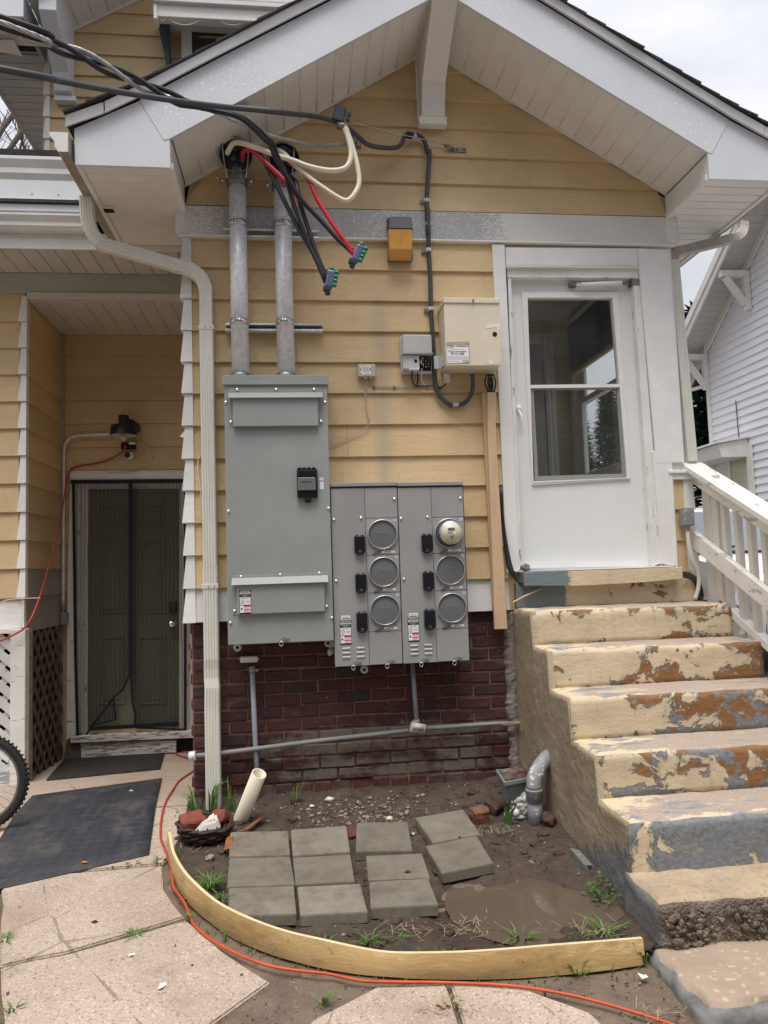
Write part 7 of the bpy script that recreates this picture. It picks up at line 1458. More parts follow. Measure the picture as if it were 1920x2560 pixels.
m = MB(); ribbed(m, arc(q0, atY(Z7(1522, 62), .31), q1), .075, .055, crimp=range(1, 14)); m.build('upper_elbow', M['spout_brown'], rt_)
m = MB(); ribbed(m, [q1, q2], .072, .052); m.build('cross_run', M['spout_brown'], rt_); m = MB(); ribbed(m, arc(q2, atY(Z7(1106, 172), .04), q3), .075, .055, crimp=range(1, 14)); m.build('lower_elbow', M['spout_brown'], rt_)
m = MB(); ribbed(m, [q3+Vector((0, 0, .01)), atY(Z7(1218, 1368), .02)], .075, .055); m.build('spout_length', M['spout'], rt_)
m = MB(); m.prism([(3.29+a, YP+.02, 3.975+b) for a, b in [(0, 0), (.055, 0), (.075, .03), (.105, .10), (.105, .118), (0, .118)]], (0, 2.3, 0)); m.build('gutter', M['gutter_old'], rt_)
# ================================================================== recess: lower door, netting, light, camera, conduit
YB2 = YB
dr = pslab('basement_door', [Z8(655, 655), Z8(1325, 655), W3(1318, 935), W3(645, 940)], YB2-.012, .03, M['door_green'], house, .003)
def panel_(x0, y0, x1, y1, zf):
    P = [atY(zf(*p), YB2-.012) for p in ((x0, y0), (x1, y0), (x1, y1), (x0, y1))]; a, b, c, d = min(p.x for p in P), max(p.x for p in P), min(p.z for p in P), max(p.z for p in P)
    m = MB()
    for lo_, hi_ in (((a, c), (b, c+.018)), ((a, d-.018), (b, d)), ((a, c+.018), (a+.018, d-.018)), ((b-.018, c+.018), (b, d-.018))): m.box((lo_[0], YB2-.020, lo_[1]), (hi_[0], YB2-.0125, hi_[1]), bev=.003)
    bmesh.ops.remove_doubles(m.bm, verts=m.bm.verts, dist=.0008); m.build('panel_moulding', M['door_green'], dr); box('raised_panel', (a+.04, YB2-.018, c+.04), (b-.04, YB2-.0125, d-.04), M['door_green'], dr, .005)
for x0, x1 in ((745, 925), (1035, 1225)):
    panel_(x0, 780, x1, 935, Z8); panel_(x0, 1045, x1, 1580, Z8); panel_(x0, 275, x1, 770, W3)
kp = pbox('keypad', W3, rq(1250, 14, 1308, 92), YB2-.045, .032, M['black'], dr, .008, 2)
for i in range(4):
    for j in range(3): q = atY(W3(1265+14*j, 30+15*i), YB2-.046); MB().lathe([(.0035, 0), (.003, .001)], 8, Matrix.Translation((q.x, YB2-.0452, q.z)) @ Matrix.Rotation(math.pi/2, 4, 'X')).build('key', M['grey_box'], kp)
q = atY(W3(1276, 176), YB2-.03); MB().lathe([(.036, 0), (.036, .008), (.016, .012), (.014, .035), (.030, .05), (.033, .066), (.022, .078), (0, .08)], 22, Matrix.Translation((q.x, YB2-.012, q.z)) @ Matrix.Rotation(math.pi/2, 4, 'X')).build('door_knob', M['chrome'], dr)
fr = pslab('door_frame', [Z8(515, 530), Z8(1430, 524), Z8(1430, 585), Z8(515, 592)], YB2-.045, .045, M['white'], dr, .003); pslab('frame_drip', [Z8(512, 526), Z8(1430, 518), Z8(1430, 524), Z8(512, 533)], YB2-.06, .06, M['white'], fr)
pslab('frame_post', [Z8(515, 592), Z8(548, 592), W3(560, 1005), W3(490, 1040), W3(497, 150)], YB2-.04, .04, M['peel_white'], dr, .003); pslab('frame_post', [Z8(1330, 590), Z8(1430, 590), W3(1432, 1000), W3(1322, 990)], YB2-.03, .03, M['peel_jamb'], dr, .003)
for k, (a, b, c, d) in enumerate(((552, 600, 572, 612), (604, 640, 616, 648), (628, 656, 640, 650))): pslab('door_jamb', [Z8(a, 612), Z8(b, 612), W3(d, 985), W3(c, 992)], YB2-.028+.008*k, .02, M['peel_jamb'], dr, .002)
pslab('head_jamb', [Z8(612, 625), Z8(1330, 622), Z8(1330, 655), Z8(650, 660)], YB2-.02, .02, M['peel_white'], dr)
pslab('door_sill', [W3(520, 1010), W3(1430, 968), W3(1432, 1022), W3(520, 1062)], YB2-.10, .10, M['sill_peel'], dr, .004); pslab('step_face', [W3(596, 1062), W3(1302, 1036), W3(1302, 1130), W3(600, 1175)], YB2-.07, .07, M['sill_peel'], dr, .003); pslab('step_end', [W3(490, 1055), W3(594, 1060), W3(597, 1176), W3(470, 1188)], YB2-.06, .06, M['lattice_brown'], dr)
pslab('dark_gap', [W3(1304, 1032), W3(1436, 1020), W3(1440, 1120), W3(1304, 1130)], YB2-.02, .018, M['dark'], dr)
# netting curtain
YN = YB2-.075; nc = thing('door_netting', 'black striped insect netting hung over the lower door, one corner folded back', 'door curtain', atY(W3(960, 960), YN))
def net(pts, name='net_panel'):
    m = MB(); P = [atY(p, YN) for p in pts]; m.poly(P); bmesh.ops.triangulate(m.bm, faces=m.bm.faces); bmesh.ops.subdivide_edges(m.bm, edges=m.bm.edges, cuts=5, use_grid_fill=True)
    for v in m.bm.verts: v.co.y += .008*noise.noise(Vector((v.co.x*22, v.co.z*1.5, 0)))
    return m.build(name, M['net'], nc, recalc=False)
net([Z8(548, 612), Z8(965, 612), W3(965, 545), W3(905, 668), W3(840, 720), W3(640, 992), W3(572, 1002)]); net([Z8(965, 612), Z8(1378, 605), W3(1376, 962), W3(1008, 940), W3(1006, 850), W3(978, 775), W3(968, 545)])
net([W3(840, 720), W3(857, 888), W3(665, 935)], 'folded_flap')
def strip(pts, w_, name='binding'):
    m = MB(); P = [atY(p, YN-.008) for p in pts]
    for a, b in zip(P, P[1:]):
        T_ = (b-a).normalized(); s = Vector((T_.z, 0, -T_.x))*w_/2; e = T_*w_*.3; m.hexa([a-s-e, a+s-e, a+s-e+Vector((0, .004, 0)), a-s-e+Vector((0, .004, 0)), b-s+e, b+s+e, b+s+e+Vector((0, .004, 0)), b-s+e+Vector((0, .004, 0))])
    bmesh.ops.remove_doubles(m.bm, verts=m.bm.verts, dist=.004)
    return m.build(name, M['navy'], nc)
strip([Z8(530, 606), Z8(1378, 598)], .036); strip([Z8(543, 612), W3(558, 400), W3(575, 1000)], .026); strip([Z8(1372, 600), W3(1372, 962)], .026); strip([Z8(967, 612), W3(967, 545)], .036); strip([W3(970, 545), W3(982, 770), W3(1005, 850), W3(995, 940)], .020); strip([W3(962, 550), W3(908, 665), W3(842, 722), W3(640, 992)], .018); strip([W3(840, 726), W3(856, 886)], .016); strip([W3(856, 886), W3(668, 934)], .012); strip([W3(1005, 945), W3(1375, 960)], .016); strip([W3(668, 955), W3(990, 935), W3(1318, 915)], .034, 'sill_strip')
# EMT conduit up the recess corner
ec = thing('corner_conduit', 'thin metal conduit bending from the recess corner to the dark wall lamp', 'conduit', atY(Z8(468, 1560), 1.88)); MB().tube([atY(Z8(*p), 1.88) for p in ((468, 1555), (470, 1100), (472, 700), (474, 400), (482, 330), (510, 288), (555, 268), (610, 262), (730, 257), (830, 254))], .012, 10).build('pipe', M['galv'], ec)
pbox('elbow_box', W3, [(440, 90), (498, 92), (495, 180), (448, 182)], 1.84, .06, M['iron'], ec, .012, 2); MB().tube([atY(Z8(466, 1548), 1.88), atY(Z8(467, 1500), 1.88)], .018, 10, smooth=1).build('coupling', M['iron'], ec)
# barn lamp
bl_ = thing('barn_lamp', 'navy-black barn lamp with bare bulb above the netting-covered door', 'wall lamp', atY(Y7(800, 500), YB2-.02)); c = atY(Y7(640, 640), 1.74); T = Matrix.Translation(c)
M['lamp_navy'] = plain('navy_enamel', (.014, .017, .032), .4, var=.15); M['lamp_inside'] = plain('white_enamel', (.62, .60, .48), .5, bump=0)
sh = MB().lathe([(.118, .0), (.108, .085), (.050, .105), (.043, .112), (.043, .18), (.030, .185), (0, .185)], 32, T, caps=False).build('lamp_shade', M['lamp_navy'], bl_); MB().lathe([(.116, .001), (.105, .08), (.045, .10), (0, .102)], 32, T, caps=False).build('shade_lining', M['lamp_inside'], sh)
MB().blob(c+Vector((-.005, 0, -.01)), (.032, .032, .038), 0, 0, 1, 3).build('bulb', M['lamp_inside'], bl_); MB().lathe([(.066, 0), (.066, .11), (.06, .12), (0, .12)], 28, Matrix.Translation(atY(Y7(850, 480), YB2-.02)) @ Matrix.Rotation(math.pi/2, 4, 'X')).build('mounting_can', M['lamp_navy'], bl_); MB().tube([atY(Y7(850, 470), YB2-.12), c+Vector((0, .02, .14))], .02, 10, smooth=1).build('lamp_arm', M['lamp_navy'], bl_)
jb = thing('junction_box', 'black outlet box with white plug under the barn lamp', 'outlet box', atY(Y7(740, 870), YB2-.02)); pbox('box_body', Y7, [(572, 800), (912, 790), (905, 945), (575, 940)], YB2-.06, .038, M['black'], jb, .004); pbox('plug_adapter', Y7, [(745, 775), (905, 775), (900, 835), (750, 830)], YB2-.09, .03, M['label_white'], jb, .004); pbox('red_plug', Y7, rq(640, 850, 690, 930), YB2-.075, .015, M['red_cord'], jb, .003)
sc_ = thing('security_camera', 'small round white camera with dark eye hanging below the barn lamp', 'camera', atY(Y7(775, 1090), YB2-.02)); c = atY(Y7(775, 1095), YB2-.055); MB().blob(c, (.036, .036, .036), 0, 0, 1, 3).build('camera_body', M['label_white'], sc_); MB().lathe([(.026, -.004), (.025, .004), (.015, .009), (0, .010)], 22, Matrix.Translation(c+Vector((-.012, -.030, .0))) @ Matrix.Rotation(math.pi/2, 4, 'X')).build('camera_eye', M['black'], sc_); box('camera_mount', (c.x-.01, c.y+.02, c.z-.012), (c.x+.012, YB2-.02, c.z+.012), M['label_white'], sc_)
YK = YB2-.03
thin('camera_cable', [atY(Y7(*p), YK) for p in ((900, 800), (960, 800), (1020, 870), (1045, 980), (1020, 1080), (960, 1110), (890, 1060), (850, 960))], .0035, 'soffit', 'short white lead looping from the plug under the barn lamp', 'white camera leads'); thin('camera_cable', [atY(Y7(*p), YK) for p in ((700, 270), (780, 230), (880, 270), (960, 380), (990, 520), (950, 680), (1030, 790), (1160, 920), (1260, 1060), (1290, 1180), (1230, 1300), (1140, 1350), (1030, 1310), (920, 1220), (800, 1175)) if True], .004, 'soffit', 'long white camera lead circling down beside the barn lamp', 'white camera leads')
thin('door_wire', [atY(Y7(*p), YB2-.065) for p in ((170, 1420), (260, 1475), (450, 1490), (700, 1465), (900, 1450), (1140, 1400))], .003, 'spout_brown', 'thin wire drooping along the lower door frame top')
rc_pts = [atY(Z8(*p), y) for p, y in (((935, 345), YB2-.07), ((870, 410), YB2-.04), ((740, 462), YB2-.03), ((600, 485), YB2-.03), ((535, 508), YB2-.05), ((505, 560), 1.84), ((478, 700), 1.76), ((443, 900), 1.62), ((402, 1080), 1.48), ((352, 1260), 1.34), ((300, 1440), 1.16), ((240, 1600), 1.0), ((180, 1690), .96), ((90, 1745), .95), ((0, 1785), .94), ((-200, 1850), .93))]
wire('extension_cord', rc_pts, .0075, 'red_cord', 'dull red extension cord sloping across the recess to the wing corner', 'cord')
thin('wing_wire', [atY(Z8(*p), 1.01) for p in ((0, 1508), (60, 1480), (180, 1470), (300, 1465))], .003, 'soffit', 'thin white wire along the wing skirt board'); thin('spout_wire', seq([(Z8, (1508, 412), -.03), (Z8, (1475, 425), -.026), (Z8, (1465, 500), -.024), (Z8, (1485, 650), -.024), (Z8, (1492, 760), -.024), (Z8, (1515, 860), -.03)]), .003, 'soffit', 'thin pale wire curling beside the downspout')
# ---- lattice under the wing
def clipstrip(P, x0, x1, y0, y1):
    for ax_, s, v in ((0, 1, x0), (0, -1, x1), (1, 1, y0), (1, -1, y1)):
        out = []
        for i in range(len(P)):
            a, b = P[i], P[(i+1) % len(P)]; ia, ib = (a[ax_]-v)*s >= 0, (b[ax_]-v)*s >= 0
            if ia: out.append(a)
            if ia != ib: t = (v-a[ax_])/(b[ax_]-a[ax_]); out.append((a[0]+(b[0]-a[0])*t, a[1]+(b[1]-a[1])*t))
        P = out
        if len(P) < 3: return None
    return P
def lattice(parent, mk, off, u0, u1, v0, v1, ang, step, w_, mat, flip):
    d = (math.cos(ang), math.sin(ang)); n = (-d[1], d[0]); Lg = 4
    for k in range(-60, 60):
        c = (u0+n[0]*k*step, v0+n[1]*k*step); P = clipstrip([(c[0]-d[0]*Lg-n[0]*w_/2, c[1]-d[1]*Lg-n[1]*w_/2), (c[0]+d[0]*Lg-n[0]*w_/2, c[1]+d[1]*Lg-n[1]*w_/2), (c[0]+d[0]*Lg+n[0]*w_/2, c[1]+d[1]*Lg+n[1]*w_/2), (c[0]-d[0]*Lg+n[0]*w_/2, c[1]-d[1]*Lg+n[1]*w_/2)], u0, u1, v0, v1)
        if P: m = MB(); m.prism([mk(*p) for p in P], off); m.build('slat', M[mat], parent)
lb_ = thing('lattice_panel', 'weathered brown diagonal lattice closing the crawl space beside the lower door', 'lattice', (-2.1, 1.5, -.1)); zl0 = -.09
lattice(lb_, lambda u, v: (-2.092, u, v), (.008, 0, 0), 1.09, 1.92, zl0, 1.055, math.radians(50), .112, .040, 'lattice_brown', 0); lattice(lb_, lambda u, v: (-2.082, u, v), (.008, 0, 0), 1.09, 1.92, zl0, 1.055, math.radians(-50), .112, .040, 'lattice_brown', 1)
lw = thing('lattice_panel', 'flaking white close-slatted lattice behind the bicycle wheel', 'lattice', (-2.8, 1.03, -.05)); xp0, xp1 = atY(W3(78, 600), 1.0).x, atY(W3(190, 600), 1.0).x
lattice(lw, lambda u, v: (u, 1.035, v), (0, .009, 0), -3.9, xp0, zl0+.1, 1.06, math.radians(-42), .088, .062, 'lattice_white', 0); lattice(lw, lambda u, v: (u, 1.047, v), (0, .009, 0), -3.9, xp0, zl0+.1, 1.06, math.radians(42), .10, .05, 'lattice_white', 1)
box('post', (xp0, .99, -.06), (xp1, 1.08, 1.09), M['peel_white'], ww, .004); box('post_return', (xp1-.02, 1.081, -.06), (xp1+.02, 1.10, 1.09), M['lattice_brown'], ww); box('rail', (-3.9, 1.0, 1.062), (xp0-.001, 1.05, 1.092), M['peel_white'], ww); box('base_rail', (-3.9, 1.03, -.07), (xp0-.001, 1.06, .03), M['soffit_grey'], ww)
box('crawl_space', (-3.9, 1.2, -.1), (-2.2, 1.9, 1.08), M['dark'], house); box('crawl_space', (-2.19, 1.12, -.1), (-2.13, 1.93, 1.08), M['dark'], house)
# ================================================================== things on the walk
A = [atG(DD(*p), .0) for p in ((322, 1848), (350, 1684), (70, 1722))]; A.append(A[2]+(A[0]-A[1])); A[3].z = gz(A[3].y)
def gmat(name, poly, th, mat, label, sub=14):
    n = sub; bm = bmesh.new(); a, b, c, d = [Vector((p[0], p[1], 0)) for p in poly]; V = []
    for j in range(n+1):
        row = []
        for i in range(n+1):
            u, v = i/n, j/n; q = (a*(1-u)+d*u)*(1-v)+(b*(1-u)+c*u)*v; row.append(bm.verts.new((q.x, q.y, gz(q.y)+th+.004+.002*noise.noise(Vector((q.x*6, q.y*6, 0))))))
        V.append(row)
    for j in range(n):
        for i in range(n): bm.faces.new((V[j][i], V[j][i+1], V[j+1][i+1], V[j+1][i])).smooth = True
    ex = bmesh.ops.extrude_edge_only(bm, edges=[e for e in bm.edges if e.is_boundary])
    for v in [g_ for g_ in ex['geom'] if isinstance(g_, bmesh.types.BMVert)]: v.co.z -= th+.003
    bmesh.ops.recalc_face_normals(bm, faces=bm.faces); o = bmobj(bm, name, mat); return tag(o, label, 'mat')
gmat('rubber_mat', A, .008, M['rubber'], 'large dark rubber mat lying askew on the concrete walk')
B = [atG(W3(*p), .0) for p in ((1185, 1258), (1222, 1132), (470, 1196), (345, 1342))]; gmat('doormat', B, .012, M['doormat'], 'ragged dark doormat at the foot of the lower door')
# bicycle, only its front wheel in view
bc = atY(S0(-39.5, 1927), -.2); RW = .285; bc.z = gz(-.2)+RW+.002; bc.x -= .035; by = thing('bicycle', 'bicycle wheel with knobbly black tyre leaning in front of the white lattice', 'bicycle', (bc.x-.5, -.2, gz(-.2)))
Tw = Matrix.Translation(bc) @ Matrix.Rotation(math.pi/2, 4, 'X')
wl = MB().lathe([(RW-.045, -.014), (RW-.02, -.024), (RW-.006, -.018), (RW, 0), (RW-.006, .018), (RW-.02, .024), (RW-.045, .014)], 64, Tw, caps=False).build('tyre', M['tyre'], by)
m = MB()
for i in range(60):
    a = 2*math.pi*i/60
    for s in (-.012, .012): m.box((-.006, -.006, -.007), (.010, .006, .007), M=Tw @ Matrix.Rotation(a+(.05 if s > 0 else 0), 4, 'Z') @ Matrix.Translation((RW-.006, 0, s)))
o = m.build('tyre_knobs', M['tyre'], wl); o['kind'] = 'stuff'
rm = MB().lathe([(RW-.060, -.010), (RW-.044, -.013), (RW-.042, .013), (RW-.060, .010), (RW-.060, -.010)], 64, Tw, caps=False).build('rim', M['steel_dark'], by)
for i in range(32):
    a = 2*math.pi*i/32; b = a+(.5 if i % 2 else -.5); m = MB(); m.tube([Tw @ Vector((.02*math.cos(b), .02*math.sin(b), .02 if i % 4 < 2 else -.02)), Tw @ Vector(((RW-.058)*math.cos(a), (RW-.058)*math.sin(a), 0))], .0014, 5, smooth=1); m.build('spoke', M['steel'], by)
MB().lathe([(.022, -.035), (.022, -.028), (.013, -.026), (.013, .026), (.022, .028), (.022, .035)], 16, Tw).build('hub', M['steel'], by); rf_ = MB(); rf_.box((-.012, -.038, -.006), (.012, .038, .006), bev=.004, M=Tw @ Matrix.Rotation(.75, 4, 'Z') @ Matrix.Translation((.2, 0, .0)) @ Matrix.Rotation(.15, 4, 'Z')); rf_.build('reflector', M['label_white'], by)
for s in (-.05, .05): tubeo('fork', [bc+Vector((0, s, 0)), bc+Vector((-.12, s, .36)), bc+Vector((-.2, s*.4, .55))], .012, M['black'], by)
tubeo('frame_tube', [bc+Vector((-.2, 0, .54)), bc+Vector((-.75, 0, .08))], .018, M['black'], by, smooth=1); tubeo('frame_tube', [bc+Vector((-.22, 0, .60)), bc+Vector((-.78, 0, .55))], .016, M['black'], by, smooth=1); tubeo('frame_tube', [bc+Vector((-.75, 0, .08)), bc+Vector((-.80, 0, .68))], .016, M['black'], by, smooth=1)
tubeo('handlebar', [bc+Vector((-.24, -.28, .78)), bc+Vector((-.22, 0, .72)), bc+Vector((-.24, .28, .78))], .012, M['black'], by); MB().blob(bc+Vector((-.82, 0, .72)), (.12, .06, .03), 2, .1, 1, 2).build('saddle', M['black'], by)
wr = MB().lathe([(RW-.045, -.014), (RW, 0), (RW-.045, .014)], 48, Matrix.Translation(bc+Vector((-1.04, 0, 0))) @ Matrix.Rotation(math.pi/2, 4, 'X'), caps=False).build('tyre', M['tyre'], by)
# cords on the walk
def onw(lst, up=.008): return [atG(z(*p), up) for z, p in lst]
oc = onw([(W3, (1440, 1128)), (W3, (1330, 1122)), (W3, (1300, 1140)), (W3, (1400, 1175)), (W3, (1460, 1205)), (W3, (1450, 1250)), (W3, (1380, 1300)), (W3, (1320, 1345)), (W3, (1285, 1400)), (W3, (1240, 1470)), (W3, (1212, 1540)), (W3, (1196, 1620)), (W7, (833, 225)), (W7, (835, 285)), (W7, (860, 350)), (W7, (885, 430))])
wire('power_cord', oc, .0065, 'red_cord', 'dirty red power cord coming round the brick corner to the curved board', 'cord')
oc2 = onw([(W7, (885, 430)), (W7, (893, 490)), (W7, (905, 545)), (W7, (950, 605)), (W7, (975, 660)), (W7, (1000, 720)), (W7, (1050, 772)), (W7, (1120, 822)), (W7, (1250, 890)), (W7, (1400, 943)), (W7, (1550, 968)), (W8, (30, 703)), (W8, (150, 728)), (W8, (300, 733)), (W8, (450, 735)), (W8, (700, 746)), (W8, (900, 776)), (W8, (1050, 812)), (W8, (1180, 850)), (W8, (1300, 889)), (W8, (1420, 930))], .0095)
wire("power_cord", oc2, .0060, 'orange', 'orange power cord running along the outside of the curved board', 'cord')
# ================================================================== things in the bed
def bedz(x, y): return zbed(x, y)
def onB(p, up=0.0):
    q = atG(p, up)
    for _ in range(4): q = atZ(p, zbed(q.x, q.y)+up)
    return q
bk_c = onB(Y2(440, 1180)); bs = thing('wicker_basket', 'dark wicker basket heaped with broken bricks and a pale stone', 'basket', bk_c); RB = .155
rb_ = random.Random(5)
for k in range(6):
    rr_ = RB*(.72+.28*(k/5)**.6); m = MB(); N_ = 72; m.tube([bk_c+Vector(((rr_+.007*math.sin(i*math.pi*2/8+k*math.pi)+.002*rb_.random())*math.cos(2*math.pi*i/N_), (rr_+.007*math.sin(i*math.pi*2/8+k*math.pi))*math.sin(2*math.pi*i/N_)*.82, .012+.0165*k+.004*math.sin(i*.7+k)+(.02*math.cos(2*math.pi*i/N_-2.4) if k == 5 else 0))) for i in range(N_+1)], .0085, 6, smooth=1); m.build('wicker_band', M['basket'], bs)
for i in range(18): a = 2*math.pi*i/18; tubeo('wicker_stake', [bk_c+Vector((RB*.70*math.cos(a), RB*.57*math.sin(a), 0)), bk_c+Vector((RB*1.0*math.cos(a), RB*.82*math.sin(a), .10))], .005, M['basket'], bs, 5, 1)
MB().lathe([(RB*.7, .004), (0, .006)], 24, Matrix.Translation(bk_c) @ Matrix.Diagonal((1, .82, 1, 1))).build('basket_bottom', M['basket'], bs)
def chunk(name, c, r, seed, mat, label, cat, rot=0, sub=3, boxy=True):
    m = MB(); Mx = Matrix.Rotation(rot, 4, 'Z') @ Matrix.Rotation(rot*.6, 4, 'X')
    if boxy:
        m.box((-r[0], -r[1], -r[2]), r, bev=min(r)*.22, seg=1); bmesh.ops.subdivide_edges(m.bm, edges=list(m.bm.edges), cuts=3, use_grid_fill=True)
        for v in m.bm.verts: v.co += noise.noise_vector(v.co*22+Vector((seed*3, 0, 0)))*.012; v.co = Mx @ v.co
    else: m.blob((0, 0, 0), r, seed, .3, 1.5, sub, Mx)
    o = m.build(name, mat, None, loc=c); return tag(o, label, cat)
chunk('brick_piece', bk_c+Vector((-.075, .005, .095)), (.068, .050, .042), 1, M['brick_bright'], 'broken orange-red brick piece with a groove in the basket', 'brick', .5); chunk('brick_piece', bk_c+Vector((.075, .055, .10)), (.052, .045, .052), 2, M['brick_bright'], 'rounded red brick piece at the basket rim by the pipe', 'brick', 1.2, boxy=False)
m = MB(); c = bk_c+Vector((.02, -.045, .09)); h_ = [(-.10, -.03, -.035), (.075, -.03, -.02), (.07, .04, -.02), (-.06, .03, -.03), (-.03, -.012, .02), (.055, -.02, .035), (.035, .03, .075), (.0, .02, .055)]; m.hexa([c+Vector(p) for p in h_]); bmesh.ops.bevel(m.bm, geom=list(m.bm.edges), offset=.012, segments=2, affect='EDGES'); o = m.build('stone', M['stone_white']); tag(o, 'pale wedge-shaped stone lying in the wicker basket', 'stone')
# ivory stub pipe
pa, pb = onB(Y2(985, 810))+Vector((0, 0, -.03)), atY(Y2(1232, 200), -.42); pa = atY(Y2(978, 830), -.29); m = MB(); m.tube([pa+(pa-pb).normalized()*.05, pb], .044, 28, smooth=1, caps=False); m.tube([pb, pa+(pb-pa)*.3], .037, 28, smooth=1, caps=False); d_ = (pb-pa).normalized()
q = m.bm; rings = [v for v in q.verts if (v.co-pb).length < .05]
o_ = sorted([v for v in rings], key=lambda v: (v.co-pb).length); inn = o_[:28]; out = o_[28:]
u_ = d_.orthogonal().normalized(); v_ = d_.cross(u_); ang = lambda v: math.atan2((v.co-pb).dot(v_), (v.co-pb).dot(u_)); inn.sort(key=ang); out.sort(key=ang)
for i in range(28): q.faces.new((inn[i], inn[(i+1) % 28], out[(i+1) % 28], out[i]))
o = m.build('stub_pipe', M['pvc']); tag(o, 'open ivory plastic pipe stub leaning out of the soil', 'pipe')
# rusty strap
P = [onB(Y2(*p), u) for p, u in (((1275, 850), .03), ((1030, 1035), .03), ((985, 1045), .034), ((810, 1115), .03), ((790, 1180), .05), ((765, 1320), .045))]; m = MB(); prev = None
for i, p in enumerate(P):
    t_ = (P[min(i+1, len(P)-1)]-P[max(0, i-1)]).normalized(); s = Vector((-t_.y, t_.x, .3)).normalized()*.020; r_ = [m.bm.verts.new(p-s), m.bm.verts.new(p+s), m.bm.verts.new(p+s+Vector((0, 0, .003))), m.bm.verts.new(p-s+Vector((0, 0, .003)))]
    if prev: [m.bm.faces.new((prev[k], prev[(k+1) % 4], r_[(k+1) % 4], r_[k])) for k in range(4)]
    else: m.bm.faces.new(r_)
    prev = r_
m.bm.faces.new(prev[::-1]); o = m.build('metal_strap', M['rust']); tag(o, 'bent rusty metal strap leaning on the paver edge', 'metal strap')
# planter, brick in it, ornament, elbow pipe, rubble
pt = thing('planter_box', 'grey plastic planter wedged in the corner between bricks and stairs', 'planter', (1.30, -.13, .03)); pr0 = [atZ(Y3(*p), .20) for p in ((825, 108), (925, 262), (1212, 205), (1130, 100))]; bo_ = [Vector((1.225, -.19, .03)), Vector((1.24, -.22, .03)), Vector((1.40, -.20, .03)), Vector((1.385, -.10, .03))]
c = sum(pr0, Vector())/4; bo_ = [c+(p-c)*.62+Vector((0, 0, -.17)) for p in pr0]; m = MB(); inn = [c+(p-c)*.86 for p in pr0]; n_ = 4
vb_ = [m.bm.verts.new(p) for p in bo_]; vo_ = [m.bm.verts.new(c+(p-c)*.94+Vector((0, 0, -.02))) for p in pr0]; v1_ = [m.bm.verts.new(p+Vector((0, 0, -.02))) for p in pr0]; v2_ = [m.bm.verts.new(p) for p in pr0]; v3_ = [m.bm.verts.new(p) for p in inn]; v4_ = [m.bm.verts.new(p+Vector((0, 0, -.05))) for p in inn]
for A_, B_ in ((vb_, vo_), (vo_, v1_), (v1_, v2_), (v2_, v3_), (v3_, v4_)):
    for i in range(4): m.bm.faces.new((A_[i], A_[(i+1) % 4], B_[(i+1) % 4], B_[i]))
m.bm.faces.new(vb_[::-1]); m.build('planter_shell', M['planter'], pt); MB().poly if False else None
m = MB(); m.poly([p+Vector((0, 0, -.045)) for p in inn]); m.build('planter_soil', M['soil'], pt, recalc=False)
chunk('brick_piece', c+Vector((.01, .01, -.012)), (.075, .045, .036), 4, M['brick'], 'dark brick lying in the grey planter', 'brick', -.3)
on = MB(); oc_ = onB(Y3(1065, 672)); rn = random.Random(8); on.blob(oc_+Vector((0, 0, .06)), (.045, .03, .06), 1, .2, 2, 3)
for i in range(34):
    a = rn.uniform(-1, 1); z = rn.uniform(.02, .125); r_ = rn.uniform(.011, .021); on.blob(oc_+Vector((a*.052*(1.15-z*3), -.026-.012*rn.random(), z)), (r_, r_*.8, r_), i, .2, 2, 2)
on.blob(oc_+Vector((-.028, -.02, .118)), (.024, .022, .026), 40, .1, 2, 2); on.blob(oc_+Vector((.028, -.018, .115)), (.026, .022, .024), 41, .1, 2, 2); on.blob(oc_+Vector((0, 0, .012)), (.060, .04, .014), 42, .1, 2, 2)
bmesh.ops.scale(on.bm, vec=(1.25, 1.2, 1.25), verts=on.bm.verts, space=Matrix.Translation(-oc_)); o = on.build('garden_ornament', M['plaster']); tag(o, 'chipped white plaster garden ornament beside the grey elbow pipe', 'ornament')
ep = thing('elbow_pipe', 'flaking grey downpipe elbow entering the stair flank', 'pipe', onB(Y3(1285, 740))); e0 = onB(Y3(1285, 735)); ex = e0.x; ey = e0.y; ztop = atY(Y3(1285, 335), ey).z; e1 = Vector((ex, ey, ztop)); e2 = Vector((SX0+.02, ey+.10, ztop+.16))
MB().tube([e0+Vector((0, 0, -.05)), e1], .043, 22, smooth=1).build('pipe', M['iron_elbow'], ep); MB().lathe([(.044, -.07), (.049, -.068), (.049, -.006), (.052, .0), (.044, .004)], 24, Matrix.Translation(e1), caps=False).build('collar', M['iron_elbow'], ep); MB().tube(arc(e1+Vector((0, 0, -.005)), e1+Vector((0, .01, .11)), e2, 12), .0445, 22, smooth=1).build('elbow', M['iron_elbow'], ep)
chunk('brick_piece', onB(Y3(640, 640), .035), (.048, .042, .045), 6, M['brick_orange'], 'ochre broken brick standing against the skewed paver', 'brick', .25); chunk('brick_piece', onB(Y3(790, 550), .03), (.045, .05, .04), 7, M['brick_low'], 'dark red brick lump behind the ochre one', 'brick', .8); chunk('rock', onB(Y3(1440, 690), .03), (.042, .04, .04), 8, M['brick_low'], 'reddish clod of stone at the foot of the stair flank', 'rock', .6, boxy=False); chunk('brick_piece', onB(W4(1310, 1500), .012), (.035, .05, .02), 9, M['brick_low'], 'dark red brick shard in the gap between back-row pavers', 'brick', .4)
chunk('rock', onB(W7(1088, 385), .012), (.022, .028, .018), 12, M['stone_grey'], 'small grey stone in the soil below the basket', 'rock', .2, boxy=False)
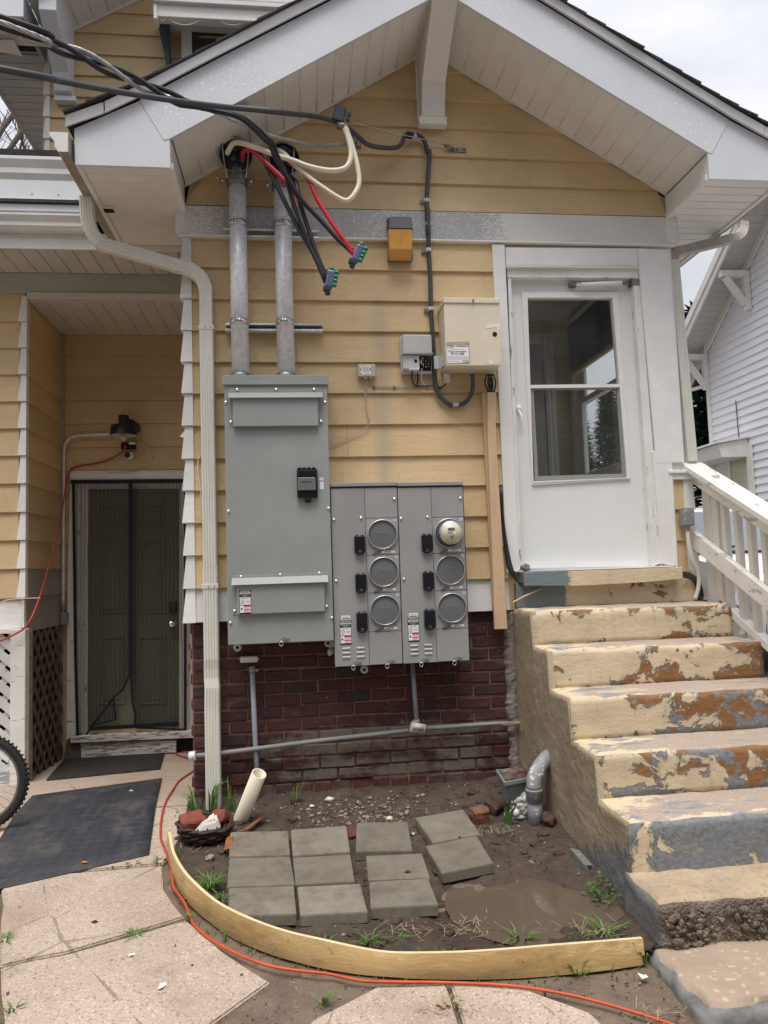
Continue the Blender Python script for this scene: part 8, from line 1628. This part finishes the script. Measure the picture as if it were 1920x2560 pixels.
m = MB(); A_ = [onB(W8(*p), .03) for p in ((925, 232), (965, 245), (1010, 300), (1040, 345), (1025, 342), (985, 300), (940, 255))]; m.prism(A_, (0, 0, -.05), bev=.006); o = m.build('concrete_fragment', M['flank']); tag(o, 'thin concrete fragment along the base of the stair flank', 'rubble')
for k, (p, r_, lb) in enumerate(((W4(1155, 1255), .022, 'largest cream foam lump at the brick foot'), (W4(1030, 1302), .012, 'small cream foam crumb left of the largest lump'), (W4(1585, 1390), .014, 'cream foam crumb beside the lone back-row paver'), (W5(370, 1455), .016, 'crumpled foil scrap between the pavers'))):
    o = MB().blob(onB(p, r_*.5), (r_*1.4, r_, r_*.8), k+60, .5, 2, 2).build('foam_scrap', M['pvc'] if k < 3 else M['alum_wire']); tag(o, lb, 'debris')
# litter on the walk
def scrap(p, pts, mat, name, label, bed_=False, up=.004):
    c = (onB(p, up) if bed_ else atG(p, up)); m = MB(); m.prism([c+Vector((a, b, .004*math.sin(i*2.1))) for i, (a, b) in enumerate(pts)], (0, 0, .002)); o = m.build(name, M[mat], recalc=True); return tag(o, label, 'litter')
scrap(W7(838, 1048), [(-.012, -.022), (.006, -.020), (.018, .012), (.012, .026), (-.006, .010)], 'label_white', 'paper_scrap', 'white folded paper scrap on the concrete walk'); scrap(W7(680, 887), [(.017*math.cos(a), .011*math.sin(a)) for a in [i*.524 for i in range(12)]], 'stone_white', 'lens_disc', 'small pale oval disc on the concrete walk'); scrap(W8(1198, 712), [(-.014, -.018), (.012, -.016), (.016, .014), (.002, .006), (-.016, .018)], 'label_white', 'paper_scrap', 'torn white paper by the board end')
scrap(W7(440, 407), [(-.02, 0), (-.006, .013), (.012, .010), (.02, -.004), (.0, -.012)], 'amber', 'yellow_leaf', 'yellow leaf on the rubber mat edge', up=.016); scrap(W4(1265, 1443), [(-.010, -.006), (.010, -.006), (.011, .007), (-.009, .007)], 'green', 'bottle_cap', 'bright green plastic bit between the pavers', True, .03)
scrap(W8(325, 325), [(-.018, -.006), (.0, .016), (.018, -.002), (.0, -.012)], 'basket', 'dry_leaf', 'brown leaf lying on a middle-row paver', up=.0475); scrap(W5(690, 1475), [(-.012, -.006), (.0, .008), (.012, .002), (.0, -.010)], 'basket', 'dry_leaf', 'dark leaf lying on the tilted paver', up=.0475); scrap(W7(490, 715), [(-.016, -.002), (.0, .009), (.018, .004), (.004, -.008)], 'basket', 'dry_leaf', 'dark leaf on the walk slab beside the crack'); scrap(W7(680, 35), [(-.016, -.004), (.0, .010), (.016, .0), (.0, -.008)], 'stone_white', 'dry_leaf', 'pale leaf near the back edge of the rubber mat', up=.016)
# ---- grass, weeds
def blades(m, c, n, h, sp, rn, wid=.004, lean_=1.0):
    for i in range(n):
        a = rn.uniform(0, 6.283); r_ = sp*rn.random()*.4; b = c+Vector((r_*math.cos(a), r_*math.sin(a), -.004)); hh = h*rn.uniform(.5, 1.1); o_ = Vector((math.cos(a), math.sin(a), 0))*sp*rn.uniform(.3, 1.2)*lean_; s = Vector((-math.sin(a), math.cos(a), 0))*wid*rn.uniform(.6, 1.2)
        p0, p1, p2 = b, b+o_*.35+Vector((0, 0, hh*.65)), b+o_*1.1+Vector((0, 0, hh*rn.uniform(.55, 1.0)))
        A_ = [m.bm.verts.new(q) for q in (p0-s, p0+s, p1+s*.8, p1-s*.8, p2)]; m.bm.faces.new(A_[:4]); m.bm.faces.new((A_[3], A_[2], A_[4]))
def tuft(p, n, h, sp, label, seed, mat='grass', bed_=True, wid=.004, name='grass_tuft'):
    rn = random.Random(seed); c = onB(p) if bed_ else atG(p, -.006); m = MB(); blades(m, c, n, h, sp, rn, wid); o = m.build(name, M[mat], recalc=False, loc=(0, 0, 0)); return tag(o, label, 'grass tuft', 'grass tufts and weeds')
tuft(Y2(500, 800), 16, .26, .13, 'tall green grass tuft arching round the downspout foot', 1, wid=.007); tuft(Y2(300, 740), 10, .15, .10, 'broad-bladed grass between the basket and the walk', 2, wid=.008); tuft(Y2(790, 760), 7, .22, .06, 'upright green grass between downspout and ivory pipe', 3, wid=.006); tuft(Y2(900, 760), 6, .12, .09, 'grass blades leaning over the ivory pipe', 4, wid=.006)
tuft(W4(905, 1290), 16, .16, .08, 'wispy grass tuft against the brick foot', 5, wid=.003); tuft(W7(1090, 545), 60, .08, .10, 'dense green grass clump inside the board curve', 6, wid=.004); tuft(W7(1150, 615), 22, .06, .08, 'smaller grass clump below the dense one', 7, wid=.004)
for k, (p, n, h, sp, lb, b_) in enumerate(((W8(180, 590), 26, .07, .09, 'grass tuft behind the low part of the board', True), (W8(290, 605), 14, .07, .05, 'grass sprouting through the notch in the board', True), (W8(740, 580), 18, .06, .09, 'leafy grass tuft behind the straight board end', True), (W8(1060, 560), 22, .07, .14, 'grass clump by the board end at the stairs', True), (W8(20, 590), 12, .05, .05, 'thin grass at the inner board curve', True), (W8(960, 705), 14, .07, .10, 'grass lying outside the board near its end', False), (W8(10, 810), 14, .05, .05, 'grass in the dirt gap between slabs', False), (W7(975, 712), 16, .045, .04, 'grass where the slab crack meets the board', False), (W7(705, 785), 22, .03, .06, 'low grass growing along the slab crack', False), (W7(690, 420), 14, .03, .05, 'short grass at the front edge of the rubber mat', False), (W7(830, 408), 16, .04, .05, 'short grass beside the cord at the slab joint', False), (W7(20, 815), 18, .04, .06, 'grass at the far slab joint', False), (W7(60, 1180), 14, .04, .05, 'grass in the curved slab joint', False), (W7(1165, 810), 8, .06, .03, 'grass spear in front of the curved board', False), (W8(1205, 665), 8, .08, .03, 'green blade at the board end', False))): tuft(p, n, h, sp, lb, 20+k, 'grass', b_)
def weed(p, n, label, seed):
    rn = random.Random(seed); c = onB(p); t = thing('weed', label, 'weed', c, 'grass tufts and weeds'); m = MB()
    for i in range(n):
        a = rn.uniform(0, 6.283); r_ = rn.uniform(.01, .06); z = rn.uniform(.005, .09); q = c+Vector((r_*math.cos(a), r_*math.sin(a), z)); d = Vector((math.cos(a), math.sin(a), rn.uniform(-.4, .5))).normalized()*rn.uniform(.018, .034); s = d.cross(Vector((0, 0, 1))).normalized()*.009; A_ = [m.bm.verts.new(x) for x in (q, q+d*.5+s, q+d, q+d*.5-s)]; m.bm.faces.new(A_)
    m.build('leaves', M['leaf'], t, recalc=False)
    for i in range(4): a = rn.uniform(0, 6.283); tubeo('stem', [c, c+Vector((.05*math.cos(a), .05*math.sin(a), .07))], .002, M['leaf'], t, 5, 1)
weed(W8(1030, 420), 34, 'leafy weed growing along the stair flank beyond the puddle', 3); weed(W8(1060, 470), 16, 'smaller leafy weed at the edge of the puddle', 4)
m = MB(); c = onB(Y3(960, 760)); rn = random.Random(2)
for i in range(5):
    a = rn.uniform(-.4, .4); s = Vector((.010, 0, 0)); p0 = c+Vector((rn.uniform(-.02, .02), 0, 0)); p1 = p0+Vector((a*.03, -.01, .08+.05*rn.random())); p2 = p1+Vector((a*.08, -.02, .05)); A_ = [m.bm.verts.new(x) for x in (p0-s*.6, p0+s*.6, p1+s, p1-s, p2)]; m.bm.faces.new(A_[:4]); m.bm.faces.new((A_[3], A_[2], A_[4]))
o = m.build('broad_leaf_sprout', M['leaf'], recalc=False); tag(o, 'broad green leaf blades sprouting before the plaster ornament', 'weed', 'grass tufts and weeds')
# straw, crumbs, gravel: uncountable litter of the bed
rn = random.Random(31); m = MB(); hot = [W8(500, 540), W8(640, 510), W8(760, 510), W8(550, 570), W8(850, 540), W8(1000, 560), W8(330, 560), W8(1050, 600), W7(960, 340), W8(470, 830), W8(1250, 860), W5(800, 1420), W8(680, 190)]
for p in hot:
    for i in range(26):
        q = (p[0]+rn.gauss(0, 36), p[1]+rn.gauss(0, 10)); c = atG(q); inb = inpoly(c.x, c.y, bedpoly); c.z = (zbed(c.x, c.y) if inb else gz(c.y))+.004; a = rn.uniform(0, 6.283); l_ = rn.uniform(.015, .06); d = Vector((math.cos(a), math.sin(a), rn.uniform(0, .5)))*l_; s = Vector((-math.sin(a), math.cos(a), 0))*.0012; A_ = [m.bm.verts.new(x) for x in (c-s, c+s, c+d+s, c+d-s)]; m.bm.faces.new(A_)
for i in range(140):
    x, y = rn.uniform(-1.5, .9), rn.uniform(-2.45, -.85); inb = inpoly(x, y, bedpoly); z = (zbed(x, y) if inb else gz(y))+.003; a = rn.uniform(0, 6.283); d = Vector((math.cos(a), math.sin(a), .05))*rn.uniform(.006, .022); s = Vector((-math.sin(a), math.cos(a), 0))*.0015; A_ = [m.bm.verts.new(v) for v in (Vector((x, y, z))-s, Vector((x, y, z))+s, Vector((x, y, z))+d+s, Vector((x, y, z))+d-s)]; m.bm.faces.new(A_)
o = m.build('straw_litter', M['straw'], recalc=False); tag(o, 'dry straw and stems scattered over the mud and slabs', 'straw', None, 'stuff')
m = MB(); m2 = MB()
for i in range(900):
    x, y = rn.uniform(-.6, 1.42), rn.uniform(-2.0, -.02)
    if i < 330: x, y = rn.gauss(.35, .22), min(-.05, rn.gauss(-.32, .10))
    if not inpoly(x, y, bedpoly) or math.hypot(x-PC[0], (y-PC[1])) < .3: continue
    r_ = rn.uniform(.003, .009) if i > 60 else rn.uniform(.006, .016); (m if i % 3 == 0 or i < 200 else m2).blob((x, y, zbed(x, y)+r_*.3), (r_*1.2, r_, r_*.7), i, .3, 2, 1)
for i in range(260):
    x, y = rn.uniform(-.3, 1.35), rn.uniform(-2.5, -1.9)
    if inpoly(x, y, bedpoly): continue
    r_ = rn.uniform(.002, .006); (m if i % 4 == 0 else m2).blob((x, y, gz(y)-.012+r_*.3), (r_*1.2, r_, r_*.7), i, .3, 2, 1)
M['gravel'] = plain('pale_gravel', (.27, .22, .18), .85, var=.4, sc=40, bump=.2); o = m.build('gravel', M['gravel']); tag(o, 'pale gravel crumbs scattered at the brick foot', 'gravel', None, 'stuff'); o = m2.build('soil_crumbs', M['soil']); tag(o, 'dark soil crumbs over the bed', 'soil', None, 'stuff')
for k, p in enumerate((W8(480, 820),)):
    m = MB(); c = atG(p, .006); rn = random.Random(4)
    for i in range(16): a = rn.uniform(0, 6.28); q = c+Vector((rn.gauss(0, .028), rn.gauss(0, .018), rn.uniform(0, .012))); d = Vector((math.cos(a), math.sin(a), rn.uniform(-.1, .5)))*.022; s = d.cross(Vector((0, 0, 1))).normalized()*.008; A_ = [m.bm.verts.new(x) for x in (q, q+d*.5+s, q+d, q+d*.5-s)]; m.bm.faces.new(A_)
    o = m.build('dry_leaf_clump', M['rust'] if False else M['straw'], recalc=False); tag(o, 'clump of dry leaves on the joint between front slabs', 'litter')

rn = random.Random(77); m = MB()
for i in range(240):
    k = rn.randrange(len(BB)-1); u = rn.random(); b_ = BB[k]*(1-u)+BB[k+1]*u; t_ = (BB[k+1]-BB[k]); n_ = Vector((-t_.y, t_.x, 0)).normalized(); s_ = rn.choice((1, 1, -1)); d_ = abs(rn.gauss(0, .035))+.02; q = b_+n_*d_*s_
    inb = inpoly(q.x, q.y, bedpoly); q.z = zbed(q.x, q.y) if inb else gz(q.y)-.02; blades(m, q, rn.randrange(2, 5), rn.uniform(.015, .05), .025, rn, .0018)
for (ax_, ay_, bx_, by_) in ((-.54, -1.34, -1.02, -1.535), (-1.45, -1.08, -1.27, -1.60), (-1.27, -1.60, -1.0, -2.3), (-.75, -.79, -1.56, -.79), (-.70, -.45, -.70, -.02), (.54, -2.0, .545, -2.4)):
    for i in range(26):
        u = rn.random(); q = Vector((ax_+(bx_-ax_)*u+rn.gauss(0, .008), ay_+(by_-ay_)*u+rn.gauss(0, .008), 0)); q.z = gz(q.y)-.01; blades(m, q, rn.randrange(1, 4), rn.uniform(.010, .03), .018, rn, .0016)
o = m.build('fine_weeds', M['grass'], recalc=False); tag(o, 'fine grass sprouting along the board and slab joints', 'grass', None, 'stuff')
m = MB()
for i in range(170):
    x, y = rn.uniform(-1.5, 1.4), rn.uniform(-2.4, -.05); inb = inpoly(x, y, bedpoly)
    if not inb and i % 3: continue
    z = (zbed(x, y) if inb else gz(y))+.003; a = rn.uniform(0, 6.28); d = Vector((math.cos(a), math.sin(a), rn.uniform(-.1, .3)))*rn.uniform(.008, .022); s = d.cross(Vector((0, 0, 1))).normalized()*rn.uniform(.003, .008); c = Vector((x, y, z)); A_ = [m.bm.verts.new(v) for v in (c, c+d*.5+s, c+d, c+d*.45-s+Vector((0, 0, .004)))]; m.bm.faces.new(A_)
o = m.build('leaf_litter', M['basket'], recalc=False); tag(o, 'small dead leaf bits strewn over bed and slabs', 'leaf litter', None, 'stuff')
m = MB()
for i in range(150):
    x, y = rn.uniform(-.55, 1.40), rn.uniform(-1.95, -.05)
    if not inpoly(x, y, bedpoly) or math.hypot(x-PC[0], y-PC[1]) < .36: continue
    r_ = rn.uniform(.010, .030)*(1.4 if x > 1.2 else 1); m.blob((x, y, zbed(x, y)), (r_*1.3, r_, r_*.55), i, .55, 2.5, 2)
o = m.build('soil_clods', M['soil']); tag(o, 'dark clods of earth over the bed and against the stairs', 'soil', None, 'stuff')
flush_text()
